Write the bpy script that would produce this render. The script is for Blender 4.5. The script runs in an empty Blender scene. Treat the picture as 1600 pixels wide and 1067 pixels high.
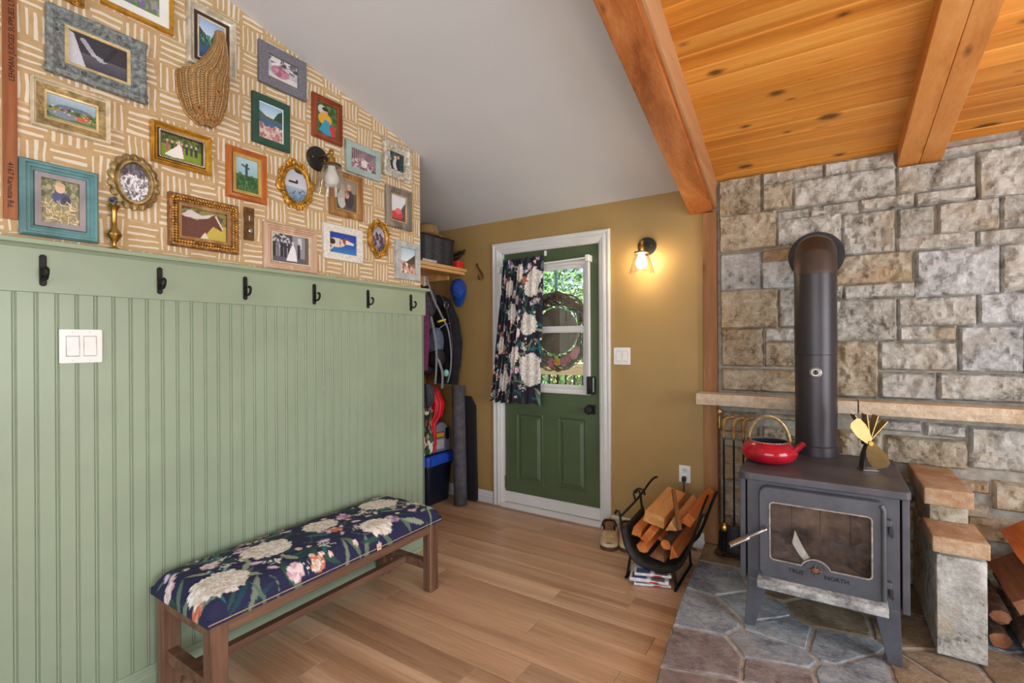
import bpy, bmesh, math, random
import numpy as np
from mathutils import Vector, Matrix, noise as mnoise

# ------------------------------------------------------------------ camera
F_PX, YAW, ROLL, EYE = 760.0, math.radians(32.97), math.radians(0.35), 1.32
CX, CY = 800.0, 533.5
FW = Vector((-math.sin(YAW), math.cos(YAW), 0)); _rt = Vector((math.cos(YAW), math.sin(YAW), 0)); _up = Vector((0, 0, 1))
CR = _rt*math.cos(ROLL) - _up*math.sin(ROLL); CU = _up*math.cos(ROLL) + _rt*math.sin(ROLL)
ORG = Vector((0, 0, EYE))
def ray(px, py): return FW + CR*((px-CX)/F_PX) - CU*((py-CY)/F_PX)
def on(axis, val, px, py):
    """the point where the line of sight through a photo pixel meets the plane axis = val"""
    d = ray(px, py); i = 'xyz'.index(axis); return ORG + d*((val-ORG[i])/d[i])

scene = bpy.context.scene
COL = scene.collection
cam_data = bpy.data.cameras.new('camera'); cam = bpy.data.objects.new('camera', cam_data); COL.objects.link(cam)
cam_data.sensor_width = 36; cam_data.lens = 36*F_PX/1600; cam_data.clip_start = 0.05
cam.matrix_world = Matrix(((CR.x, CU.x, -FW.x, 0), (CR.y, CU.y, -FW.y, 0), (CR.z, CU.z, -FW.z, EYE), (0, 0, 0, 1)))
scene.camera = cam
vs = scene.view_settings
vs.view_transform = 'Standard'; vs.look = 'None'; vs.gamma = 1; vs.use_curve_mapping = False; vs.exposure = -0.05

# ------------------------------------------------------------------ sky and daylight
world = bpy.data.worlds.new('world'); scene.world = world; world.use_nodes = True
_n = world.node_tree.nodes; _l = world.node_tree.links
_bg = _n['Background']; _sky = _n.new('ShaderNodeTexSky'); _sky.sky_type = 'NISHITA'
_sky.sun_elevation = math.radians(42); _sky.sun_rotation = math.radians(80); _sky.sun_disc = False; _sky.sun_intensity = 0.4
_l.new(_sky.outputs[0], _bg.inputs[0]); _bg.inputs[1].default_value = 0.22
def area(name, loc, target, sx, sy, watt, color=(1, 1, 1)):
    d = bpy.data.lights.new(name, 'AREA'); d.shape = 'RECTANGLE'; d.size = sx; d.size_y = sy; d.energy = watt; d.color = color
    o = bpy.data.objects.new(name, d); COL.objects.link(o); o.location = loc
    o.rotation_euler = (Vector(target)-Vector(loc)).to_track_quat('-Z', 'Y').to_euler(); return o
# daylight standing in the window openings of the two walls behind and beside the camera
area('daylight_right_window', (2.96, 0.9, 1.35), (0, 1.1, 1.35), 2.3, 1.7, 100, (0.87, 0.945, 1.0))
area('daylight_rear_window', (0.3, -2.46, 1.45), (0.3, 2, 1.45), 3.2, 1.8, 90, (0.87, 0.945, 1.0))
_sd = bpy.data.lights.new('sun', 'SUN'); _sd.energy = 26; _sd.angle = math.radians(0.6); _sd.color = (0.95, 0.97, 1.0)
_so = bpy.data.objects.new('sun', _sd); COL.objects.link(_so); _so.rotation_euler = Vector((-0.72, 0.02, -0.95)).to_track_quat('-Z', 'Y').to_euler(); _so.location = (6, 0, 8)

# ------------------------------------------------------------------ helpers
R = math.radians
rnd = random.Random(7)
def lin(c):
    return tuple((x/12.92 if x <= 0.04045 else ((x+0.055)/1.055)**2.4) for x in [v/255.0 for v in c])
def tag(o, label=None, cat=None, group=None, kind=None):
    if label: o['label'] = label
    if cat: o['category'] = cat
    if group: o['group'] = group
    if kind: o['kind'] = kind
    return o
def empty(name, loc=(0, 0, 0), rz=0.0, label=None, cat=None, group=None, kind=None):
    o = bpy.data.objects.new(name, None); COL.objects.link(o); o.location = loc; o.rotation_euler = (0, 0, rz)
    o.empty_display_size = 0.05
    return tag(o, label, cat, group, kind)
WALLROT = {'L': Matrix(((0, 0, 1), (1, 0, 0), (0, 1, 0))), 'D': Matrix(((1, 0, 0), (0, 0, -1), (0, 1, 0)))}
def wall_empty(name, wall, p, label=None, cat=None, group=None, kind=None, tilt=0.0):
    """local x runs along the wall, y up, z out of the wall"""
    o = empty(name, (0, 0, 0), 0, label, cat, group, kind)
    o.matrix_world = Matrix.Translation(p) @ WALLROT[wall].to_4x4() @ Matrix.Rotation(tilt, 4, 'Z')
    return o
class MB:
    def __init__(s): s.v = []; s.f = []
    def add(s, vs_, fs):
        b = len(s.v); s.v += [tuple(v) for v in vs_]; s.f += [tuple(i+b for i in f) for f in fs]; return s
    def box(s, x0, x1, y0, y1, z0, z1, m=None):
        vs_ = [Vector((x, y, z)) for z in (z0, z1) for y in (y0, y1) for x in (x0, x1)]
        if m: vs_ = [m @ v for v in vs_]
        return s.add(vs_, [(0, 2, 3, 1), (4, 5, 7, 6), (0, 1, 5, 4), (2, 6, 7, 3), (0, 4, 6, 2), (1, 3, 7, 5)])
    def prism(s, poly, z0, z1, axis='z', m=None):
        """polygon (a,b) extruded along axis; z:(x,y) y:(x,z) x:(y,z)"""
        f = {'z': lambda a, b, c: (a, b, c), 'y': lambda a, b, c: (a, c, b), 'x': lambda a, b, c: (c, a, b)}[axis]
        n = len(poly); vs_ = [Vector(f(a, b, z0)) for a, b in poly]+[Vector(f(a, b, z1)) for a, b in poly]
        if m: vs_ = [m @ v for v in vs_]
        return s.add(vs_, [tuple(range(n-1, -1, -1)), tuple(range(n, 2*n))]+[(i, (i+1) % n, n+(i+1) % n, n+i) for i in range(n)])
    def rings(s, rings, closed=True, cap0=True, cap1=True, loop=False):
        n = len(rings[0]); b = len(s.v)
        for r in rings: s.v += [tuple(p) for p in r]
        k = len(rings)
        for j in range(k if loop else k-1):
            a0 = b+j*n; a1 = b+((j+1) % k)*n
            for i in range(n if closed else n-1):
                i2 = (i+1) % n; s.f.append((a0+i, a0+i2, a1+i2, a1+i))
        if closed and not loop:
            if cap0: s.f.append(tuple(b+i for i in range(n-1, -1, -1)))
            if cap1: s.f.append(tuple(b+(k-1)*n+i for i in range(n)))
        return s
    def tube(s, pts, r, seg=8, loop=False, flat=1.0, up=None):
        pts = [Vector(p) for p in pts]; k = len(pts); rs = r if isinstance(r, (list, tuple)) else [r]*k
        rings = []; prev = None
        for i in range(k):
            if loop: t = (pts[(i+1) % k]-pts[i-1])
            else: t = pts[min(i+1, k-1)]-pts[max(i-1, 0)]
            t = t.normalized() if t.length > 1e-9 else Vector((0, 0, 1))
            if up is not None: a = Vector(up)
            elif prev is None: a = Vector((0, 0, 1)) if abs(t.z) < 0.9 else Vector((1, 0, 0))
            else: a = prev
            n1 = (a - t*a.dot(t)); n1 = n1.normalized() if n1.length > 1e-6 else t.orthogonal().normalized()
            prev = n1; n2 = t.cross(n1)
            rings.append([pts[i]+(n1*math.cos(2*math.pi*q/seg)*flat+n2*math.sin(2*math.pi*q/seg))*rs[i] for q in range(seg)])
        return s.rings(rings, loop=loop)
    def lathe(s, prof, c=(0, 0, 0), axis='z', seg=24, a0=0.0, a1=2*math.pi, sx=1.0, sy=1.0, m=None, caps=True):
        """prof: (radius, height)"""
        full = abs(a1-a0-2*math.pi) < 1e-6; rings = []
        for r, h in prof:
            ring = []
            for q in range(seg if full else seg+1):
                a = a0+(a1-a0)*q/seg; x = r*math.cos(a)*sx; y = r*math.sin(a)*sy
                p = {'z': (x, y, h), 'y': (x, h, -y), 'x': (h, x, y)}[axis]
                p = Vector(p)+Vector(c)
                ring.append(m @ p if m else p)
            rings.append(ring)
        return s.rings(rings, closed=full, cap0=caps, cap1=caps)
    def ball(s, c, r, seg=10, rin=6, m=None):
        rr = r if isinstance(r, (list, tuple)) else (r, r, r); rings = []
        for j in range(1, rin):
            t = math.pi*j/rin
            rings.append([Vector((c[0]+rr[0]*math.sin(t)*math.cos(2*math.pi*q/seg), c[1]+rr[1]*math.sin(t)*math.sin(2*math.pi*q/seg), c[2]-rr[2]*math.cos(t))) for q in range(seg)])
        b = len(s.v); s.rings(rings, cap0=False, cap1=False)
        lo = len(s.v); s.v.append((c[0], c[1], c[2]-rr[2])); hi = len(s.v); s.v.append((c[0], c[1], c[2]+rr[2]))
        e = b+(rin-2)*seg
        for q in range(seg):
            s.f.append((b+(q+1) % seg, b+q, lo)); s.f.append((e+q, e+(q+1) % seg, hi))
        if m:
            for i in range(b, len(s.v)): s.v[i] = tuple(m @ Vector(s.v[i]))
        return s
    def torus(s, c, Rr, r, axis='z', seg=20, sub=8):
        pts = []
        for q in range(seg):
            a = 2*math.pi*q/seg; x, y = Rr*math.cos(a), Rr*math.sin(a)
            pts.append(Vector({'z': (x, y, 0), 'y': (x, 0, y), 'x': (0, x, y)}[axis])+Vector(c))
        return s.tube(pts, r, sub, loop=True)
    def grid(s, fn, nu, nv, closed_u=False):
        b = len(s.v); w = nu if closed_u else nu+1
        for j in range(nv+1):
            for i in range(w): s.v.append(tuple(fn(i/nu, j/nv)))
        for j in range(nv):
            for i in range(nu):
                i2 = (i+1) % w
                s.f.append((b+j*w+i, b+j*w+i2, b+(j+1)*w+i2, b+(j+1)*w+i))
        return s
    def build(s, name, mat, parent=None, smooth=False, bevel=0.0, seg=2, solid=0.0, subd=0, angle=40):
        me = bpy.data.meshes.new(name); me.from_pydata(s.v, [], s.f)
        bm = bmesh.new(); bm.from_mesh(me); bmesh.ops.recalc_face_normals(bm, faces=bm.faces); bm.to_mesh(me); bm.free()
        me.materials.append(mat)
        o = bpy.data.objects.new(name, me); COL.objects.link(o)
        if parent: o.parent = parent
        if solid:
            md = o.modifiers.new('solid', 'SOLIDIFY'); md.thickness = solid; md.offset = 0
        if bevel:
            md = o.modifiers.new('bevel', 'BEVEL'); md.width = bevel; md.segments = seg; md.limit_method = 'ANGLE'; md.angle_limit = R(35)
        if subd:
            md = o.modifiers.new('subd', 'SUBSURF'); md.levels = subd; md.render_levels = subd
        if smooth or subd:
            me.polygons.foreach_set('use_smooth', [True]*len(me.polygons))
            if smooth and not subd:
                try: me.set_sharp_from_angle(angle=R(angle))
                except Exception: pass
        return o
def struct(o, label, cat=None): return tag(o, label, cat, None, 'structure')
def rrect(x0, x1, y0, y1, r, n=5):
    out = []
    for cx, cy, a in ((x1-r, y1-r, 0), (x0+r, y1-r, 90), (x0+r, y0+r, 180), (x1-r, y0+r, 270)):
        for k in range(n+1): out.append((cx+r*math.cos(R(a+90*k/n)), cy+r*math.sin(R(a+90*k/n))))
    return out
def bez(p0, p1, p2, p3, n=8):
    out = []
    for i in range(n+1):
        t = i/n; out.append(Vector(p0)*(1-t)**3+Vector(p1)*3*t*(1-t)**2+Vector(p2)*3*t*t*(1-t)+Vector(p3)*t**3)
    return out
def spline(pts, n=6):
    pts = [Vector(p) for p in pts]; out = []
    for i in range(len(pts)-1):
        p0 = pts[max(i-1, 0)]; p1 = pts[i]; p2 = pts[i+1]; p3 = pts[min(i+2, len(pts)-1)]
        for k in range(n):
            t = k/n
            out.append(0.5*((2*p1)+(p2-p0)*t+(2*p0-5*p1+4*p2-p3)*t*t+(3*p1-p0-3*p2+p3)*t**3))
    out.append(pts[-1]); return out
def fbm(x, y, z, o=3): return mnoise.fractal(Vector((x, y, z)), 1.0, 2.0, o)
def copy_tree(o, parent=None):
    c = o.copy(); COL.objects.link(c); c.parent = parent
    if parent is not None: c.matrix_parent_inverse = o.matrix_parent_inverse.copy()
    for ch in list(o.children): copy_tree(ch, c)
    return c
# ------------------------------------------------------------------ materials
class S:
    """a shader socket with arithmetic"""
    def __init__(s, nt, sock): s.nt = nt; s.k = sock
    def _m(s, op, *a):
        n = s.nt.nodes.new('ShaderNodeMath'); n.operation = op
        for i, x in enumerate((s,)+a):
            if isinstance(x, S): s.nt.links.new(x.k, n.inputs[i])
            else: n.inputs[i].default_value = x
        return S(s.nt, n.outputs[0])
    def __add__(s, o): return s._m('ADD', o)
    def __sub__(s, o): return s._m('SUBTRACT', o)
    def __mul__(s, o): return s._m('MULTIPLY', o)
    def __truediv__(s, o): return s._m('DIVIDE', o)
    def floor(s): return s._m('FLOOR')
    def frac(s): return s._m('FRACT')
    def abs(s): return s._m('ABSOLUTE')
    def lt(s, o): return s._m('LESS_THAN', o)
    def gt(s, o): return s._m('GREATER_THAN', o)
    def min(s, o): return s._m('MINIMUM', o)
    def max(s, o): return s._m('MAXIMUM', o)
    def mod(s, o): return s._m('MODULO', o)
    def sin(s): return s._m('SINE')
    def pow(s, o): return s._m('POWER', o)
    def clamp(s):
        r = s._m('ADD', 0.0); r.k.node.use_clamp = True; return r
class Mat:
    def __init__(s, name, rough=0.5, metal=0.0, color=None):
        s.m = bpy.data.materials.new(name); s.m.use_nodes = True; s.nt = s.m.node_tree
        s.b = s.nt.nodes['Principled BSDF']; s.b.inputs['Roughness'].default_value = rough; s.b.inputs['Metallic'].default_value = metal
        if color: s.b.inputs['Base Color'].default_value = (*lin(color), 1)
    def node(s, t): return s.nt.nodes.new(t)
    def put(s, inp, v):
        if isinstance(v, S): s.nt.links.new(v.k, inp)
        elif hasattr(v, 'is_output'): s.nt.links.new(v, inp)
        else: inp.default_value = v
    def coord(s, kind='Object', scale=(1, 1, 1), rand=0.0, rot=(0, 0, 0)):
        tc = s.node('ShaderNodeTexCoord'); out = tc.outputs[kind]
        if rand:
            oi = s.node('ShaderNodeObjectInfo'); mu = s.node('ShaderNodeMath'); mu.operation = 'MULTIPLY'; s.nt.links.new(oi.outputs['Random'], mu.inputs[0]); mu.inputs[1].default_value = rand
            va = s.node('ShaderNodeVectorMath'); va.operation = 'ADD'; s.nt.links.new(out, va.inputs[0]); s.nt.links.new(mu.outputs[0], va.inputs[1]); out = va.outputs[0]
        mp = s.node('ShaderNodeMapping'); mp.inputs['Scale'].default_value = scale; mp.inputs['Rotation'].default_value = rot
        s.nt.links.new(out, mp.inputs[0]); return mp.outputs[0]
    def noise(s, vec, scale=5, detail=4, rough=0.55, dist=0.0, out='Fac'):
        n = s.node('ShaderNodeTexNoise'); s.nt.links.new(vec, n.inputs['Vector'])
        n.inputs['Scale'].default_value = scale; n.inputs['Detail'].default_value = detail; n.inputs['Roughness'].default_value = rough; n.inputs['Distortion'].default_value = dist
        return S(s.nt, n.outputs[out])
    def voro(s, vec, scale=5, feature='F1', rnd_=1.0):
        n = s.node('ShaderNodeTexVoronoi'); n.feature = feature; s.nt.links.new(vec, n.inputs['Vector']); n.inputs['Scale'].default_value = scale; n.inputs['Randomness'].default_value = rnd_
        return S(s.nt, n.outputs['Distance'])
    def wave(s, vec, scale=5, dist=2.0, detail=2, direction='X'):
        n = s.node('ShaderNodeTexWave'); n.bands_direction = direction; s.nt.links.new(vec, n.inputs['Vector'])
        n.inputs['Scale'].default_value = scale; n.inputs['Distortion'].default_value = dist; n.inputs['Detail'].default_value = detail
        return S(s.nt, n.outputs['Fac'])
    def rand(s):
        return S(s.nt, s.node('ShaderNodeObjectInfo').outputs['Random'])
    def ramp(s, fac, stops):
        n = s.node('ShaderNodeValToRGB'); e = n.color_ramp.elements
        while len(e) < len(stops): e.new(0.5)
        for k, (p, c) in enumerate(stops): e[k].position = p; e[k].color = (*lin(c), 1)
        s.put(n.inputs[0], fac); return n.outputs[0]
    def mix(s, fac, a, b, mode='MIX'):
        n = s.node('ShaderNodeMix'); n.data_type = 'RGBA'; n.blend_type = mode
        s.put(n.inputs[0], fac)
        for i, v in ((6, a), (7, b)):
            if isinstance(v, tuple): n.inputs[i].default_value = (*lin(v), 1)
            else: s.put(n.inputs[i], v)
        return n.outputs[2]
    def hsv(s, col, h=0.5, sat=1.0, val=1.0):
        n = s.node('ShaderNodeHueSaturation'); s.put(n.inputs['Color'], col); s.put(n.inputs['Hue'], h); s.put(n.inputs['Saturation'], sat); s.put(n.inputs['Value'], val); return n.outputs[0]
    def color(s, c): s.put(s.b.inputs['Base Color'], c); return s
    def rough(s, r): s.put(s.b.inputs['Roughness'], r); return s
    def bump(s, h, strength=0.3, dist=0.01):
        n = s.node('ShaderNodeBump'); s.put(n.inputs['Height'], h); n.inputs['Strength'].default_value = strength; n.inputs['Distance'].default_value = dist
        s.nt.links.new(n.outputs[0], s.b.inputs['Normal']); return s
def plain(name, c, rough=0.5, metal=0.0, var=0.12, scale=18, bump=0.0, bscale=120):
    m = Mat(name, rough, metal); v = m.coord(); n = m.noise(v, scale, 4)
    lo = tuple(max(0, x*(1-var)) for x in c); hi = tuple(min(255, x*(1+var)) for x in c)
    m.color(m.ramp(n, [(0.3, lo), (0.7, hi)]))
    if bump: m.bump(m.noise(v, bscale, 3), bump, 0.004)
    return m.m
def wood(name, dark, mid, light, axis='x', rough=0.45, rings=9.0, knots=0.0, rand=40.0, var=0.25, bump=0.15, stretch=0.09, sat=1.0):
    m = Mat(name, rough)
    sc = {'x': (stretch, 1, 1), 'y': (1, stretch, 1), 'z': (1, 1, stretch)}[axis]
    v = m.coord('Object', sc, rand)
    big = m.noise(v, rings, 3, 0.6, 0.8); fine = m.noise(v, 90, 4, 0.7)
    g = big*0.72+fine*0.28
    col = m.ramp(g, [(0.32, dark), (0.5, mid), (0.66, light)])
    if knots:
        kv = m.coord('Object', {'x': (0.45, 1, 1), 'y': (1, 0.45, 1), 'z': (1, 1, 0.45)}[axis], rand)
        d = m.voro(kv, knots); vn = d.k.node
        if axis != 'z': vn.voronoi_dimensions = '2D'
        sep = m.node('ShaderNodeSeparateColor'); m.nt.links.new(vn.outputs['Color'], sep.inputs[0]); pick = S(m.nt, sep.outputs[0])
        k = (S(m.nt, d.k)*-1.0+pick*0.17)*11.0
        ring = (k+m.noise(kv, 60, 2)*0.8-0.4).clamp()
        col = m.mix(ring*0.85, col, tuple(x*0.42 for x in dark))
    col = m.hsv(col, 0.5, sat, m.rand()*var+(1-var/2))
    m.color(col); m.bump(g, bump, 0.004); return m.m
M = {}
def stone_mat(name, a, b, c, d, rand=60.0, rough=0.9, bump=0.9, scale=9.0):
    m = Mat(name, rough); v = m.coord('Object', (1, 1, 1), rand)
    n1 = m.noise(v, scale, 6, 0.65, 0.6); n2 = m.noise(v, scale*5, 6, 0.75); n3 = m.noise(v, scale*0.45, 3)
    col = m.ramp(n1*0.6+n2*0.4, [(0.36, a), (0.46, b), (0.58, c)])
    st = ((n3-0.56)*7.0).clamp(); col = m.mix(st*0.8, col, d)
    cr = m.voro(m.coord('Object', (1, 1, 1.6), rand), scale*2.2, 'DISTANCE_TO_EDGE')
    col = m.hsv(col, 0.5, 1.0, m.rand()*0.24+0.88)
    m.color(col); m.bump(n2*0.7+n1*0.8, bump, 0.03); return m.m
# --- wall papers and paints
def wallpaper():
    m = Mat('basket_weave_wallpaper', 0.75); tc = m.node('ShaderNodeTexCoord'); sp = m.node('ShaderNodeSeparateXYZ'); m.nt.links.new(tc.outputs['Object'], sp.inputs[0])
    Y = S(m.nt, sp.outputs[1]); Z = S(m.nt, sp.outputs[2]); C = 0.108
    wob = m.noise(m.coord(), 7, 2)
    u = (Y+wob*0.02)/C+40.0; v = (Z+wob*0.02)/C+0.35
    iu = u.floor(); iv = v.floor(); par = (iu+iv).mod(2.0)
    fu = u-iu; fv = v-iv; npar = par*-1.0+1.0
    along = fu*par+fv*npar; across = fv*par+fu*npar
    n = npar*0.6+4.4                                 # about five upright or four flat strokes to a block
    ac = across*n; idx = ac.floor()
    def white(a, b, c):
        n_ = m.node('ShaderNodeTexWhiteNoise'); n_.noise_dimensions = '3D'; cb = m.node('ShaderNodeCombineXYZ')
        for i, x in enumerate((a, b, c)): m.put(cb.inputs[i], x)
        m.nt.links.new(cb.outputs[0], n_.inputs['Vector']); return S(m.nt, n_.outputs['Value'])
    r1 = white(iu, iv, idx); r2 = white(iu+17.3, iv, idx); r3 = white(iu, iv+11.7, idx)
    w = (r1*0.14+0.10)*(((along-0.5)*(r2-0.5)*1.2)+1.0)
    ragged = m.noise(m.coord('Object', (1, 1, 1)), 160, 2)*0.10-0.05
    across_d = ((ac-idx)-0.5+(along-0.5)*(r3-0.5)*0.16).abs()+ragged
    in_w = across_d.lt(w)
    in_l = along.gt(r2*0.10+0.02)*along.lt(r3*-0.12+0.99)
    mask = in_w*in_l
    base = m.ramp(m.noise(m.coord(), 30, 3), [(0.3, (188, 156, 112)), (0.7, (198, 168, 124))])
    m.color(m.mix(mask, base, (228, 217, 199))); return m.m
def white_ceiling():
    m = Mat('white_plaster', 0.9); v = m.coord(); m.color(m.ramp(m.noise(v, 1.2, 3), [(0.3, (212, 216, 223)), (0.7, (220, 224, 230))])); m.bump(m.noise(v, 22, 4)*0.6+m.noise(v, 3, 2), 0.12, 0.02); return m.m
def painted(name, c, rough=0.45, var=0.05, bump=0.05):
    m = Mat(name, rough); v = m.coord(); m.color(m.ramp(m.noise(v, 3.0, 5), [(0.3, tuple(x*(1-var) for x in c)), (0.7, tuple(min(255, x*(1+var)) for x in c))])); m.bump(m.noise(v, 140, 3), bump, 0.003); return m.m
def glass(name, tint=(255, 255, 255), gloss=0.09, rough=0.02):
    m = Mat(name); nt = m.nt; tr = m.node('ShaderNodeBsdfTransparent'); tr.inputs[0].default_value = (*lin(tint), 1); gl = m.node('ShaderNodeBsdfGlossy'); gl.inputs['Roughness'].default_value = rough
    fr = m.node('ShaderNodeLayerWeight'); fr.inputs[0].default_value = 0.25; mx = m.node('ShaderNodeMixShader'); mu = m.node('ShaderNodeMath'); mu.operation = 'MULTIPLY_ADD'
    nt.links.new(fr.outputs['Facing'], mu.inputs[0]); mu.inputs[1].default_value = 0.55; mu.inputs[2].default_value = gloss
    nt.links.new(mu.outputs[0], mx.inputs[0]); nt.links.new(tr.outputs[0], mx.inputs[1]); nt.links.new(gl.outputs[0], mx.inputs[2])
    nt.links.new(mx.outputs[0], nt.nodes['Material Output'].inputs[0]); return m.m
def glow(name, c, strength):
    m = Mat(name); m.b.inputs['Emission Color'].default_value = (*lin(c), 1); m.b.inputs['Emission Strength'].default_value = strength; m.b.inputs['Base Color'].default_value = (*lin(c), 1); return m.m
def printed(name, rough=0.6, bump=0.0):
    m = Mat(name, rough); a = m.node('ShaderNodeAttribute'); a.attribute_name = 'print'; m.nt.links.new(a.outputs['Color'], m.b.inputs['Base Color'])
    if bump: m.bump(m.noise(m.coord(), 900, 2), bump, 0.001)
    return m.m
M['paper'] = wallpaper(); M['ceil'] = white_ceiling()
M['mustard'] = painted('mustard_wall_paint', (168, 138, 86), 0.55, 0.03)
M['sage'] = painted('sage_green_paint', (150, 166, 142), 0.35, 0.035)
M['doorgreen'] = painted('dark_olive_green_paint', (82, 98, 70), 0.35, 0.05)
M['trim'] = painted('white_trim_paint', (222, 222, 222), 0.35, 0.03)
M['wallwhite'] = painted('off_white_wall_paint', (214, 210, 202), 0.7, 0.03)
M['pine'] = wood('orange_pine_board', (174, 102, 34), (212, 140, 54), (232, 166, 80), 'x', 0.38, 7, 6.0, 40, 0.26, 0.1, 0.05)
M['beam'] = wood('stained_pine_beam', (132, 70, 30), (182, 108, 54), (208, 140, 84), 'y', 0.5, 6, 4.5, 10, 0.14, 0.2, 0.06)
M['beam2'] = wood('orange_pine_beam', (172, 104, 44), (204, 136, 68), (218, 156, 92), 'y', 0.45, 6, 4.5, 10, 0.12, 0.2, 0.06)
M['palestrip'] = wood('pale_pine_strip', (178, 128, 88), (194, 146, 104), (206, 162, 122), 'y', 0.5, 6, 0, 10, 0.1, 0.1, 0.06)
M['post'] = wood('dark_reddish_post', (116, 74, 40), (148, 100, 56), (174, 126, 80), 'z', 0.6, 6, 3.0, 10, 0.1, 0.25, 0.08)
M['oak'] = wood('light_oak_laminate', (152, 116, 86), (196, 160, 128), (222, 192, 162), 'x', 0.34, 6, 0, 50, 0.28, 0.05, 0.045)
M['stone'] = stone_mat('rock_faced_limestone', (112, 104, 94), (190, 185, 176), (226, 223, 217), (200, 184, 158))  # first tone of the three limestones paints in the shadow of their crevices
M['stone_warm'] = stone_mat('rusty_limestone', (116, 96, 72), (188, 170, 144), (216, 204, 184), (198, 160, 114))
M['stone_cool'] = stone_mat('bluish_limestone', (120, 120, 122), (198, 199, 201), (230, 231, 233), (200, 192, 178))
M['mortar'] = plain('grey_mortar', (156, 150, 140), 0.95, 0, 0.12, 30, 0.5, 150)
M['ledge'] = stone_mat('sandstone_ledge', (170, 146, 118), (198, 176, 150), (214, 198, 178), (198, 158, 120), 20, 0.85, 0.5, 7)
M['cap'] = stone_mat('brown_sandstone_cap', (160, 122, 86), (188, 150, 114), (206, 178, 148), (184, 134, 88), 20, 0.85, 0.5, 7)
M['slate_a'] = stone_mat('blue_grey_slate', (104, 110, 118), (142, 149, 158), (180, 187, 194), (150, 146, 144), 60, 0.75, 0.6, 8)
M['slate_b'] = stone_mat('purple_grey_slate', (104, 90, 90), (134, 120, 118), (160, 150, 148), (140, 116, 110), 60, 0.75, 0.6, 8)
M['slate_c'] = stone_mat('brown_slate', (104, 88, 68), (138, 118, 94), (164, 146, 122), (146, 112, 80), 60, 0.75, 0.6, 8)
M['grout'] = plain('pale_grout', (176, 172, 168), 0.95, 0, 0.15, 25, 0.6, 90)
M['iron'] = plain('black_iron', (34, 32, 31), 0.5, 0.6, 0.2, 40, 0.2, 120)
M['stove'] = plain('charcoal_stove_paint', (84, 86, 94), 0.40, 0.3, 0.12, 9, 0.12, 220)
M['stovedark'] = plain('dark_stove_iron', (48, 46, 48), 0.55, 0.3, 0.2, 12, 0.15, 200)
M['pipe'] = plain('dark_bronze_pipe_paint', (64, 60, 64), 0.38, 0.45, 0.06, 5)
M['chrome'] = plain('chrome', (196, 198, 202), 0.18, 1.0, 0.05)
M['brass'] = plain('brass', (182, 146, 78), 0.28, 1.0, 0.1, 30)
M['brasspale'] = plain('pale_brass', (186, 158, 106), 0.42, 1.0, 0.05, 30)
M['bronze'] = plain('old_bronze', (110, 84, 54), 0.45, 0.8, 0.25, 40, 0.3)
M['plastic_w'] = plain('white_plastic', (238, 238, 238), 0.3, 0, 0.02)
M['black'] = plain('black_plastic', (26, 25, 26), 0.45, 0, 0.15)
M['dark'] = plain('near_black', (18, 16, 15), 0.7, 0, 0.2)
M['print'] = printed('colour_print', 0.45); M['fabric_print'] = printed('printed_cotton', 0.85, 0.25)
M['glass'] = glass('clear_glass', (250, 252, 252), 0.05); M['bulbglass'] = glass('lamp_glass', (252, 252, 250), 0.05)
# ------------------------------------------------------------------ room shell
XW, YD = -2.210, 3.248
XA = -3.02                      # far side of the coat alcove
YE = 2.322                      # where the green wall ends
SLOPE = 0.255; HZ = 0.05
def zc(y, z0=2.293): return z0+SLOPE*(YD-y)
XR, YB = 3.0, -2.5
# floor: sub floor + planks
fl = struct(MB().box(XA-.1, XR+.1, YB-.1, YD+.1, -0.06, -0.006).build('floor', M['dark']), 'light oak plank floor with grey brown streaks', 'floor')
PW = 0.145
joints = {k: [] for k in range(-20, 40)}
def row(y): return int(math.floor((y-0.126)/PW))
known = {row(2.61): -1.556, row(1.89): -1.152, row(2.42): -0.836, row(2.24): -1.193, row(1.66): -1.027, row(2.46): -2.11}
r_ = random.Random(3)
k = 0; y = 0.126-18*PW
while y < YD+0.0:
    i = row(y+PW/2); y1 = min(y+PW, YD+.02)
    x0 = known.get(i, XA+r_.uniform(0, 1.25)); xs = [x0]
    while xs[0] > XA: xs.insert(0, xs[0]-1.22)
    while xs[-1] < XR: xs.append(xs[-1]+1.22)
    for a, b in zip(xs[:-1], xs[1:]):
        a = max(a, XA); b = min(b, XR)
        if b-a < 0.02: continue
        MB().box(a+.0006, b-.0006, y+.0006, y1-.0006, -0.012, 0).build('plank', M['oak'], fl, bevel=0.0012, seg=1)
    y += PW
# left wall with wallpaper above
zt = lambda y: zc(y)+.05
def quadwall(name, pts, x0, x1, mat):
    return MB().prism(pts, x0, x1, 'x').build(name, mat)
wl = struct(quadwall('wall_left', [(YB, 0), (YE, 0), (YE, zt(YE)), (YB, zt(YB))], XW-.14, XW, M['paper']), 'wall papered tan with white basket weave brush strokes above green beadboard', 'wall')
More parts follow.
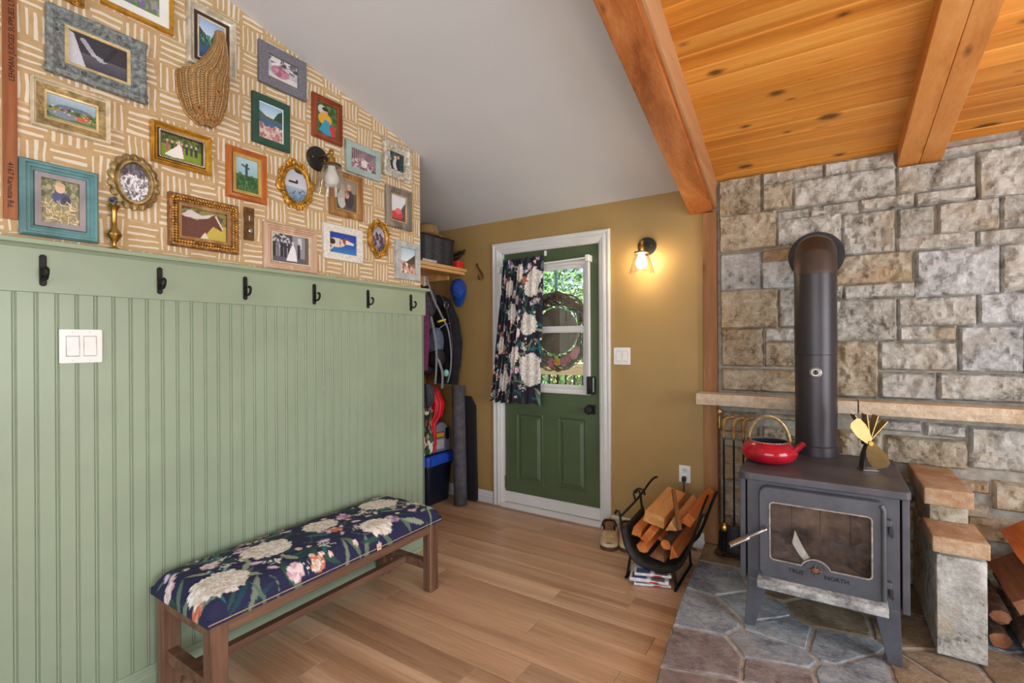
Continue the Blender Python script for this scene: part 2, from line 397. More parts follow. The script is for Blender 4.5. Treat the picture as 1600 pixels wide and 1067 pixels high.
# green beadboard: one board per bead
gp = [18.3, 53.4, 85.7, 116.6, 147.5, 176.5, 203, 228, 252]
ys = [on('x', XW+.012, p, 600).y for p in gp]
BW = (ys[-1]-ys[0])/(len(ys)-1)
RAIL0, RAIL1, BASE1 = 1.492, 1.648, 0.082
b0 = ys[0]-BW*40
def bead_board(y0, y1):
    w = y1-y0; t = 0.012
    pr = [(0, 0), (0.0, t-.004), (.0015, t-.004), (.003, t-.001), (.0055, t), (.008, t-.001), (.0095, t-.004), (.011, t-.004), (.0125, t), (w-.0008, t), (w, t-.002), (w, 0)]
    return MB().prism([(XW+b, y0+a) for a, b in pr], BASE1-.02, RAIL0+.01, 'z')
y = b0
while y < YE-.004:
    y1 = min(y+BW, YE)
    if y > YB: bead_board(y, y1).build('board', M['sage'], wl)
    y += BW
bd = MB(); bd.prism([(XW-.14, YE), (XW+.012, YE), (XW+.012, YE+.012), (XW-.14, YE+.012)], 0, RAIL0+.01, 'z').build('board', M['sage'], wl)
tr = empty('trim_1'); struct(tr, 'sage green peg rail with a narrow ledge on top', 'trim')
MB().box(XW, XW+.019, YB, YE+.026, RAIL0, RAIL1).build('rail_board', M['sage'], tr, bevel=.002)
MB().box(XW-.01, XW+.046, YB, YE+.042, RAIL1, RAIL1+.017).build('ledge', M['sage'], tr, bevel=.003)
MB().prism([(XW+.019, RAIL1-.012), (XW+.03, RAIL1), (XW+.019, RAIL1)], YB, YE+.026, 'y').build('cove', M['sage'], tr)
bl = empty('baseboard_left'); struct(bl, 'sage green moulded baseboard under the beadboard', 'baseboard')
MB().prism([(XW+.012, 0), (XW+.03, 0), (XW+.03, .05), (XW+.027, .056), (XW+.027, .062), (XW+.022, .068), (XW+.022, .074), (XW+.016, BASE1), (XW+.012, BASE1)], YB, YE+.012, 'y').build('board', M['sage'], bl)
MB().prism([(XW+.03, 0), (XW+.044, 0), (XW+.042, .010), (XW+.036, .016), (XW+.03, .017)], YB, YE+.012, 'y').build('shoe_moulding', M['sage'], bl)
# door wall (mustard), with the door opening
DX0, DX1, DZ1 = -2.205, -1.352, 2.034
wb = MB()
for x0, x1, z0, z1 in ((XA-.1, DX0, 0, 2.36), (DX1, -0.60, 0, 2.36), (DX0, DX1, DZ1, 2.36)): wb.box(x0, x1, YD, YD+.12, z0, z1)
wb = struct(wb.build('wall_back', M['mustard']), 'mustard painted entry wall around the door', 'wall')
wa = struct(MB().prism([(YE-.3, 0), (YD+.1, 0), (YD+.1, zt(YD+.1)), (YE-.3, zt(YE-.3))], XA-.1, XA, 'x').build('wall_alcove', M['mustard']), 'mustard side wall of the coat alcove', 'wall')
wn = struct(MB().box(XA-.1, XW-.14, YE-.3, YE-.2, 0, zt(YE-.2)).build('wall_alcove.001', M['mustard']), 'mustard inner end wall of the coat alcove', 'wall')
bb = empty('baseboard_back'); struct(bb, 'white moulded baseboard on the mustard wall', 'baseboard')
for x0, x1 in ((XA, -2.292), (-1.285, -.655)):
    MB().prism([(YD, 0), (YD-.016, 0), (YD-.016, .055), (YD-.012, .062), (YD-.012, .078), (YD-.006, .094), (YD, .096)], x0, x1, 'x').build('board', M['trim'], bb)
# door casing
dc = empty('trim_2'); struct(dc, 'white moulded casing around the green entry door', 'trim')
prof = [(0, 0), (0, .018), (.006, .022), (.016, .022), (.020, .016), (.030, .016), (.036, .020), (.052, .020), (.058, .013), (.070, .013), (.082, .007), (.082, 0)]
ZT = 2.108
for sgn, xo in ((1, -2.283), (-1, -1.278)):
    g = MB()
    for z_a, z_b in ((0, 1),):
        ring0 = [(xo+sgn*a, YD-b, 0.0) for a, b in prof]; ring1 = [(xo+sgn*a, YD-b, ZT-a) for a, b in prof]
        g.rings([ring0, ring1])
    g.build('side_casing', M['trim'], dc)
g = MB(); g.rings([[(-2.283+a, YD-b, ZT-a) for a, b in prof], [(-1.278-a, YD-b, ZT-a) for a, b in prof]]); g.build('head_casing', M['trim'], dc)
for x0, x1 in ((DX0-.004, DX0+.014), (DX1-.014, DX1+.004)): MB().box(x0, x1, YD, YD+.11, 0.0, DZ1).build('jamb', M['trim'], dc)
MB().box(DX0, DX1, YD, YD+.11, DZ1-.014, DZ1+.004).build('jamb', M['trim'], dc)
sill = MB().prism([(YD-.035, 0), (YD-.035, .012), (YD-.005, .03), (YD+.12, .034), (YD+.12, 0)], DX0, DX1, 'x').build('threshold', M['trim'], dc, bevel=.002)
# white sloping ceiling, wooden ceiling
def slab(x0, x1, z0, th, ya=YB-.05, yb=YD+.1):
    return MB().prism([(ya, zc(ya, z0)), (yb, zc(yb, z0)), (yb, zc(yb, z0)+th), (ya, zc(ya, z0)+th)], x0, x1, 'x')
ce = struct(slab(XA-.1, -.60, 2.293, .08).build('ceiling', M['ceil']), 'white plastered sloping ceiling', 'ceiling')
cw = struct(slab(-.72, XR+.1, 2.33, .06).build('ceiling.001', M['dark']), 'orange knotty pine plank ceiling between beams', 'ceiling')
CPW = 0.087
k = 0; y = YD+.01
while y > YB:
    ya = max(y-CPW, YB)
    for x0, x1 in ((-.62, .40), (.40, 1.62), (1.62, XR)):
        g = MB(); e = .0052; z0 = 2.305
        pr = [(ya+.0004, .024), (ya+.0004, e), (ya+e, 0), (y-e, 0), (y-.0004, e), (y-.0004, .024)]
        g.prism([(a, zc(a, z0)+b) for a, b in pr], x0+.0005, x1-.0005, 'x').build('plank', M['pine'], cw)
    y -= CPW; k += 1
def beam(x0, x1, zb, top, mat, ya=YB, yb=YD+.02):
    rr = []                                     # the timbers run a little over a degree off the wall line
    for y in (ya, yb):
        s_ = .0244*(YD-y); rr.append([(x0+s_, y, zc(y, zb)), (x1+s_, y, zc(y, zb)), (x1+s_, y, zc(y, top)), (x0+s_, y, zc(y, top))])
    return MB().rings(rr)
b1 = tag(empty('ceiling_beam'), 'reddish stained timber beam between the white ceiling and the pine ceiling', 'beam')
beam(-.738, -.598, 2.123, 2.36, M['beam']).build('main_timber', M['beam'], b1, bevel=.004)
beam(-.598, -.590, 2.137, 2.36, M['beam']).build('rebate', M['beam'], b1)
beam(-.590, -.574, 2.140, 2.36, M['palestrip']).build('edge_strip', M['palestrip'], b1, bevel=.002)
b2 = tag(empty('ceiling_beam'), 'orange double plank beam crossing the pine ceiling', 'beam')
beam(.309, .398, 2.216, 2.32, M['beam2']).build('timber', M['beam2'], b2, bevel=.003)
beam(.400, .487, 2.218, 2.32, M['beam2']).build('timber', M['beam2'], b2, bevel=.003)
b3 = tag(empty('ceiling_beam'), 'orange double plank beam beyond the firewood', 'beam')
beam(1.53, 1.62, 2.216, 2.32, M['beam2']).build('timber', M['beam2'], b3, bevel=.003)
beam(1.622, 1.71, 2.218, 2.32, M['beam2']).build('timber', M['beam2'], b3, bevel=.003)
MB().box(-.656, -.572, YD-.034, YD-.001, HZ+.004, 2.118).build('corner_post', M['post'], None, bevel=.004)
tag(bpy.data.objects['corner_post'], 'reddish brown timber post where the mustard wall meets the stonework', 'post')
# the unseen sides of the room with their window openings
wr = MB()
for y0, y1, z0, z1 in ((YB, -.3, 0, 4.1), (2.1, YD+.1, 0, 4.1), (-.3, 2.1, 0, .45), (-.3, 2.1, 2.25, 4.1)): wr.box(XR, XR+.12, y0, y1, z0, z1)
struct(wr.build('wall_right', M['wallwhite']), 'off white side wall with a wide window', 'wall')
wf = MB()
for x0, x1, z0, z1 in ((XA-.1, -1.4, 0, 4.1), (2.0, XR+.1, 0, 4.1), (-1.4, 2.0, 0, .5), (-1.4, 2.0, 2.4, 4.1)): wf.box(x0, x1, YB-.12, YB, z0, z1)
struct(wf.build('wall_front', M['wallwhite']), 'off white wall with a wide window opposite the entry', 'wall')

# ------------------------------------------------------------------ stone wall
ws = struct(MB().box(-.60, XR+.1, YD-.004, YD+.12, 0, 2.36).build('wall_hearth', M['mortar']), 'grey limestone block wall behind the wood stove', 'wall')
C1, C2, C3, C4, C5, C6, C7 = (1120, 200), (1360, 200), (1120, 340), (1360, 340), (1120, 480), (1360, 480), (1360, 640)
def cp(c, u, v): return (c[0]+.15*u, c[1]+.15*v)
ST = [((C1, 25, 545), (C1, 455, 890), 'w'), ((C1, 485, 482), (C1, 1105, 505), 'n'), ((C1, 1130, 385), (C2, 250, 405), 'n'), ((C1, 485, 605), (C1, 785, 822), 'w'),
 ((C1, 805, 570), (C2, 262, 690), 'n'), ((C1, 40, 935), (C3, 620, 305), 'w'), ((C1, 638, 882), (C1, 960, 938), 'n'), ((C1, 978, 828), (C1, 1475, 882), 'n'),
 ((C1, 1497, 755), (C2, 450, 800), 'n'), ((C3, 640, 35), (C3, 1292, 245), 'n'), ((C3, 800, 300), (C3, 1292, 405), 'n'), ((C1, 1318, 915), (C4, 245, 352), 'n'),
 ((C2, 280, 420), (C2, 1080, 582), 'n'), ((C2, 280, 300), (C2, 1570, 160), 'n'), ((C2, 1592, 30), (C2, 2300, 60), 'n'), ((C2, 475, 690), (C2, 1090, 735), 'n'), ((C2, 1125, 255), (C2, 2050, 640), 'n'),
 ((C2, 297, 855), (C4, 655, 168), 'n'), ((C2, 712, 800), (C2, 1332, 1045), 'n'), ((C2, 1370, 715), (C4, 1950, 62), 'n'), ((C4, 287, 215), (C4, 1080, 295), 'n'),
 ((C4, 1122, 150), (C4, 2100, 215), 'n'), ((C3, 1100, 425), (C4, 432, 662), 'w'), ((C3, 1332, 712), (C4, 452, 812), 'n'), ((C3, 1000, 728), (C3, 1305, 850), 'n'),
 ((C4, 482, 362), (C4, 1335, 785), 'c'), ((C4, 1372, 292), (C4, 2150, 585), 'n'), ((C4, 1372, 622), (C4, 1900, 755), 'n'), ((C3, 1100, 875), (C6, 268, 345), 'n'),
 ((C4, 292, 845), (C6, 1095, 182), 'n'), ((C4, 1132, 800), (C6, 2050, 155), 'c'), ((C6, 305, 212), (C6, 888, 340), 'n'), ((C6, 932, 207), (C6, 1588, 675), 'c'),
 ((C6, 1608, 192), (C6, 2200, 690), 'n'), ((C6, 106, 372), (C6, 893, 658), 'n'), ((C5, 1100, 362), (C6, 72, 942), 'w'), ((C6, 110, 682), (C6, 678, 962), 'n'),
 ((C6, 715, 692), (C6, 2000, 1010), 'n'), ((C3, 50, 395), (C3, 460, 745), 'c'), ((C3, 480, 352), (C3, 950, 435), 'w'), ((C3, 480, 465), (C3, 950, 725), 'c'),
 ((C3, 50, 768), (C5, 638, 208), 'w'), ((C3, 657, 757), (C5, 1080, 195), 'n'), ((C5, 60, 232), (C5, 480, 612), 'w'), ((C5, 515, 222), (C5, 1080, 348), 'n'),
 ((C5, 510, 367), (C5, 1080, 620), 'w'), ((C5, 60, 642), (C5, 1085, 900), 'w'),
 ((C7, -50, 95), (C7, 525, 232), 'n'), ((C7, 585, 145), (C7, 985, 290), 'n'), ((C7, 170, 270), (C7, 1000, 618), 'w'), ((C7, -330, 215), (C7, 115, 520), 'w'), ((C7, 1045, 178), (C7, 2000, 690), 'n'),
 ((C7, 240, 655), (C7, 1225, 870), 'w'), ((C7, 240, 890), (C7, 1225, 1060), 'w'), ((C7, 1290, 745), (C7, 2000, 1120), 'w'), ((C7, 1010, 1090), (C7, 2000, 1480), 'w')]
def rock(x0, x1, z0, z1, name, mat, parent, yf, seed, depth=.03):
    nx = max(4, min(34, int((x1-x0)/.011))); nz = max(3, min(24, int((z1-z0)/.011)))
    g = MB()
    def fn(u, v):
        x = x0+(x1-x0)*u; z = z0+(z1-z0)*v
        d = min(u*(x1-x0), (1-u)*(x1-x0), v*(z1-z0), (1-v)*(z1-z0))
        e = min(1, d/.007)
        rg = 1-2*abs(fbm(x*10+seed, z*10, seed*1.7, 3)); r2 = 1-2*abs(fbm(x*27+seed, z*27, seed, 2))
        h = .012+e*(.004+.024*max(0, .35+.65*rg)+.010*r2)
        jx = 0 if 0 < u < 1 else .0016*fbm(z*20, seed, u*9); jz = 0 if 0 < v < 1 else .0016*fbm(x*20, seed, 5+v*9)
        return (x+jx, yf-max(.004, min(h, depth+.018)), z+jz)
    g.grid(fn, nx, nz)
    n0 = len(g.v); w = nx+1
    rim = [i for i in range(w)]+[j*w+nx for j in range(1, nz+1)]+[nz*w+i for i in range(nx-1, -1, -1)]+[j*w for j in range(nz-1, 0, -1)]
    for i in rim: a = g.v[i]; g.v.append((a[0], yf+.01, a[2]))
    n = len(rim)
    for q in range(n): g.f.append((rim[q], n0+q, n0+(q+1) % n, rim[(q+1) % n]))
    return g.build(name, mat, parent, smooth=True, angle=32)
SM = {'n': 'stone', 'w': 'stone_warm', 'c': 'stone_cool'}
def wall_rect(a, b): p = on('y', YD-.015, *cp(*a)); q = on('y', YD-.015, *cp(*b)); return min(p.x, q.x), max(p.x, q.x), min(p.z, q.z), max(p.z, q.z)
k = 0; course_gap = []
for a, b, t in ST:
    x0, x1, z0, z1 = wall_rect(a, b)
    z1 = min(z1, 2.304)
    if z1-z0 < .03: z0 = z1-.05
    if cp(*b)[0] > 1600:
        course_gap.append((x1+.008, z0, z1, t))
    k += 1; rock(max(x0-.006, -.562), x1+.005, z0-.005, min(z1+.005, 2.304), 'stone', M[SM[t]], ws, YD, k*3.1)
def prect(x0, y0, x1, y1): p = on('y', YD-.015, x0, y0); q = on('y', YD-.015, x1, y1); return p.x, q.x, q.z, p.z
for r4 in ((1128, 641, 1186, 691), (1128, 695, 1186, 756), (1128, 760, 1186, 832), (1192, 645, 1296, 662), (1192, 666, 1296, 700), (1192, 704, 1300, 760), (1192, 764, 1300, 830)):
    x0, x1, z0, z1 = prect(*r4); k += 1; rock(max(x0, -.562), x1, max(z0, .06), z1, 'stone', M['stone_warm'], ws, YD, k*3.1)
rz = random.Random(11)           # the stones beyond the frame and behind stove and pier
def course(xa, xb, z0, z1, tone):
    global k
    x = xa
    while x < xb-.03:
        x1 = min(xb, x+rz.uniform(.22, .42)); x1 = xb if xb-x1 < .1 else x1
        k += 1; rock(x+.006, x1-.006, z0+.006, z1-.006, 'stone', M[SM[tone]], ws, YD, k*3.1); x = x1
for x1_, z0_, z1_, t_ in course_gap:
    if x1_ < 1.36: course(x1_, 1.42, z0_-.008, min(z1_+.008, 2.308), t_)
course(-.30, .45, .06, .20, 'w'); course(-.30, .45, .20, .36, 'w'); course(-.30, .45, .36, .52, 'w'); course(.45, 1.4, .06, .17, 'w'); course(.45, 1.4, .17, .275, 'w'); course(.30, .58, .275, .46, 'w')
for z0, z1 in ((.06, .25), (.25, .42), (.42, .62), (.62, .8), (.8, .92), (1.0, 1.2), (1.2, 1.3), (1.3, 1.5), (1.5, 1.72), (1.72, 1.8), (1.8, 2.0), (2.0, 2.2), (2.2, 2.3)): course(1.42, XR, z0, z1, rz.choice('nnwc'))
# mantel ledge of sawn sandstone lengths
mt = tag(empty('mantel_ledge'), 'long sandstone ledge running along the stone wall behind the stove pipe', 'ledge')
for x0, x1 in ((-.668, .128), (.134, .80), (.806, 1.9), (1.906, XR)):
    g = MB()
    def fn(u, v, x0=x0, x1=x1):
        x = x0+(x1-x0)*u
        if v < .25: return (x, YD-.044, 1.0)
        if v < .5: return (x, 3.070+.004*fbm(x*14, 1, 0), 1.0)
        if v < .75: return (x, 3.066+.006*fbm(x*14, 4, 0), .966)
        if v < .99: return (x, 3.074+.006*fbm(x*14, 7, 0), .934)
        return (x, YD-.044, .93)
    g.grid(fn, 24, 4)
    e0 = [25*j for j in range(5)]; e1 = [25*j+24 for j in range(5)]
    g.f.append(tuple(e0)); g.f.append(tuple(reversed(e1)))
    g.build('stone', M['ledge'], mt)

# ------------------------------------------------------------------ hearth of flagstones
outline = [(-.655, YD-.006), (-.632, 2.9), (-.612, 2.47), (-.565, 2.0), (-.52, 1.62), (-.47, 1.46), (1.95, 1.46), (1.95, YD-.006)]
seeds_px = [(1130, 862, 'c'), (1120, 905, 'a'), (1098, 955, 'a'), (1098, 1020, 'b'), (1212, 1018, 'a'), (1225, 1055, 'b'), (1225, 985, 'a'), (1310, 1012, 'a'), (1370, 1050, 'a'), (1180, 950, 'a'), (1290, 960, 'c'), (1330, 1075, 'a'), (1420, 1062, 'c'), (1430, 990, 'c'), (1500, 1045, 'c'), (1580, 1060, 'c'), (1135, 838, 'c'), (1110, 1090, 'b'), (1230, 1110, 'b'), (1480, 1110, 'b')]
seeds = []
for px, py, t in seeds_px:
    p = on('z', HZ, px, py); seeds.append((p.x, p.y, t))
for _ in range(400):
    x, y = rz.uniform(-.5, 1.95), rz.uniform(1.45, 3.25)
    if all(math.hypot(x-a, y-b) > .26 for a, b, _t in seeds): seeds.append((x, y, rz.choice('abcc')))
def clip(poly, nx, ny, c):
    out = []
    for i in range(len(poly)):
        a, b = poly[i], poly[(i+1) % len(poly)]
        da = a[0]*nx+a[1]*ny-c; db = b[0]*nx+b[1]*ny-c
        if da <= 0: out.append(a)
        if da*db < 0: t = da/(da-db); out.append((a[0]+(b[0]-a[0])*t, a[1]+(b[1]-a[1])*t))
    return out
he = empty('hearth'); tag(he, 'raised hearth of grey and brown flagstones under the wood stove', 'hearth')
MB().prism(outline, 0.0, HZ-.007, 'z').build('grout_bed', M['grout'], he)
sg = {'a': 'slate_a', 'b': 'slate_b', 'c': 'slate_c'}
for i, (sx, sy, t) in enumerate(seeds):
    poly = list(outline)
    for j, (qx, qy, _t) in enumerate(seeds):
        if i == j: continue
        nx, ny = qx-sx, qy-sy; l = math.hypot(nx, ny); nx /= l; ny /= l
        poly = clip(poly, nx, ny, nx*(sx+qx)/2+ny*(sy+qy)/2-.009)
        if len(poly) < 3: break
    if len(poly) < 3: continue
    pts = []
    for a, b in zip(poly, poly[1:]+poly[:1]):
        l = math.hypot(b[0]-a[0], b[1]-a[1]); n = max(1, int(l/.05))
        for q in range(n):
            x = a[0]+(b[0]-a[0])*q/n; y = a[1]+(b[1]-a[1])*q/n
            if abs(y-YD+.006) < 1e-4: pts.append((x, y)); continue
            pts.append((x+.006*fbm(x*17, y*17, i), y+.006*fbm(x*17, y*17, i+50)))
    zt_ = HZ+.004*fbm(i*.7, 3, 1)
    cx = sum(p[0] for p in pts)/len(pts); cy = sum(p[1] for p in pts)/len(pts)
    g = MB(); sh = lambda s_: [(cx+(x-cx)*s_, cy+(y-cy)*s_) for x, y in pts]
    r0 = [(x, y, 0.002) for x, y in pts]; r1 = [(x, y, zt_-.007) for x, y in pts]; r2 = [(x, y, zt_) for x, y in sh(.96)]; r3 = [(x, y, zt_+.003*fbm(x*8, y*8, i)) for x, y in sh(.5)]
    g.rings([r0, r1, r2, r3]); g.build('flagstone', M[sg[t]], he, smooth=True, angle=35)
# ------------------------------------------------------------------ stepped stone pier
pr = tag(empty('stone_pier'), 'stepped limestone pier with two sandstone caps beside the wood stove', 'pier')
def block(name, x0, x1, y0, y1, z0, z1, mat, seed, amp=.008, n=(6, 6, 6)):
    g = MB(); nx, ny, nz = n
    def ds(p, nrm):
        f = fbm(p[0]*11+seed, p[1]*11, p[2]*11, 3)
        return (p[0]+nrm[0]*f*amp, p[1]+nrm[1]*f*amp, p[2]+nrm[2]*f*amp*.4)
    def face(o, a, b, na, nb, nrm):
        def fn(u, v):
            p = tuple(o[i]+a[i]*u+b[i]*v for i in range(3)); return p if u in (0, 1) or v in (0, 1) else ds(p, nrm)
        g.grid(fn, na, nb)
    X, Y, Z = x1-x0, y1-y0, z1-z0
    face((x0, y0, z0), (X, 0, 0), (0, 0, Z), nx, nz, (0, -1, 0)); face((x0, y1, z0), (X, 0, 0), (0, 0, Z), nx, nz, (0, 1, 0))
    face((x0, y0, z0), (0, Y, 0), (0, 0, Z), ny, nz, (-1, 0, 0)); face((x1, y0, z0), (0, Y, 0), (0, 0, Z), ny, nz, (1, 0, 0))
    face((x0, y0, z1), (X, 0, 0), (0, Y, 0), nx, ny, (0, 0, 1)); face((x0, y0, z0), (X, 0, 0), (0, Y, 0), nx, ny, (0, 0, -1))
    o = g.build(name, mat, pr, smooth=True, angle=50)
    bm = bmesh.new(); bm.from_mesh(o.data); bmesh.ops.remove_doubles(bm, verts=bm.verts, dist=.0004); bmesh.ops.recalc_face_normals(bm, faces=bm.faces); bm.to_mesh(o.data); bm.free()
    md = o.modifiers.new('b', 'BEVEL'); md.width = .004; md.segments = 2; md.limit_method = 'ANGLE'; md.angle_limit = R(45)
    return o
block('front_stone', .362, .512, 2.56, 2.86, HZ+.009, .458, M['stone'], 1, .014, (8, 8, 14))
block('rear_stone', .362, .512, 2.865, YD-.02, HZ+.009, .458, M['stone_warm'], 2, .012)
MB().box(.372, .502, 2.572, YD-.03, .455, .472).build('mortar_bed', M['mortar'], pr)
block('lower_cap', .348, .518, 2.545, 2.80, .47, .532, M['cap'], 3, .006, (8, 8, 4))
block('middle_stone', .372, .498, 2.785, YD-.02, .47, .602, M['stone_warm'], 4, .008)
MB().box(.38, .49, 2.80, YD-.03, .60, .612).build('mortar_bed', M['mortar'], pr)
block('upper_cap', .346, .506, 2.725, YD-.02, .61, .680, M['cap'], 5, .005, (8, 8, 4))
# ------------------------------------------------------------------ raster painter for prints
class Cv:
    def __init__(s, w, h, bg=(255, 255, 255), aspect=1.0):
        s.w, s.h, s.asp = w, h, aspect; s.a = np.zeros((h, w, 3)); s.a[:] = np.array(bg)/255.0
        s.X, s.Y = np.meshgrid((np.arange(w)+.5)/w, (np.arange(h)+.5)/h)   # y up
    def put(s, mask, c): s.a[mask] = np.array(c)/255.0; return s
    def rect(s, x0, y0, x1, y1, c): return s.put((s.X >= x0) & (s.X <= x1) & (s.Y >= y0) & (s.Y <= y1), c)
    def ell(s, cx, cy, rx, ry, c, ang=0.0):
        ca, sa = math.cos(ang), math.sin(ang); q = s.asp
        m = max(rx, ry)
        i0, i1 = max(0, int((cx-m)*s.w)-1), min(s.w, int((cx+m)*s.w)+2); j0, j1 = max(0, int((cy-m*q)*s.h)-1), min(s.h, int((cy+m*q)*s.h)+2)
        if i1 <= i0 or j1 <= j0: return s
        dx = s.X[j0:j1, i0:i1]-cx; dy = (s.Y[j0:j1, i0:i1]-cy)/q
        u = (dx*ca+dy*sa)/rx; v = (-dx*sa+dy*ca)/ry
        s.a[j0:j1, i0:i1][u*u+v*v <= 1] = np.array(c)/255.0; return s
    def leaf(s, cx, cy, l, w, ang, c):
        ca, sa = math.cos(ang), math.sin(ang); q = s.asp
        i0, i1 = max(0, int((cx-l)*s.w)-1), min(s.w, int((cx+l)*s.w)+2); j0, j1 = max(0, int((cy-l*q)*s.h)-1), min(s.h, int((cy+l*q)*s.h)+2)
        if i1 <= i0 or j1 <= j0: return s
        dx = s.X[j0:j1, i0:i1]-cx; dy = (s.Y[j0:j1, i0:i1]-cy)/q
        u = (dx*ca+dy*sa)/l; v = (-dx*sa+dy*ca)/w-0.35*(1-u*u)
        s.a[j0:j1, i0:i1][(np.abs(u) < 1) & (np.abs(v) < (1-u*u))] = np.array(c)/255.0; return s
    def grad(s, y0, y1, c0, c1):
        m = (s.Y >= y0) & (s.Y <= y1); t = ((s.Y-y0)/(y1-y0))[m][:, None]
        s.a[m] = np.array(c0)/255.0*(1-t)+np.array(c1)/255.0*t; return s
    def poly(s, pts, c):
        inside = np.zeros(s.X.shape, bool); n = len(pts)
        for i in range(n):
            x0, y0 = pts[i]; x1, y1 = pts[(i+1) % n]
            if y0 == y1: continue
            cond = ((y0 > s.Y) != (y1 > s.Y)) & (s.X < (x1-x0)*(s.Y-y0)/(y1-y0)+x0); inside ^= cond
        return s.put(inside, c)
    def line(s, x0, y0, x1, y1, wd, c):
        dx, dy = x1-x0, (y1-y0)/s.asp; l2 = dx*dx+dy*dy+1e-12
        t = np.clip(((s.X-x0)*dx+(s.Y-y0)/s.asp*dy)/l2, 0, 1)
        return s.put(np.hypot(s.X-x0-dx*t, (s.Y-y0)/s.asp-dy*t) < wd, c)
    def speck(s, n, x0, y0, x1, y1, r, cols, seed=1, sq=1.0):
        g = random.Random(seed)
        for _ in range(n): s.ell(g.uniform(x0, x1), g.uniform(y0, y1), r*g.uniform(.5, 1.3), r*sq*g.uniform(.5, 1.3), g.choice(cols), g.uniform(0, 3))
        return s
    def grain(s, amt, seed=1):
        g = np.random.RandomState(seed); s.a = np.clip(s.a+(g.rand(s.h, s.w, 1)-.5)*amt, 0, 1); return s
    def lin(s): a = s.a; return np.where(a <= .04045, a/12.92, ((a+.055)/1.055)**2.4)
def paint_mesh(o, uv, cv):
    """store the print on the mesh as a colour attribute; uv in 0..1 per vertex"""
    L = cv.lin(); uv = np.clip(np.asarray(uv), 0, .9999)
    rgb = L[(uv[:, 1]*cv.h).astype(int), (uv[:, 0]*cv.w).astype(int)]
    at = o.data.color_attributes.new('print', 'FLOAT_COLOR', 'POINT')
    at.data.foreach_set('color', np.concatenate([rgb, np.ones((len(rgb), 1))], 1).astype(np.float32).ravel())
def print_plane(name, cv, x0, x1, y0, y1, z, parent, oval=False, mat=None):
    """flat print in local xy; one quad per pixel; oval prints keep only the ellipse"""
    w, h = cv.w, cv.h; L = cv.lin()
    xs = np.linspace(x0, x1, w+1); ys_ = np.linspace(y0, y1, h+1); gx, gy = np.meshgrid(xs, ys_)
    vs_ = np.stack([gx.ravel(), gy.ravel(), np.full(gx.size, z)], 1)
    I, J = np.meshgrid(np.arange(w), np.arange(h)); I = I.ravel(); J = J.ravel()
    if oval:
        keep = ((I+.5)/w*2-1)**2+((J+.5)/h*2-1)**2 < 1.04; I = I[keep]; J = J[keep]
    q = np.stack([J*(w+1)+I, J*(w+1)+I+1, (J+1)*(w+1)+I+1, (J+1)*(w+1)+I], 1)
    me = bpy.data.meshes.new(name); me.from_pydata(vs_.tolist(), [], q.tolist()); me.materials.append(mat or M['print'])
    at = me.color_attributes.new('print', 'FLOAT_COLOR', 'CORNER')
    rgb = np.repeat(L[J, I], 4, axis=0); at.data.foreach_set('color', np.concatenate([rgb, np.ones((len(rgb), 1))], 1).astype(np.float32).ravel())
    o = bpy.data.objects.new(name, me); COL.objects.link(o); o.parent = parent; return o
NAVY = (30, 30, 52); TEAL = (38, 106, 110); LEAFS = [(38, 106, 110), (44, 84, 70), (92, 116, 100), (120, 134, 118), (28, 66, 78), (150, 160, 142)]
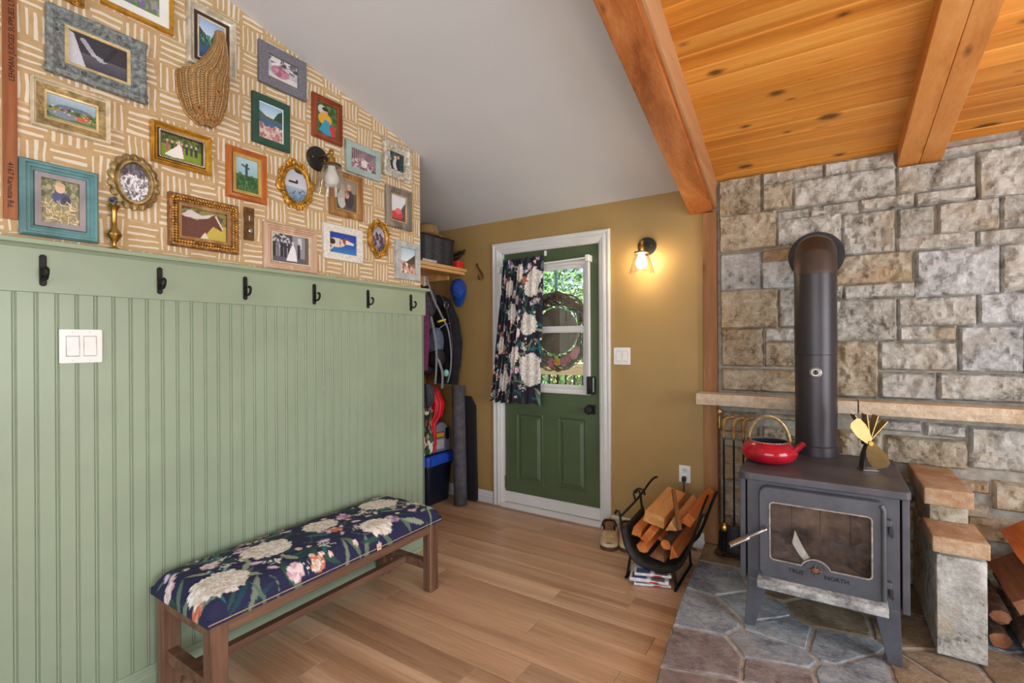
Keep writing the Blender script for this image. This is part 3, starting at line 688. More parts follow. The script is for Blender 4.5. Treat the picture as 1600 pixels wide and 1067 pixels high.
def floral(W, H, res, seed, bg=NAVY, centres=(), density=1.0):
    """large dark floral: hydrangeas, peonies, tulips, leaves and sprays on navy"""
    w, h = int(W/res), int(H/res); c = Cv(w, h, bg, W/H); g = random.Random(seed)
    n = lambda x: x/W
    A = W*H*density
    for _ in range(int(A*230)):
        c.leaf(g.random(), g.random(), n(g.uniform(.035, .075)), n(g.uniform(.006, .014)), g.uniform(0, 6.28), g.choice(LEAFS))
    for _ in range(int(A*40)):
        x, y, a = g.random(), g.random(), g.uniform(0, 6.28)
        for k_ in range(10): c.ell(x+n(.009*k_)*math.cos(a), y+n(.009*k_)*math.sin(a)*c.asp, n(.0035), n(.0035), g.choice([(104, 130, 112), (70, 96, 84)])); a += .09
    def hyd(x, y, r):
        c.ell(x, y, n(r), n(r*.8), (212, 204, 194), g.uniform(0, 1))
        for _ in range(int(130*(r/.07)**2)):
            a, q = g.uniform(0, 6.28), math.sqrt(g.random())*r*1.05
            px, py = x+n(q*math.cos(a)), y+n(q*math.sin(a)*.8)*c.asp
            col = g.choice([(246, 242, 236), (240, 232, 222), (250, 248, 246), (226, 212, 200)])
            for t in range(4): c.ell(px+n(.004)*math.cos(t*1.57), py+n(.004)*math.sin(t*1.57)*c.asp, n(.0042), n(.0042), col)
            c.ell(px, py, n(.0017), n(.0017), (150, 120, 96))
    def peony(x, y, r, cols):
        for t in range(9):
            a = t*.7+g.random(); c.ell(x+n(r*.5)*math.cos(a), y+n(r*.5)*math.sin(a)*c.asp, n(r*.55), n(r*.4), cols[t % len(cols)], a)
        for t in range(5):
            a = g.uniform(0, 6.28); c.ell(x+n(r*.22)*math.cos(a), y+n(r*.22)*math.sin(a)*c.asp, n(r*.3), n(r*.18), cols[(t+1) % len(cols)], a)
    def tulip(x, y, r, a0):
        for t, col in ((-.5, (132, 92, 140)), (.5, (196, 172, 206)), (0, (226, 206, 226))):
            c.leaf(x+n(r*.3)*math.cos(a0+t), y+n(r*.3)*math.sin(a0+t)*c.asp, n(r), n(r*.36), a0+t*.7, col)
    def spray(x, y):
        for _ in range(26): c.ell(x+n(g.gauss(0, .02)), y+n(g.gauss(0, .014))*c.asp, n(.0042), n(.0042), g.choice([(238, 234, 226), (214, 214, 206)]))
    for _ in range(int(A*30)): peony(g.random(), g.random(), g.uniform(.022, .038), g.choice([[(214, 128, 96), (232, 166, 136), (196, 104, 80)], [(226, 196, 206), (208, 160, 178), (240, 222, 226)], [(196, 160, 190), (230, 210, 224), (160, 120, 160)]]))
    for _ in range(int(A*40)): tulip(g.random(), g.random(), g.uniform(.018, .03), g.uniform(0, 6.28))
    for _ in range(int(A*26)): spray(g.random(), g.random())
    for _ in range(int(A*60)): peony(g.random(), g.random(), g.uniform(.008, .014), [(246, 238, 228), (232, 214, 206), (236, 176, 150)])
    for x, y in centres or [(g.random(), g.random()) for _ in range(max(2, int(A*7)))]: hyd(x, y, g.uniform(.075, .1))
    return c

# ------------------------------------------------------------------ entry door
D = wall_empty('door_1', 'D', (-1.778, YD+.02, .0), tilt=0); struct(D, 'dark olive green half glazed entry door with two lower panels', 'door')
def dx(X): return X+1.778
# slab built round the glazed opening and with two recessed panels
WX0, WX1, WZ0, WZ1 = dx(-2.118), dx(-1.440), .928, 1.925
sx0, sx1, sz0, sz1 = dx(-2.190), dx(-1.367), .036, 2.022
g = MB()
GX0, GX1, GZ0, GZ1 = WX0+.03, WX1-.03, WZ0+.04, WZ1-.03
P1 = (dx(-2.085), dx(-1.842), .208, .752); P2 = (dx(-1.716), dx(-1.478), .208, .752)
def frontgrid(zf):
    xs = sorted({sx0, P1[0], P1[1], P2[0], P2[1], sx1, GX0, GX1}); zs = sorted({sz0, .208, .752, GZ0, GZ1, sz1})
    for a, b in zip(xs[:-1], xs[1:]):
        for c, d in zip(zs[:-1], zs[1:]):
            mx, mz = (a+b)/2, (c+d)/2
            if GX0 < mx < GX1 and GZ0 < mz < GZ1: continue
            if zf == 0 and any(p[0] < mx < p[1] and p[2] < mz < p[3] for p in (P1, P2)): continue
            i = len(g.v); g.v += [(a, c, zf), (b, c, zf), (b, d, zf), (a, d, zf)]; g.f.append((i, i+1, i+2, i+3))
frontgrid(0); frontgrid(-.044)
for (x0, x1, z0, z1) in ((sx0, sx1, sz0, sz1), (GX0, GX1, GZ0, GZ1)):
    g.rings([[(x0, z0, 0), (x1, z0, 0), (x1, z1, 0), (x0, z1, 0)], [(x0, z0, -.044), (x1, z0, -.044), (x1, z1, -.044), (x0, z1, -.044)]], cap0=False, cap1=False)
g.build('slab', M['doorgreen'], D)
for p in (P1, P2):
    q = MB(); rr = []
    for ins, zz in ((0, 0), (.004, .004), (.010, .003), (.017, -.008), (.024, -.009), (.050, .001), (.056, .001)):
        rr.append([(p[0]+ins, p[2]+ins, zz), (p[1]-ins, p[2]+ins, zz), (p[1]-ins, p[3]-ins, zz), (p[0]+ins, p[3]-ins, zz)])
    q.rings(rr, cap0=False); q.build('panel', M['doorgreen'], D)
# glazing insert
def ring_frame(mb, x0, x1, y0, y1, prof):
    rr = [[(x0+i, y0+i, z), (x1-i, y0+i, z), (x1-i, y1-i, z), (x0+i, y1-i, z)] for i, z in prof]
    return mb.rings(rr, cap0=False, cap1=False)
wf_ = ring_frame(MB(), WX0, WX1, WZ0, WZ1, [(0, 0), (0, .012), (.006, .016), (.016, .016), (.022, .010), (.032, .010), (.040, .004), (.040, -.02)]).build('window_frame', M['trim'], D)
ZM = 1.408
for zz0, zz1, nm, dp in ((ZM, WZ1-.040, 'upper_sash', -.014), (WZ0+.040, ZM+.002, 'lower_sash', -.006)):
    sa = ring_frame(MB(), WX0+.040, WX1-.040, zz0, zz1, [(0, dp-.008), (0, dp), (.014, dp), (.026, dp-.006), (.026, dp-.012)]).build(nm, M['trim'], D)
    MB().box(WX0+.060, WX1-.060, zz0+.022, zz1-.022, dp-.012, dp-.009).build('pane', M['glass'], sa)
# knob, keypad deadbolt, hinges, catch
kx, kz = dx(-1.437), .824
kb = MB().box(kx-.030, kx+.034, kz-.034, kz+.034, 0, .007).build('rose', M['black'], D, bevel=.002)
MB().lathe([(.012, .006), (.012, .022), (.022, .030), (.030, .040), (.031, .052), (.024, .062), (.0, .064)], (kx-.004, kz, 0), 'z', 24).build('knob', M['black'], D, smooth=True)
lx0, lx1, lz0, lz1 = dx(-1.462), dx(-1.400), .934, 1.064
lk = MB().prism(rrect(lx0, lx1, lz0, lz1, .008), 0, .030).build('deadbolt_case', M['black'], D, bevel=.002)
MB().box(lx1-.012, lx1-.002, lz0+.02, lz1-.006, .028, .033).build('silver_edge', M['chrome'], lk)
MB().prism(rrect(lx0+.014, lx1-.020, lz0+.012, lz0+.042, .006), .030, .040).build('thumb_turn', M['iron'], lk, bevel=.002)
for hz in (.19, 1.0, 1.83): MB().lathe([(.006, hz-.05), (.006, hz+.05)], (sx0-.004, 0, .006), 'y', 10).build('hinge', M['brass'], D)
MB().box(dx(-1.815), dx(-1.797), 1.972, 2.012, 0, .016).build('catch', M['plastic_w'], D, bevel=.003)
MB().box(sx0, sx1, .034, .118, 0, .006).build('kick_strip', M['trim'], D, bevel=.001)
# curtain rod
cr = wall_empty('curtain_rod', 'D', (-1.778, YD-.0, 1.906), 'thin white curtain rod with square brackets above the door glass', 'curtain rod')
MB().tube([(dx(-2.205), -.012, .045), (dx(-1.435), .010, .045)], .006, 10).build('rod', M['plastic_w'], cr, smooth=True)
for X, z in ((-2.20, -.012), (-1.436, .010)): MB().box(dx(X)-.014, dx(X)+.014, z-.026, z+.02, -.018, .052).build('bracket', M['plastic_w'], cr, bevel=.003)
# curtain gathered towards the hinge side, flat half towards the glass
CW_, CH_ = .80, 1.13
cv = floral(CW_, CH_, .003, 21, (40, 35, 52), centres=[(.88, .86), (.84, .79), (.85, .27), (.89, .20), (.82, .54), (.3, .8), (.15, .4), (.35, .15), (.45, .62), (.6, .9), (.58, .32)])
nu, nv = 190, 250; V = []; UV = []
for j in range(nv+1):
    t = j/nv                                   # 0 bottom .. 1 top
    z = .842+t*1.118
    xl = -2.276+.14*t**.8; xr = -1.815+.035*t
    for i in range(nu+1):
        s_ = i/nu
        if s_ < .70: f = s_/.70*.5; amp = .026*(1-.35*t)
        else: f = .5+(s_-.70)/.30*.5; amp = .006
        x = xl+(xr-xl)*f
        ph = s_*2*math.pi*9.5+.8*math.sin(t*2.3)+.6*fbm(s_*4, t*2, 1)
        dpt = amp*math.sin(ph)*(1 if s_ < .68 else .6)+.010*fbm(s_*3, t*3, 5)
        pinch = .5 if .955 < t < .965 else 1.0
        V.append((x+.006*math.cos(ph)*(s_ < .68), YD-.062-dpt*pinch, z+.008*math.sin(ph*.5)*(t < .01)+(.006*math.sin(ph) if t > .985 else 0))); UV.append((s_, t))
F_ = [(j*(nu+1)+i, j*(nu+1)+i+1, (j+1)*(nu+1)+i+1, (j+1)*(nu+1)+i) for j in range(nv) for i in range(nu)]
me = bpy.data.meshes.new('curtain'); me.from_pydata(V, [], F_); me.materials.append(M['fabric_print']); me.polygons.foreach_set('use_smooth', [True]*len(F_))
cu = bpy.data.objects.new('curtain', me); COL.objects.link(cu); paint_mesh(cu, UV, cv)
tag(cu, 'dark floral curtain with cream hydrangeas gathered over the door glass', 'curtain')

# ------------------------------------------------------------------ what shows outside the door
def leaf_mat(name, a, b):
    m = Mat(name, 0.5); m.color(m.ramp(m.noise(m.coord('Object', (1, 1, 1)), 3.0, 3), [(.3, a), (.7, b)])); m.b.inputs['Subsurface Weight'].default_value = 0.0; return m.m
M['leaf1'] = leaf_mat('yellow_green_leaf', (44, 82, 30), (124, 160, 72)); M['leaf2'] = leaf_mat('cool_leaf', (26, 66, 44), (84, 136, 96))  # yellow green and blue green leaf tones, mottled by noise
def shrub(c, r, n, mat, label, seed):
    g_ = random.Random(seed); e = tag(empty('shrub', (c[0], c[1], -.25)), label, 'shrub')
    st = MB()
    for q in range(7):
        a = q*.9; tip = (r[0]*.6*math.cos(a), r[1]*.6*math.sin(a), (c[2]+.25)+r[2]*.5*g_.uniform(-.2, .9))
        st.tube(spline([(0.05*math.cos(a), .05*math.sin(a), 0), (tip[0]*.3, tip[1]*.3, tip[2]*.5), tip], 4), [.03*(1-.7*k_/8) for k_ in range(9)], 6)
    st.build('stem', M['post'], e)
    lv = MB()
    for _ in range(n):
        while True:
            p = Vector((g_.uniform(-1, 1), g_.uniform(-1, 1), g_.uniform(-1, 1)))
            if .25 < p.length < 1: break
        p = Vector((p.x*r[0], p.y*r[1], p.z*r[2]+c[2]+.25)); d = Vector((g_.uniform(-1, 1), g_.uniform(-1, 1), g_.uniform(-1, .5))).normalized(); s2 = d.orthogonal().normalized()*.022
        l = .085*g_.uniform(.7, 1.3); lv.add([p, p+d*l*.5+s2, p+d*l, p+d*l*.5-s2], [(0, 1, 2, 3)])
    o = lv.build('foliage', mat, e); o['kind'] = 'stuff'
shrub((-3.3, 6.6, 1.5), (1.3, .9, 1.5), 5200, M['leaf1'], 'bright green leafy shrub seen through the upper door pane', 1)
shrub((-1.6, 9.0, 1.9), (1.3, .9, 1.9), 5200, M['leaf2'], 'cool green tall shrub behind the bright one outside the door', 2)
shrub((-5.2, 8.0, 2.0), (1.6, 1.0, 2.0), 4500, M['leaf2'], 'deep green tall shrub beyond the porch post', 3)
gr = struct(MB().box(-9, 8, YD+1.9, 16, -.35, -.3).build('ground_outside', plain('lawn', (96, 124, 70), .9, 0, .3, 3)), 'green lawn beyond the porch', 'lawn')
dk = struct(MB().box(-4.6, .2, YD+.13, YD+1.9, -.14, -.10).build('porch_floor', M['dark']), 'weathered porch deck outside the entry door', 'deck')
M['deck'] = wood('weathered_deck_board', (120, 132, 138), (150, 160, 164), (176, 184, 186), 'x', .7, 7, 0, 30, .15)
for q in range(12): MB().box(-4.6, .2, YD+.13+q*.147, YD+.13+q*.147+.14, -.10, -.07).build('deck_board', M['deck'], dk)
M['cedar'] = wood('new_cedar', (198, 150, 92), (222, 182, 124), (236, 204, 152), 'x', .6, 7, 0, 30, .1)
rl = tag(empty('porch_railing', (0, YD+1.82, -.07)), 'new cedar porch railing with dark metal balusters outside the door', 'railing')
MB().box(-4.6, -.6, -.07, .07, 1.10, 1.14).build('cap_rail', M['cedar'], rl, bevel=.004)
for z_ in (1.0, .10): MB().box(-4.6, -.6, -.02, .02, z_, z_+.09).build('rail', M['cedar'], rl, bevel=.003)
for X in (-4.5, -2.95, -1.9, -.65): MB().box(X-.045, X+.045, -.045, .045, 0, 1.10).build('post', M['cedar'], rl, bevel=.004)
for q in range(36): MB().box(-4.5+q*.108, -4.5+q*.108+.018, -.009, .009, .19, 1.0).build('baluster', M['iron'], rl)
# wreath on the outside of the glass
wr_ = tag(wall_empty('wreath', 'D', (-1.775, YD+.115, 1.40)), 'twig wreath with pink flowers and a round board hung outside the door glass', 'wreath')
M['twig'] = plain('dry_twig', (98, 76, 60), .85, 0, .3, 60)
tw = MB(); g_ = random.Random(5)
for q in range(170):
    a0 = g_.uniform(0, 6.28); rr0 = g_.uniform(.205, .285); z0 = g_.uniform(-.02, .02); ln = g_.uniform(.7, 1.7); pts = []
    for t in range(8):
        a = a0+ln*t/7; rr = rr0+.02*math.sin(t*1.1+q)+.018*(t/7)
        pts.append((rr*math.cos(a), rr*math.sin(a), z0+.012*math.sin(t+q)))
    tw.tube(pts, g_.uniform(.0035, .0065), 5)
tw.build('twig_ring', M['twig'], wr_)
MB().lathe([(0, 0), (.178, 0), (.182, .004), (.178, .008), (0, .008)], (0, 0, -.02), 'z', 40).build('round_board', plain('grey_brown_board', (128, 112, 94), .8, 0, .12, 8), wr_)
MB().box(-.012, .012, .17, .46, -.012, -.009).build('ribbon', plain('pale_blue_ribbon', (150, 176, 196), .6), wr_)
fm = {'p': plain('pink_petal', (176, 84, 98), .7), 'y': plain('yellow_petal', (206, 158, 60), .7), 'r': plain('rose_petal', (206, 138, 140), .7)}
for a, rr, kd in ((-60, .24, 'p'), (-72, .25, 'p'), (-48, .25, 'r'), (-84, .24, 'y'), (-38, .24, 'r'), (-96, .25, 'p')):
    fo = MB(); cx_, cy_ = rr*math.cos(R(a)), rr*math.sin(R(a))
    for t in range(7): fo.ball((cx_+.018*math.cos(t*.9), cy_+.018*math.sin(t*.9), .028), (.016, .016, .009), 8, 5)
    fo.ball((cx_, cy_, .036), .012, 8, 5); fo.build('flower', fm[kd], wr_, smooth=True)
# ------------------------------------------------------------------ pictures on the papered wall
def rings_oval(mb, a, b, prof, n=48, scal=None, cx=0, cy=0):
    """prof (scale inset, z): ellipse rings; scal(angle)->extra radius on the outermost rings"""
    rr = []
    for ins, z, k_ in prof:
        ring = []
        for q in range(n):
            t = 2*math.pi*q/n; e = (scal(t)*k_ if scal else 0)
            ring.append((cx+(a-ins+e)*math.cos(t), cy+(b-ins+e)*math.sin(t), z))
        rr.append(ring)
    return mb.rings(rr, cap0=False, cap1=False)
FM = dict(
 gold=plain('gilt', (196, 146, 52), .35, .65, .18, 25, .2), goldpale=plain('champagne_gilt', (214, 190, 140), .4, .4, .12, 25, .2), goldold=plain('antique_gilt', (172, 128, 58), .4, .7, .35, 40, .4),
 greyorn=plain('grey_silver_scroll', (120, 126, 126), .6, .15, .3, 70, .8, 90), cream=plain('cream_painted_frame', (216, 202, 174), .5, .05, .15, 20, .3), silver=plain('pale_silver_leaf', (206, 198, 180), .4, .35, .14, 25, .2),
 teal=plain('distressed_teal', (94, 138, 142), .6, 0, .14, 12, .3), lilac=plain('grey_lilac_liner', (150, 142, 146), .6, 0, .1, 12), oldbrass=plain('tarnished_brass', (156, 136, 94), .42, .75, .25, 40, .4),
 carved=plain('carved_brown_gilt', (132, 92, 52), .5, .35, .4, 60, .7, 120), wine=wood('orange_varnished_wood', (150, 78, 28), (178, 98, 40), (196, 118, 56), 'y', .35, 14, 0, 20, .1), green=plain('dark_green_frame', (38, 76, 62), .5, 0, .08),
 linen=plain('grey_linen', (112, 112, 120), .9, 0, .25, 260, .5, 400), red=wood('red_brown_wood', (112, 50, 26), (140, 66, 36), (160, 82, 48), 'y', .45, 14, 0, 20, .1), paleteal=plain('pale_teal_frame', (158, 178, 174), .6, 0, .05),
 silverorn=plain('white_silver_baroque', (198, 190, 176), .45, .35, .25, 60, .6), bronze=wood('gilded_walnut', (126, 84, 44), (160, 114, 66), (196, 156, 104), 'y', .4, 14, 0, 20, .1), pink=wood('limed_pink_wood', (188, 150, 124), (204, 170, 146), (218, 192, 170), 'y', .6, 16, 0, 20, .1),
 white=plain('white_speckled', (226, 222, 214), .7, 0, .08, 90, .6, 200), grey=wood('distressed_grey_wood', (86, 78, 72), (122, 112, 102), (158, 148, 136), 'y', .6, 18, 0, 20, .1), palegrey=plain('pale_grey_marble_frame', (176, 178, 178), .6, 0, .12, 25),
 mat=plain('white_mat_board', (234, 234, 230), .8, 0, .02), darkline=plain('dark_brown_fillet', (62, 42, 30), .5, 0, .1), goldline=plain('gold_fillet', (206, 172, 104), .35, .5, .1))
def SKY(c, y=.5, a=(176, 200, 228), b=(120, 160, 208)): return c.grad(y, 1, a, b)
def ph_purple(w, h):
    c = Cv(w, h, (110, 130, 90)); return c.speck(240, 0, 0, 1, 1, .05, [(120, 110, 150), (90, 130, 80), (150, 160, 110), (160, 140, 180)], 1)
def ph_hands(w, h):
    c = Cv(w, h, (58, 56, 66)); c.grad(0, .45, (66, 64, 76), (96, 94, 106)); c.poly([(0, .05), (0, 1), (.1, .95), (.3, 0)], (206, 204, 214)); c.line(.25, .85, .42, .5, .05, (170, 168, 178)); c.line(.42, .5, .58, .42, .045, (190, 188, 196)); c.ell(.56, .42, .09, .07, (176, 174, 182)); c.line(.8, .9, .62, .45, .04, (46, 44, 54)); return c.grain(.08)
def ph_sunset(w, h):
    c = Cv(w, h, (96, 120, 70)); c.grad(.45, 1, (130, 160, 180), (176, 196, 214)); c.ell(.55, .6, .35, .12, (104, 120, 140)); c.speck(120, 0, .25, 1, .55, .06, [(90, 120, 60), (60, 90, 50), (140, 150, 90)], 2); c.ell(.35, .3, .3, .14, (130, 140, 156)); c.ell(.7, .3, .12, .1, (196, 110, 80)); c.speck(30, .1, .3, .9, .6, .025, [(190, 60, 50), (220, 210, 200)], 3); return c.rect(0, 0, 1, .12, (170, 156, 120)).grain(.08)
def ph_lake(w, h):
    c = Cv(w, h, (58, 92, 130)); c.grad(.55, 1, (214, 226, 240), (150, 180, 226)); c.poly([(0, .5), (0, .8), (.3, .62), (.5, .55), (.5, .45)], (50, 78, 60)); c.poly([(.45, .5), (.6, .75), (1, .95), (1, .35)], (74, 120, 60)); c.speck(60, .1, .35, 1, .6, .05, [(60, 110, 100), (100, 150, 140), (50, 90, 60)], 4); c.grad(.0, .25, (44, 66, 110), (60, 100, 150)); return c.poly([(.25, 0), (.7, .3), (1, .35), (1, 0)], (52, 130, 84)).grain(.06)
def ph_rose(w, h):
    c = Cv(w, h, (196, 188, 190)); c.rect(0, 0, 1, .3, (222, 214, 214)); c.speck(40, .1, .5, 1, 1, .09, [(120, 116, 122), (226, 222, 224), (86, 82, 90)], 5); c.ell(.42, .42, .3, .26, (188, 130, 150)); c.speck(20, .25, .25, .6, .6, .07, [(206, 150, 168), (160, 96, 122)], 6); return c.grain(.08)
def ph_wedding(w, h):
    c = Cv(w, h, (128, 152, 44)); c.rect(0, .55, 1, 1, (86, 104, 52)); c.speck(60, 0, .6, 1, 1, .06, [(66, 82, 40), (108, 124, 66)], 7)
    for i, col in enumerate([(180, 90, 110), (70, 56, 60), (66, 60, 66), (130, 60, 70), (58, 56, 62), (70, 66, 72), (60, 60, 70)]):
        x = .17+i*.115; c.rect(x-.035, .3, x+.035, .66, col); c.ell(x, .72, .028, .06, (214, 176, 150))
    c.poly([(.1, .12), (.38, .55), (.45, .72), (.52, .55), (.56, .1), (.3, .06)], (240, 236, 228)); return c.ell(.45, .76, .03, .06, (226, 190, 166)).grain(.06)
def ph_child(w, h):
    c = Cv(w, h, (150, 142, 110)); c.rect(0, .62, 1, 1, (112, 120, 88)); c.speck(60, 0, .6, 1, 1, .06, [(96, 104, 76), (140, 142, 104), (170, 166, 130)], 8)
    c.ell(.52, .6, .24, .14, (74, 86, 122)); c.ell(.66, .56, .12, .1, (62, 58, 84)); c.ell(.5, .82, .13, .11, (226, 190, 166)); c.ell(.5, .9, .12, .05, (206, 178, 130))
    g_ = random.Random(9)
    for _ in range(90):
        x, y, a = g_.random(), g_.uniform(0, .46), g_.uniform(0, 3.1); c.line(x, y, x+.16*math.cos(a), y+.12*math.sin(a), .009, g_.choice([(222, 200, 150), (190, 164, 110), (120, 100, 66), (236, 222, 184)]))
    return c.grain(.05)
def ph_falls(w, h):
    c = Cv(w, h, (112, 106, 112)); c.rect(0, .72, 1, 1, (92, 86, 94)); c.speck(50, 0, .66, 1, 1, .09, [(76, 70, 80), (120, 116, 126)], 10, .3)
    c.speck(140, 0, .05, 1, .66, .09, [(236, 234, 242), (206, 202, 214), (160, 154, 168), (246, 246, 250)], 11, .3); return c.grain(.06)
def ph_horse(w, h):
    c = Cv(w, h, (196, 176, 78)); c.rect(0, .55, 1, 1, (120, 112, 66)); c.speck(60, 0, .6, 1, 1, .07, [(90, 88, 56), (146, 134, 80)], 12)
    c.poly([(0, 0), (0, .7), (.35, .62), (.6, .75), (.74, .9), (.82, .8), (.95, .45), (.88, .38), (.7, .5), (.55, .2), (.45, 0)], (104, 62, 50)); c.poly([(0, .7), (.2, .95), (.45, .8), (.72, .92), (.6, .75), (.35, .66)], (214, 206, 206)); return c.line(.76, .86, .92, .45, .02, (226, 214, 206)).poly([(.4, 0), (.52, .25), (.6, .05)], (230, 214, 190)).grain(.05)
def ph_field(w, h):
    c = Cv(w, h, (52, 96, 52)); c.grad(.5, 1, (150, 186, 196), (176, 206, 220)); c.speck(80, 0, 0, 1, .5, .06, [(40, 84, 44), (70, 116, 62)], 13); c.line(.5, .5, .5, .78, .045, (52, 72, 76)); c.line(.3, .8, .62, .72, .025, (52, 72, 76)); c.ell(.52, .82, .05, .05, (60, 70, 70)); return c.line(.5, .35, .4, .05, .012, (120, 160, 90)).line(.5, .35, .62, .02, .012, (120, 160, 90))
def ph_coast(w, h):
    c = Cv(w, h, (206, 172, 160)); c.grad(.6, 1, (206, 222, 234), (150, 190, 220)); c.poly([(0, .5), (0, .78), (.3, .66), (1, .6), (1, .45)], (86, 104, 92)); c.rect(0, .36, 1, .55, (70, 100, 136)); c.poly([(.6, .62), (.8, .85), (1, .95), (1, .6)], (52, 76, 66)); c.speck(70, 0, 0, 1, .4, .06, [(190, 140, 136), (222, 196, 186), (160, 110, 112)], 14); return c.grain(.05)
def ph_kid(w, h):
    c = Cv(w, h, (72, 104, 56)); c.speck(70, 0, 0, 1, 1, .08, [(54, 84, 44), (96, 128, 70)], 15); c.ell(.25, .78, .2, .14, (206, 204, 200)); c.ell(.4, .5, .34, .2, (222, 168, 46)); c.poly([(.1, .1), (.4, .5), (.62, .45), (.9, 0), (.45, 0)], (60, 150, 186)); c.poly([(.6, .3), (.9, .4), (.95, 0), (.75, 0)], (196, 60, 56)); c.ell(.42, .74, .13, .1, (212, 166, 136)); c.ell(.42, .82, .17, .06, (40, 36, 40)); return c.grain(.05)
def ph_mist(w, h):
    c = Cv(w, h, (166, 140, 150)); 
    for i in range(14): c.line(i/14+.02, .5, i/14+.03, 1, .014, (98, 66, 76))
    c.speck(70, 0, 0, 1, .5, .07, [(150, 106, 120), (206, 190, 198), (120, 82, 94)], 16); c.ell(.55, .4, .12, .22, (224, 214, 218)); c.ell(.5, .62, .05, .08, (200, 160, 150)); return c.grain(.06)
def ph_couple(w, h):
    c = Cv(w, h, (44, 62, 62)); c.speck(40, 0, 0, 1, 1, .1, [(36, 52, 54), (66, 90, 88)], 17); c.ell(.45, .35, .2, .3, (206, 206, 206)); c.ell(.62, .4, .16, .3, (40, 42, 46)); c.ell(.42, .72, .09, .1, (216, 190, 172)); return c.ell(.62, .78, .08, .1, (200, 170, 150))
def ph_dock(w, h):
    c = Cv(w, h, (196, 202, 214)); c.grad(.0, .45, (92, 126, 160), (172, 186, 204)); c.grad(.45, 1, (206, 208, 218), (186, 190, 206)); c.rect(.2, .55, .55, .62, (44, 42, 50)); c.ell(.55, .62, .05, .06, (40, 38, 46)); c.poly([(.4, 1), (.5, .9), (.9, .88), (1, 1)], (60, 60, 72)); c.speck(24, 0, 0, 1, .4, .09, [(70, 104, 140), (150, 176, 200)], 18, .2); return c
def ph_family(w, h):
    c = Cv(w, h, (96, 86, 80)); c.rect(0, .6, 1, 1, (150, 140, 132)); c.ell(.3, .35, .2, .3, (196, 192, 190)); c.ell(.65, .4, .22, .3, (70, 62, 62)); c.ell(.35, .72, .11, .11, (214, 178, 156)); c.ell(.65, .78, .11, .11, (206, 168, 146)); return c.ell(.55, .5, .1, .1, (222, 150, 150)).grain(.06)
def ph_bw(w, h):
    c = Cv(w, h, (150, 148, 156)); c.rect(0, .6, .55, 1, (96, 94, 104)); c.speck(60, 0, .55, .5, 1, .05, [(200, 200, 206), (66, 64, 74)], 19); c.rect(.7, .55, .8, .95, (206, 206, 212)); c.rect(.9, 0, 1, 1, (110, 94, 84)); c.rect(0, 0, .9, .2, (96, 94, 104))
    for i, (x, col) in enumerate(((.07, 52), (.16, 120), (.26, 46), (.36, 50), (.46, 60), (.72, 52))):
        c.rect(x-.04, .18, x+.04, .7, (col, col, col+8)); c.ell(x, .76, .03, .06, (190, 188, 192))
    c.poly([(.38, .08), (.5, .55), (.56, .68), (.62, .55), (.68, .08)], (236, 236, 242)); return c.ell(.56, .72, .03, .06, (206, 204, 208)).grain(.06)
def ph_dog(w, h):
    c = Cv(w, h, (36, 74, 168)); c.grad(0, .5, (62, 132, 200), (36, 90, 176)); c.ell(.28, .52, .3, .22, (222, 210, 198)); c.ell(.12, .55, .12, .14, (60, 44, 36)); c.ell(.62, .64, .13, .16, (150, 78, 50)); c.poly([(.6, .5), (.62, .72), (.92, .6), (.9, .5)], (232, 216, 206)); c.line(.15, .3, .02, .12, .04, (222, 206, 190)); return c.line(.4, .68, .42, .4, .015, (150, 40, 50))
def ph_path(w, h):
    c = Cv(w, h, (112, 100, 118)); c.grad(.6, 1, (196, 190, 204), (150, 142, 160)); c.poly([(.0, 0), (.6, .7), (.7, .7), (.5, 0)], (170, 160, 178)); return c.speck(60, 0, 0, 1, .7, .08, [(84, 70, 90), (146, 132, 152), (66, 54, 72)], 20)
def ph_red(w, h):
    c = Cv(w, h, (220, 222, 228)); c.poly([(.55, 0), (.7, .5), (1, .8), (1, 0)], (92, 82, 80)); c.rect(0, 0, 1, .16, (120, 70, 66)); c.ell(.4, .25, .42, .16, (206, 66, 72)); return c.ell(.5, .4, .22, .12, (222, 116, 116))
def ph_mount(w, h):
    c = Cv(w, h, (196, 170, 160)); c.grad(.5, 1, (226, 234, 240), (176, 206, 226)); c.poly([(0, .3), (.5, .5), (1, .78), (1, .1), (0, .1)], (86, 66, 54)); c.speck(30, 0, 0, 1, .35, .1, [(222, 176, 160), (240, 220, 212), (150, 104, 90)], 21); return c
def wallrect(p4, off=.012):
    """four photo corners TL TR BR BL of a thing on the left wall -> y0,y1,z0,z1"""
    P = [on('x', XW+off, *p) for p in p4]
    return (P[0].y+P[3].y)/2, (P[1].y+P[2].y)/2, (P[2].z+P[3].z)/2, (P[0].z+P[1].z)/2
def profile(kind, w):
    return {'flat': [(0, 0), (0, .016), (.002, .018), (w-.002, .018), (w, .016), (w, .006)],
            'step': [(0, 0), (0, .014), (w*.18, .024), (w*.36, .024), (w*.42, .018), (w*.66, .020), (w*.72, .014), (w*.9, .012), (w, .008), (w, .005)],
            'cove': [(0, 0), (0, .022), (w*.12, .026), (w*.3, .026), (w*.5, .018), (w*.75, .013), (w, .012), (w, .005)],
            'scoop': [(0, 0), (0, .018), (w*.1, .024), (w*.25, .022), (w*.45, .014), (w*.75, .012), (w*.85, .016), (w, .014), (w, .005)]}[kind]
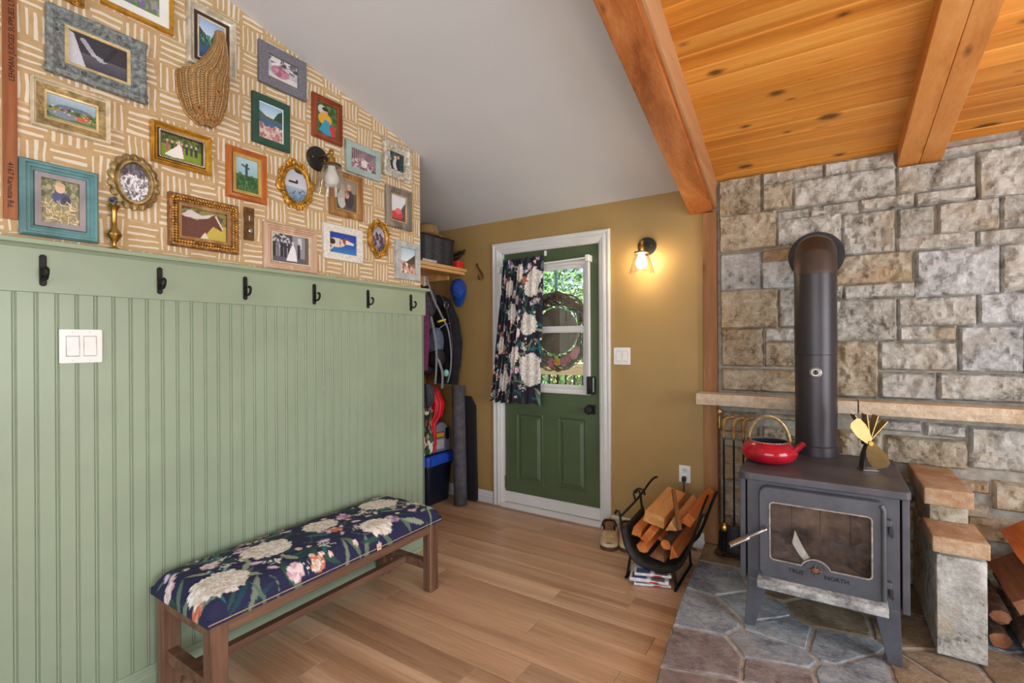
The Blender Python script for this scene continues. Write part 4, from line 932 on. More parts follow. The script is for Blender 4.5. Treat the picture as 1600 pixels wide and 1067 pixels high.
def picture(p4, label, mould, photo, inner=None, kind='step', wf=None, liners=(), oval=False, relief=None, res=60, tilt=0.0, scal=None, rot=0.0):
    y0, y1, z0, z1 = wallrect(p4); w, h = y1-y0, z1-z0
    fr = wall_empty('picture_frame', 'L', (XW+.001, (y0+y1)/2, (z0+z1)/2), label, 'picture frame', 'framed pictures on the papered wall', tilt=tilt)
    if not oval:
        wd = wf if wf else .03
        ring_frame(MB(), -w/2, w/2, -h/2, h/2, profile(kind, wd)).build('moulding', FM[mould], fr, smooth=True, angle=30)
        x = wd
        for nm, mt_, lw, zz in liners:
            ring_frame(MB(), -w/2+x, w/2-x, -h/2+x, h/2-x, [(0, zz-.006), (0, zz), (lw, zz-.001), (lw, zz-.008)]).build(nm, FM[mt_], fr); x += lw
        ax, bx = w/2-x+.001, h/2-x+.001
    else:
        wd = wf; n = 176
        rings_oval(MB(), w/2, h/2, [(0, 0, 1), (.0, .010, 1), (wd*.35, .017, .3), (wd*.5, .012, 0), (wd*.62, .020, 0), (wd*.85, .020, 0), (wd, .012, 0), (wd, .004, 0)], n, scal).build('moulding', FM[mould], fr, smooth=True, angle=60)
        ax, bx = w/2-wd+.002, h/2-wd+.002
    nx = res; ny = max(12, int(res*bx/ax)); cv_ = photo(nx, ny)
    print_plane('photograph', cv_, -ax, ax, -bx, bx, .005, fr, oval)
    MB().box(-w/2*.7, w/2*.7, -h/2*.7, h/2*.7, 0, .003).build('backing', M['dark'], fr)
    if relief: relief(fr, w, h, wd)
    return fr
def relief_balls(n_around, r, mt_, inset, zz=.02, rows=1, seed=1):
    def f(fr, w, h, wd):
        g_ = random.Random(seed); mb = MB()
        for rw in range(rows):
            ins = inset+rw*r*2.0
            per = 2*(w+h-4*ins); n = int(n_around*(per/(2*(w+h)))) if rows > 1 else n_around
            for q in range(n):
                s_ = per*q/n; a, b = w-2*ins, h-2*ins
                if s_ < a: x, y = -a/2+s_, -b/2
                elif s_ < a+b: x, y = a/2, -b/2+s_-a
                elif s_ < 2*a+b: x, y = a/2-(s_-a-b), b/2
                else: x, y = -a/2, b/2-(s_-2*a-b)
                rr = r*g_.uniform(.75, 1.25); mb.ball((x, y, zz), (rr, rr, rr*.6), 7, 4)
        o = mb.build('carved_relief', FM[mt_], fr, smooth=True); o['kind'] = 'stuff'
    return f
def relief_rope(mt_, inset, r=.003):
    def f(fr, w, h, wd):
        mb = MB(); a, b = w/2-inset, h/2-inset
        for (p, q) in (((-a, -b), (a, -b)), ((a, -b), (a, b)), ((a, b), (-a, b)), ((-a, b), (-a, -b))):
            n = int(math.hypot(q[0]-p[0], q[1]-p[1])/.006)
            for i in range(n):
                t = (i+.5)/n; c = (p[0]+(q[0]-p[0])*t, p[1]+(q[1]-p[1])*t, .017); d = Vector((q[0]-p[0], q[1]-p[1], 0)).normalized(); e = Vector((-d.y, d.x, 0))
                mb.tube([Vector(c)-d*.002-e*r, Vector(c)+d*.002+e*r], .0016, 5)
        mb.build('rope_bead', FM[mt_], fr)
    return f
def relief_scroll(mt_, seed, n=46, size=.011, open_=.55):
    def f(fr, w, h, wd):
        g_ = random.Random(seed); mb = MB()
        for q in range(n):
            s_ = 2*(w+h)*q/n; ins = wd*g_.uniform(.05, .75)
            a, b = w, h
            if s_ < a: x, y = -a/2+s_, -b/2+ins
            elif s_ < a+b: x, y = a/2-ins, -b/2+s_-a
            elif s_ < 2*a+b: x, y = a/2-(s_-a-b), b/2-ins
            else: x, y = -a/2+ins, b/2-(s_-2*a-b)
            a0 = g_.uniform(0, 6.28); pts = []
            for t in range(9):
                aa = a0+t*.62; rr = size*(1-t/10); pts.append((x+rr*math.cos(aa), y+rr*math.sin(aa), .014+.006*math.sin(t*.4)))
            mb.tube(pts, [.0036*(1-.07*t) for t in range(9)], 6)
        mb.build('scrollwork', FM[mt_], fr, smooth=True)
    return f
def oval_scroll(mt_, seed, n=40):
    def f(fr, w, h, wd):
        g_ = random.Random(seed); mb = MB()
        for q in range(n):
            t = 2*math.pi*q/n; rr = wd*g_.uniform(-.12, .4); x, y = (w/2-rr)*math.cos(t), (h/2-rr)*math.sin(t); a0 = g_.uniform(0, 6.28)
            big = 1.0+.7*abs(math.sin(t))**6
            pts = [(x+.009*big*(1-k_/9)*math.cos(a0+k_*.7), y+.009*big*(1-k_/9)*math.sin(a0+k_*.7), .014+.003*math.sin(k_)) for k_ in range(8)]
            mb.tube(pts, .003*big, 6)
        mb.build('scrollwork', FM[mt_], fr, smooth=True)
    return f
TLTR = lambda a, b, c, d: (a, b, c, d)
picture([(84, -120), (132, -100), (132, 8), (84, -4)], 'ornate gilt picture frame hung high above the grey scrolled frame', 'goldold', ph_path, wf=.03, relief=relief_scroll('goldold', 3, 40))
picture([(157, -130), (271, -88), (271, 57), (157, 2)], 'thin gold frame with a wide white mat around a flower print', 'gold', ph_purple, wf=.016, kind='flat', liners=(('mat_board', 'mat', .032, .010),))
picture([(72, 8), (228, 66), (226, 161), (71, 111)], 'wide grey scrolled frame around a wedding photo of held hands', 'greyorn', ph_hands, wf=.048, kind='cove', liners=(('inner_lip', 'goldpale', .010, .014),), relief=relief_scroll('greyorn', 5, 110, .010), res=80)
picture([(48, 120), (171, 156), (171, 225), (49, 196)], 'cream frame around a landscape with a red vehicle', 'cream', ph_sunset, wf=.012, kind='cove', liners=(('bronze_liner', 'oldbrass', .02, .015), ('pale_fillet', 'goldpale', .006, .013)), res=70)
picture([(292.5, -2), (369, 39), (366, 126), (292.5, 97)], 'pale silver frame with a lake photo behind the wicker basket', 'silver', ph_lake, wf=.026, kind='cove', liners=(('dark_fillet', 'darkline', .012, .014), ('linen_liner', 'cream', .008, .010)), res=60)
picture([(237, 186), (331, 217.5), (327, 275), (234, 250)], 'gold frame with a rope bead around a wedding party on grass', 'gold', ph_wedding, wf=.022, kind='cove', liners=(('bead_bed', 'darkline', .012, .014),), relief=relief_rope('cream', .028), res=80)
picture([(30, 245), (153, 271), (154, 380), (30, 366)], 'large distressed teal frame with a photo of a toddler in straw', 'teal', ph_child, wf=.036, kind='step', liners=(('grey_liner', 'lilac', .016, .015),), res=80)
picture([(172, 244), (247, 244), (247, 326), (172, 326)], 'scalloped oval brass frame with a waterfall photo', 'oldbrass', ph_falls, wf=.030, oval=True, res=64, scal=lambda t: .008*abs(math.sin(t*9)))
picture([(265, 299), (372, 324), (370, 400), (261, 380)], 'carved brown and gilt frame with a photo of a galloping horse', 'carved', ph_horse, wf=.034, kind='cove', liners=(('inner_moulding', 'bronze', .012, .018),), relief=relief_balls(90, .0055, 'goldold', .012, .024, 2, 4), res=70)
picture([(357, 223), (419, 247.5), (414, 322), (351, 303)], 'varnished orange wood frame with a gold liner and a figure in a green field', 'wine', ph_field, wf=.026, kind='step', liners=(('gold_liner', 'goldline', .014, .014),), res=56)
picture([(396, 141), (454, 167.5), (451, 239), (392.5, 219)], 'plain dark green frame with a rocky coast photo', 'green', ph_coast, wf=.030, kind='flat', liners=(('white_border', 'mat', .004, .008),), res=56)
picture([(406, 61), (481, 101), (475.5, 159), (402, 124)], 'wide grey linen covered frame with a pink rose photo', 'linen', ph_rose, wf=.045, kind='flat', res=64)
picture([(489, 143), (535, 165), (534, 230), (487, 210)], 'red brown ridged wooden frame with a child in a yellow coat', 'red', ph_kid, wf=.032, kind='step', res=50)
picture([(541, 216), (595, 241), (593, 285), (540, 265.5)], 'flat pale teal frame with a misty wedding photo', 'paleteal', ph_mist, wf=.034, kind='flat', res=54)
picture([(600, 216), (643, 236), (639, 286), (598, 272.5)], 'pierced white and silver baroque frame with a small couple photo', 'silverorn', ph_couple, wf=.052, kind='cove', relief=relief_scroll('silverorn', 8, 60, .017), res=40)
picture([(435, 254), (490, 254), (490, 325), (435, 325)], 'oval baroque gilt frame with a lake dock photo', 'goldold', ph_dock, wf=.034, oval=True, res=50, scal=lambda t: .007*math.sin(t*8)+.004*math.cos(t*4), relief=oval_scroll('gold', 2, 34))
picture([(516, 262), (568, 278), (565, 346), (515, 333)], 'stepped gilded walnut frame behind the wall lamp with a family photo', 'bronze', ph_family, wf=.034, kind='step', liners=(('gold_liner', 'goldline', .006, .012),), res=48)
picture([(414, 344), (495.6, 364), (493.7, 430), (410, 418)], 'limed pink wooden frame with a black and white wedding group', 'pink', ph_bw, wf=.038, kind='step', liners=(('pale_fillet', 'cream', .005, .013),), res=76)
picture([(507, 345), (568, 364), (564, 414), (503, 400)], 'white speckled frame with a dog against deep blue', 'white', ph_dog, wf=.038, kind='flat', res=56)
picture([(575, 345), (609, 345), (609, 401), (575, 401)], 'small octagonal gilt frame with an oval lilac landscape', 'goldold', ph_path, wf=.034, oval=True, res=36, scal=lambda t: .05*(math.cos(math.pi/8)/math.cos((t+math.pi/8) % (math.pi/4)-math.pi/8)-1), relief=oval_scroll('gold', 6, 30))
picture([(604, 288), (643, 301), (643, 362), (602, 352)], 'distressed dark grey wooden frame with a red boat photo', 'grey', ph_red, wf=.042, kind='step', liners=(('pale_fillet', 'goldpale', .006, .012),), res=40)
picture([(620, 373), (657, 384), (655, 440), (616, 434)], 'pale grey marbled frame with a mountain photo at the end of the wall', 'palegrey', ph_mount, wf=.040, kind='flat', res=36)

# lettering as thin raised print
def text(name, body, size, parent, mat, loc, rot=0.0, ext=.0006, font_align='LEFT', xs=1.0):
    c = bpy.data.curves.new(name, 'FONT'); c.body = body; c.size = size; c.extrude = ext; c.align_x = font_align; c.align_y = 'CENTER'; c.resolution_u = 2
    t = bpy.data.objects.new(name+'_tmp', c); COL.objects.link(t); bpy.context.view_layer.update()
    me_ = bpy.data.meshes.new_from_object(t.evaluated_get(bpy.context.evaluated_depsgraph_get())); bpy.data.objects.remove(t)
    me_.name = name; me_.materials.clear(); me_.materials.append(mat)
    o = bpy.data.objects.new(name, me_); COL.objects.link(o); o.parent = parent; o.location = loc; o.rotation_euler = (0, 0, rot); o.scale = (xs, 1, 1); return o
# old wooden yardstick
y0, y1, z0, z1 = wallrect([(5, 0), (28, 6), (28, 343), (5, 340)])
ru = wall_empty('yardstick', 'L', (XW+.001, (y0+y1)/2, z0), 'old reddish wooden yardstick printed with a supplier name beside the teal frame', 'yardstick')
MB().box(-(y1-y0)/2, (y1-y0)/2, 0, .92, 0, .007).build('stick', wood('old_yardstick', (120, 62, 30), (146, 82, 44), (166, 102, 60), 'y', .5, 16, 0, 10, .1), ru, bevel=.001)
za = on('x', XW+.012, 16, 125).z-z0; zb = on('x', XW+.012, 16, 253).z-z0
text('lettering', 'LEHMAN JUDGES SUPPLIES LTD.', .020, ru, M['dark'], (.004, za, .0075), R(90))
text('lettering', '4167 Karoutia Rd.', .020, ru, M['dark'], (-.001, zb, .0075), R(-90))
# brass wall vase with a blue flower
p = on('x', XW+.05, 183, 390)
va = tag(empty('bud_vase', (XW+.025, p.y, RAIL1+.017)), 'slim brass bud vase with a blue flower standing on the green ledge', 'vase')
vh = on('x', XW+.025, 186, 324).z-RAIL1-.017
MB().lathe([(.0, 0), (.016, 0), (.015, .004), (.006, .012), (.0055, .022), (.012, .034), (.022, .048), (.024, .056), (.018, .066), (.009, .078), (.008, .1), (.009, vh*.86), (.013, vh*.95), (.022, vh), (.020, vh), (.008, vh*.93), (.006, vh*.8)], (0, 0, 0), 'z', 28).build('body', M['brass'], va, smooth=True)
fl_ = MB(); g_ = random.Random(2)
for q in range(40):
    a, b = g_.uniform(0, 6.28), g_.uniform(.1, 1.5); d = Vector((math.sin(b)*math.cos(a), math.sin(b)*math.sin(a), math.cos(b)))*.014; fl_.ball((d.x, d.y, vh+.018+d.z), .0036, 6, 4)
fl_.build('flower', plain('slate_blue_petals', (66, 78, 104), .7), va)
lf = MB()
for q in range(6):
    a = q*1.05; d = Vector((math.cos(a), math.sin(a), .5)); e = Vector((-math.sin(a), math.cos(a), 0))*.006; o_ = Vector((0, 0, vh-.002)); lf.add([o_, o_+d*.014+e, o_+d*.028, o_+d*.014-e], [(0, 1, 2, 3)])
lf.build('leaves', plain('vase_leaf', (86, 120, 70), .6), va)
# old door plate with keyhole and button
y0, y1, z0, z1 = wallrect([(384, 323), (400, 326), (397, 377), (381, 373)])
dp = wall_empty('door_plate', 'L', (XW+.001, (y0+y1)/2, (z0+z1)/2), 'old brown door plate with a keyhole and round knob hung between pictures', 'door plate')
hw, hh = (y1-y0)/2, (z1-z0)/2
MB().prism(rrect(-hw, hw, -hh, hh, .003), 0, .006).build('plate', M['bronze'], dp, bevel=.001)
MB().lathe([(.012, 0), (.012, .006), (.010, .012), (0, .014)], (hw*.05, -hh*.42, .005), 'z', 18).build('button', M['chrome'], dp, smooth=True)
MB().box(-.0016, .0016, hh*.22, hh*.5, .0055, .0068).build('keyhole', M['plastic_w'], dp)
# wicker cornucopia basket
p = on('x', XW+.06, 330, 150); zt_ = on('x', XW+.05, 349, 46).z; zb_ = on('x', XW+.05, 335, 197).z
yl = on('x', XW+.05, 286, 150).y; yr = on('x', XW+.05, 361, 150).y; yt = on('x', XW+.05, 350, 46).y
bk = wall_empty('wall_basket', 'L', (XW+.001, (yl+yr)/2, zb_), 'flat backed wicker cornucopia basket with coiled rosettes hung on the wall', 'basket')
H_ = zt_-zb_; W_ = (yr-yl)/2; tx = yt-(yl+yr)/2
def wicker(name, c1, c2, su, sv):
    m = Mat(name, .65); tc = m.node('ShaderNodeTexCoord'); v = m.coord('UV'); m_ = m
    at = m.node('ShaderNodeAttribute'); at.attribute_name = 'weave'; sp = m.node('ShaderNodeSeparateXYZ'); m.nt.links.new(at.outputs['Vector'], sp.inputs[0])
    u, w_ = S(m.nt, sp.outputs[0])*su, S(m.nt, sp.outputs[1])*sv
    par = (u.floor()).mod(2.0); s1 = ((w_+par*.5)*6.2832).sin(); s2 = ((u)*3.1416).sin().abs()
    h_ = s1*.5+.5; hgt = h_*.7+s2*.4
    m.color(m.ramp(hgt*.8+m.noise(m.coord(), 40, 3)*.3, [(.25, c1), (.75, c2)])); m.bump(hgt, 1.0, .010); return m.m
def weave_attr(o, uv):
    a = o.data.attributes.new('weave', 'FLOAT_VECTOR', 'POINT'); a.data.foreach_set('vector', np.array([(u, v, 0) for u, v in uv], np.float32).ravel())
M['wicker'] = wicker('honey_wicker', (128, 88, 50), (208, 166, 110), 20, 44)
g = MB(); uvs = []
def prof_w(t):   # t 0 bottom .. 1 top : half width left, right, depth
    pts = [(0, .15, .30, .03), (.08, .70, .70, .062), (.25, 1.0, .92, .085), (.42, 1.06, 1.0, .088), (.47, .95, 1.02, .088), (.52, .58, 1.03, .080), (.60, .25, 1.02, .072), (.75, -.18, 1.0, .056), (.88, -.48, .95, .040), (1, -.55, .87, .026)]
    for (a, l0, r0, d0), (b, l1, r1, d1) in zip(pts[:-1], pts[1:]):
        if a <= t <= b: q = (t-a)/(b-a); return l0+(l1-l0)*q, r0+(r1-r0)*q, d0+(d1-d0)*q
for j in range(31):
    t = j/30; l, r2, d = prof_w(t)
    for i in range(25):
        a = math.pi*i/24; cx_ = (r2-l)/2*W_; hwid = (r2+l)/2*W_
        zz = .004+d*math.sin(a)**.8*(1+.04*math.sin(i*2.1)); g.v.append((cx_-hwid*math.cos(a), t*H_, zz)); uvs.append((i/24, t))
for j in range(30):
    for i in range(24): b = j*25+i; g.f.append((b, b+1, b+26, b+25))
o = g.build('woven_shell', M['wicker'], bk, smooth=True, solid=.004, angle=80); weave_attr(o, uvs)
rb = MB()
for i in range(0, 25, 2): rb.tube([Vector(g.v[j*25+i])+Vector((0, 0, .001)) for j in range(31)], .003, 5)
rb.build('rib', plain('cane_rib', (178, 134, 82), .6, 0, .2, 60), bk, smooth=True)
rimp = [Vector(g.v[(14-j//2)*25+0]) if False else Vector(g.v[j*25+0]) for j in range(0, 15)]
MB().tube(rimp, .006, 7).build('rim', plain('cane_rim', (166, 122, 72), .6, 0, .2, 60), bk, smooth=True)
for (u, t, rr) in ((.30, .13, .017), (.46, .09, .013), (.62, .07, .012), (.62, .30, .014)):
    i, j = int(u*24), int(t*30); c = Vector(g.v[j*25+i]); mb = MB()
    for k_ in range(3): mb.torus((c.x, c.y, c.z+.004+k_*.003), rr*(1-.22*k_), .0032, 'z', 18, 6)
    mb.build('rosette', plain('cane_coil', (156, 110, 62), .6, 0, .2, 60), bk, smooth=True)

# ------------------------------------------------------------------ coat hooks on the green rail
hk_px = [(67, 399, 448), (249.5, 418, 459), (383, 433, 469), (491, 446, 476), (575, 456, 484), (642, 463, 488)]
proto = None
HK_AT = ['below the large teal frame', 'below the brass bud vase', 'below the old door plate', 'below the limed pink wedding frame', 'below the white speckled dog frame', 'below the mountain photo']
for (px, ya, yb_), hk_at in zip(hk_px, HK_AT):
    p0 = on('x', XW+.022, px, ya); p1 = on('x', XW+.022, px, yb_); zc_ = 1.566
    if proto is None:
        h = wall_empty('coat_hook', 'L', (XW+.0195, p0.y, zc_), 'black iron coat hook on the green rail '+hk_at, 'coat hook', 'coat hooks on the green rail')
        pl = []
        for k_ in range(25):
            a = 2*math.pi*k_/24; pl.append((.0095*math.cos(a), (.043 if math.sin(a) > 0 else -.043)+.0095*math.sin(a)))
        MB().prism(pl[:-1], 0, .006).build('plate', M['iron'], h, bevel=.002)
        pts = spline([(0, -.020, .004), (0, -.030, .018), (0, -.030, .034), (0, -.016, .046), (0, .000, .045), (0, .004, .036)], 4)
        MB().tube(pts, [.006, .006, .006, .0055, .0055, .0055, .0055, .0055, .0055, .0055, .0055, .0055, .0058, .006, .0062, .0064, .0064, .0066, .007, .0075, .008][:len(pts)], 10, flat=.8).build('hook', M['iron'], h, smooth=True)
        MB().ball((0, -.043, .006), (.004, .004, .003), 8, 5).build('screw', M['stovedark'], h, smooth=True)
        proto = h
    else:
        h = copy_tree(proto); h['label'] = 'black iron coat hook on the green rail '+hk_at; h.matrix_world = Matrix.Translation((XW+.0195, p0.y, zc_)) @ WALLROT['L'].to_4x4()
# ------------------------------------------------------------------ switches, outlet
def switch(name, wall, p, w, h, label):
    e = wall_empty(name, wall, p, label, 'light switch')
    MB().prism(rrect(-w/2, w/2, -h/2, h/2, .004), 0, .006).build('plate', M['plastic_w'], e, bevel=.002)
    for s_ in (-1, 1):
        MB().box(s_*w*.2-.0185, s_*w*.2+.0185, -.036, .036, .005, .0066).build('bezel', M['grout'], e)
        q = MB(); q.prism([(-.033, .0062), (.033, .0062), (.033, .0075), (0, .0095), (-.033, .0115)], s_*w*.2-.0165, s_*w*.2+.0165, 'x'); q.build('rocker', M['plastic_w'], e, bevel=.0008)
    for sx_ in (-1, 1):
        for sy_ in (-1, 1): MB().lathe([(.0028, .006), (.0022, .0072), (0, .0074)], (sx_*w*.2, sy_*h*.42, 0), 'z', 8).build('screw', M['trim'], e)
a = on('x', XW+.016, 92, 514); b = on('x', XW+.016, 160, 566)
switch('light_switch', 'L', (XW+.0125, (a.y+b.y)/2, (a.z+b.z)/2), b.y-a.y, a.z-b.z, 'white double rocker switch on the green beadboard')
a = on('y', YD-.004, 959, 543); b = on('y', YD-.004, 985, 570)
switch('light_switch', 'D', ((a.x+b.x)/2, YD-.0005, (a.z+b.z)/2), b.x-a.x, a.z-b.z, 'white double rocker switch on the mustard wall below the lamp')
a = on('y', YD-.004, 1061, 726); b = on('y', YD-.004, 1079, 755); w, h_ = b.x-a.x, a.z-b.z
ou = wall_empty('power_outlet', 'D', ((a.x+b.x)/2, YD-.0005, (a.z+b.z)/2), 'white duplex outlet low on the mustard wall', 'outlet')
MB().prism(rrect(-w/2, w/2, -h_/2, h_/2, .004), 0, .006).build('plate', M['plastic_w'], ou, bevel=.002)
for s_ in (-1, 1):
    MB().prism(rrect(-.017, .017, s_*.024-.014, s_*.024+.014, .01), .005, .0085).build('socket', M['trim'], ou)
    for t_ in (-.006, .006): MB().box(t_-.0012, t_+.0012, s_*.024-.003, s_*.024+.006, .008, .0092).build('slot', M['dark'], ou)
px_, pz_ = (a.x+b.x)/2, (a.z+b.z)/2
pc = tag(empty('plugged_cable', (px_, YD-.02, pz_)), 'black power cord plugged into the outlet by the log holder', 'cord')
MB().box(-.012, .012, -.022, .008, -.044, -.012).build('plug', M['black'], pc, bevel=.004)
MB().tube(spline([(0, -.010, -.04), (0, -.012, -.10), (-.004, -.010, -.25), (-.01, -.008, pz_*-1+.02), (.02, -.012, -pz_+.006), (.06, -.03, -pz_+.006), (.085, -.05, -pz_+.006)], 5), .0036, 8).build('cable', M['black'], pc, smooth=True)
# bronze hook on the mustard wall
a = on('y', YD-.02, 744, 413); b = on('y', YD-.02, 757, 436)
wh = wall_empty('wall_hook', 'D', (a.x, YD-.001, a.z), 'small brown scrolled hook on the mustard wall beside the cap', 'hook')
hz = b.z-a.z
MB().tube(spline([(0, 0, .006), (.006, -.014, .008), (.03, -.05, .012), (.055, hz*.62, .018), (.072, hz*.86, .030), (.068, hz, .044), (.050, hz*.98, .050), (.044, hz*.80, .048), (.05, hz*.74, .044)], 4), .0078, 8).build('scroll', M['bronze'], wh, smooth=True)
MB().ball((0.0, -.002, .006), (.008, .014, .006), 10, 6).build('mount', M['bronze'], wh, smooth=True)

# ------------------------------------------------------------------ wall lamps
M['bulbwhite'] = plain('opal_bulb', (236, 236, 234), .25, 0, .02)
def sconce(wall, p, label, lit, lean=0.0):
    e = wall_empty('wall_lamp', wall, p, label, 'wall lamp')
    MB().lathe([(0, 0), (.062, 0), (.062, .010), (.058, .014), (0, .014)], (0, 0, 0), 'z', 40).build('backplate', M['black'], e, smooth=True)
    for s_ in (-1, 1): MB().ball((s_*.034, 0, .015), .004, 8, 5).build('screw', M['brass'], e)
    MB().tube([(0, .004, .012), (0, .006, .105), (0, .006, .115)], .006, 10).build('arm', M['brass'], e, smooth=True)
    MB().lathe([(.009, .024), (.012, .02), (.012, .008), (.008, .004), (.008, -.012), (.017, -.018), (.020, -.045), (.018, -.05), (.018, -.056)], (0, 0, .118), 'y', 20).build('socket', M['brass'], e, smooth=True)
    MB().ball((0, .006, .118), .011, 12, 7).build('swivel', M['brass'], e, smooth=True)
    MB().lathe([(.018, -.048), (.046, -.053), (.047, -.062), (.042, -.063)], (0, 0, .118), 'y', 28).build('shade_ring', M['bronze'], e, smooth=True)
    MB().lathe([(.043, -.060), (.048, -.075), (.081, -.188), (.083, -.193), (.081, -.193), (.046, -.076), (.041, -.062)], (0, 0, .118), 'y', 40).build('glass_shade', M['bulbglass'], e, smooth=True)
    bm_ = glow('lit_bulb', (255, 226, 180), 85.0) if lit else M['bulbwhite']
    MB().lathe([(.018, -.056), (.019, -.078), (.027, -.096), (.035, -.116), (.034, -.138), (.022, -.157), (0, -.164)], (0, 0, .118), 'y', 28).build('bulb', bm_, e, smooth=True)
    return e
p = on('x', XW+.01, 497, 248); sconce('L', (XW+.001, p.y, p.z), 'unlit black and brass wall lamp with a clear glass shade among the pictures', False)
p = on('y', YD-.01, 1010.5, 385); sconce('D', (p.x, YD-.001, p.z), 'lit black and brass wall lamp with a clear glass shade on the mustard wall', True)
# ------------------------------------------------------------------ upholstered bench
M['bench'] = wood('reclaimed_brown_wood', (80, 54, 40), (120, 86, 66), (150, 114, 90), 'y', .6, 10, 0, 30, .15, .3, .07)
M['benchv'] = wood('reclaimed_brown_wood_upright', (80, 54, 40), (120, 86, 66), (150, 114, 90), 'z', .6, 10, 0, 30, .15, .3, .07)
be = tag(empty('bench', (-1.96, 1.393, 0)), 'low wooden bench with a padded seat in navy floral fabric against the green wall', 'bench')
bx0, bx1, by0, by1 = -.205, .205, -.572, .572
for x0 in (bx0, bx1-.052):
    for y0 in (by0, by1-.060): MB().box(x0, x0+.052, y0, y0+.060, 0, .36).build('leg', M['benchv'], be, bevel=.003)
for x0 in (bx0+.004, bx1-.030): MB().box(x0, x0+.026, by0+.060, by1-.060, .312, .358).build('long_rail', M['bench'], be, bevel=.002)
for y0 in (by0+.004, by1-.034): MB().box(bx0+.052, bx1-.052, y0, y0+.03, .312, .358).build('end_rail', M['bench'], be, bevel=.002)
for y0 in (by0+.010, by1-.050): MB().box(bx0+.052, bx1-.052, y0, y0+.04, .110, .154).build('end_stretcher', M['bench'], be, bevel=.002)
MB().box(-.018, .018, by0+.050, by1-.050, .116, .150).build('long_stretcher', M['bench'], be, bevel=.002)
MB().box(bx0, bx1, by0, by1, .358, .372).build('seat_board', M['bench'], be)
# padded seat with print
L_, W_c, rr_, hc = by1-by0+.03, bx1-bx0+.03, .055, .088
def arc_axis(Ln, n):
    out = []
    na = 14
    for k_ in range(na): th = math.pi/2*k_/na; out.append((rr_*(1-math.cos(th)), rr_*th))
    for k_ in range(n+1): out.append((rr_+(Ln-2*rr_)*k_/n, rr_*math.pi/2+(Ln-2*rr_)*k_/n))
    tot = rr_*math.pi+(Ln-2*rr_)
    for k_ in range(na-1, -1, -1): th = math.pi/2*k_/na; out.append((Ln-rr_*(1-math.cos(th)), tot-rr_*th))
    return out, tot
ax_y, ty = arc_axis(L_, 330); ax_x, tx_ = arc_axis(W_c, 110)
V = []; UV = []
def edgef(d): d = min(1, max(0, d/rr_)); return math.sqrt(max(0, 1-(1-d)**2))
for (yv, sv) in ax_y:
    for (xv, su) in ax_x:
        fx = edgef(min(xv, W_c-xv)); fy = edgef(min(yv, L_-yv)); f = min(fx, fy) if min(fx, fy) < .3 else (fx*fy)
        cx_ = 1-((xv/W_c-.5)*2)**2; cy_ = 1-((yv/L_-.5)*2)**4
        z = .372+hc*f*(.80+.20*cx_*cy_)+.0025*fbm(xv*14, yv*14, 2)*f-(.010 if f < .02 else 0)
        V.append((xv-W_c/2, yv-L_/2, z)); UV.append((sv/ty, su/tx_))
nX = len(ax_x); F_ = [(j*nX+i, j*nX+i+1, (j+1)*nX+i+1, (j+1)*nX+i) for j in range(len(ax_y)-1) for i in range(nX-1)]
me = bpy.data.meshes.new('seat_cushion'); me.from_pydata(V, [], F_); me.materials.append(M['fabric_print']); me.polygons.foreach_set('use_smooth', [True]*len(F_))
sc_ = bpy.data.objects.new('seat_cushion', me); COL.objects.link(sc_); sc_.parent = be
paint_mesh(sc_, UV, floral(ty, tx_, .0026, 33, (34, 36, 74), centres=[(.30, .48), (.53, .40), (.82, .38), (.10, .70), (.66, .8)], density=1.1))
MB().tube([(bx0-.012, by0-.012, .373), (bx1+.012, by0-.012, .373), (bx1+.012, by1+.012, .373), (bx0-.012, by1+.012, .373)], .004, 6, loop=True).build('edge_braid', plain('beige_braid', (164, 142, 116), .9, 0, .2, 200), be)
# ------------------------------------------------------------------ wood stove
SX, SY = -.036, 2.40     # centre of the front, front plane
st = tag(empty('wood_stove', (SX, SY, HZ+.004)), 'charcoal wood burning stove with a glass door and flared legs on the flagstone hearth', 'stove')
def zl(z): return z-HZ-.004
def sxl(X): return X-SX
x0, x1 = sxl(-.305), sxl(.232); ZB, ZT_ = zl(.262), zl(.700); DEP = .60
# firebox: sides, back, bottom, top and front frame with the door opening
ox0, ox1, oz0, oz1 = sxl(-.232), sxl(.160), zl(.335), zl(.655)
for a, b in ((x0, x0+.012), (x1-.012, x1)): MB().box(a, b, .012, DEP-.02, ZB, ZT_).build('side_plate', M['stove'], st)
MB().box(x0+.012, x1-.012, DEP-.032, DEP-.02, ZB, ZT_).build('back_plate', M['stovedark'], st)
MB().box(x0+.012, x1-.012, .012, DEP-.032, ZB, ZB+.02).build('bottom_plate', M['stovedark'], st)
g = MB(); 
for a, b, c, d in ((x0, ox0, ZB, ZT_), (ox1, x1, ZB, ZT_), (ox0, ox1, ZB, oz0), (ox0, ox1, oz1, ZT_)): g.box(a, b, 0, .012, c, d)
g.build('front_plate', M['stove'], st)
for a, b in ((sxl(-.335), sxl(-.312)), (sxl(.238), sxl(.262))): MB().box(a, b, -.004, DEP-.02, zl(.255), ZT_).build('side_shield', M['stove'], st, bevel=.003)
# bricks inside
M['brick'] = plain('sooty_firebrick', (156, 122, 98), .95, 0, .35, 12, .4, 80)
for k_ in range(4):
    w_ = (x1-x0-.03)/4
    MB().box(x0+.015+k_*w_+.001, x0+.015+(k_+1)*w_-.001, DEP-.062, DEP-.034, ZB+.022, ZT_-.10).build('firebrick', M['brick'], st, bevel=.003)
for k_ in range(3):
    for a in (x0+.013, x1-.041): MB().box(a, a+.028, .06+k_*.155, .06+k_*.155+.153, ZB+.022, ZT_-.12).build('firebrick', M['brick'], st, bevel=.003)
    MB().box(x0+.045, x1-.045, .05+k_*.16, .05+k_*.16+.158, ZB+.021, ZB+.045).build('firebrick', M['brick'], st, bevel=.003)
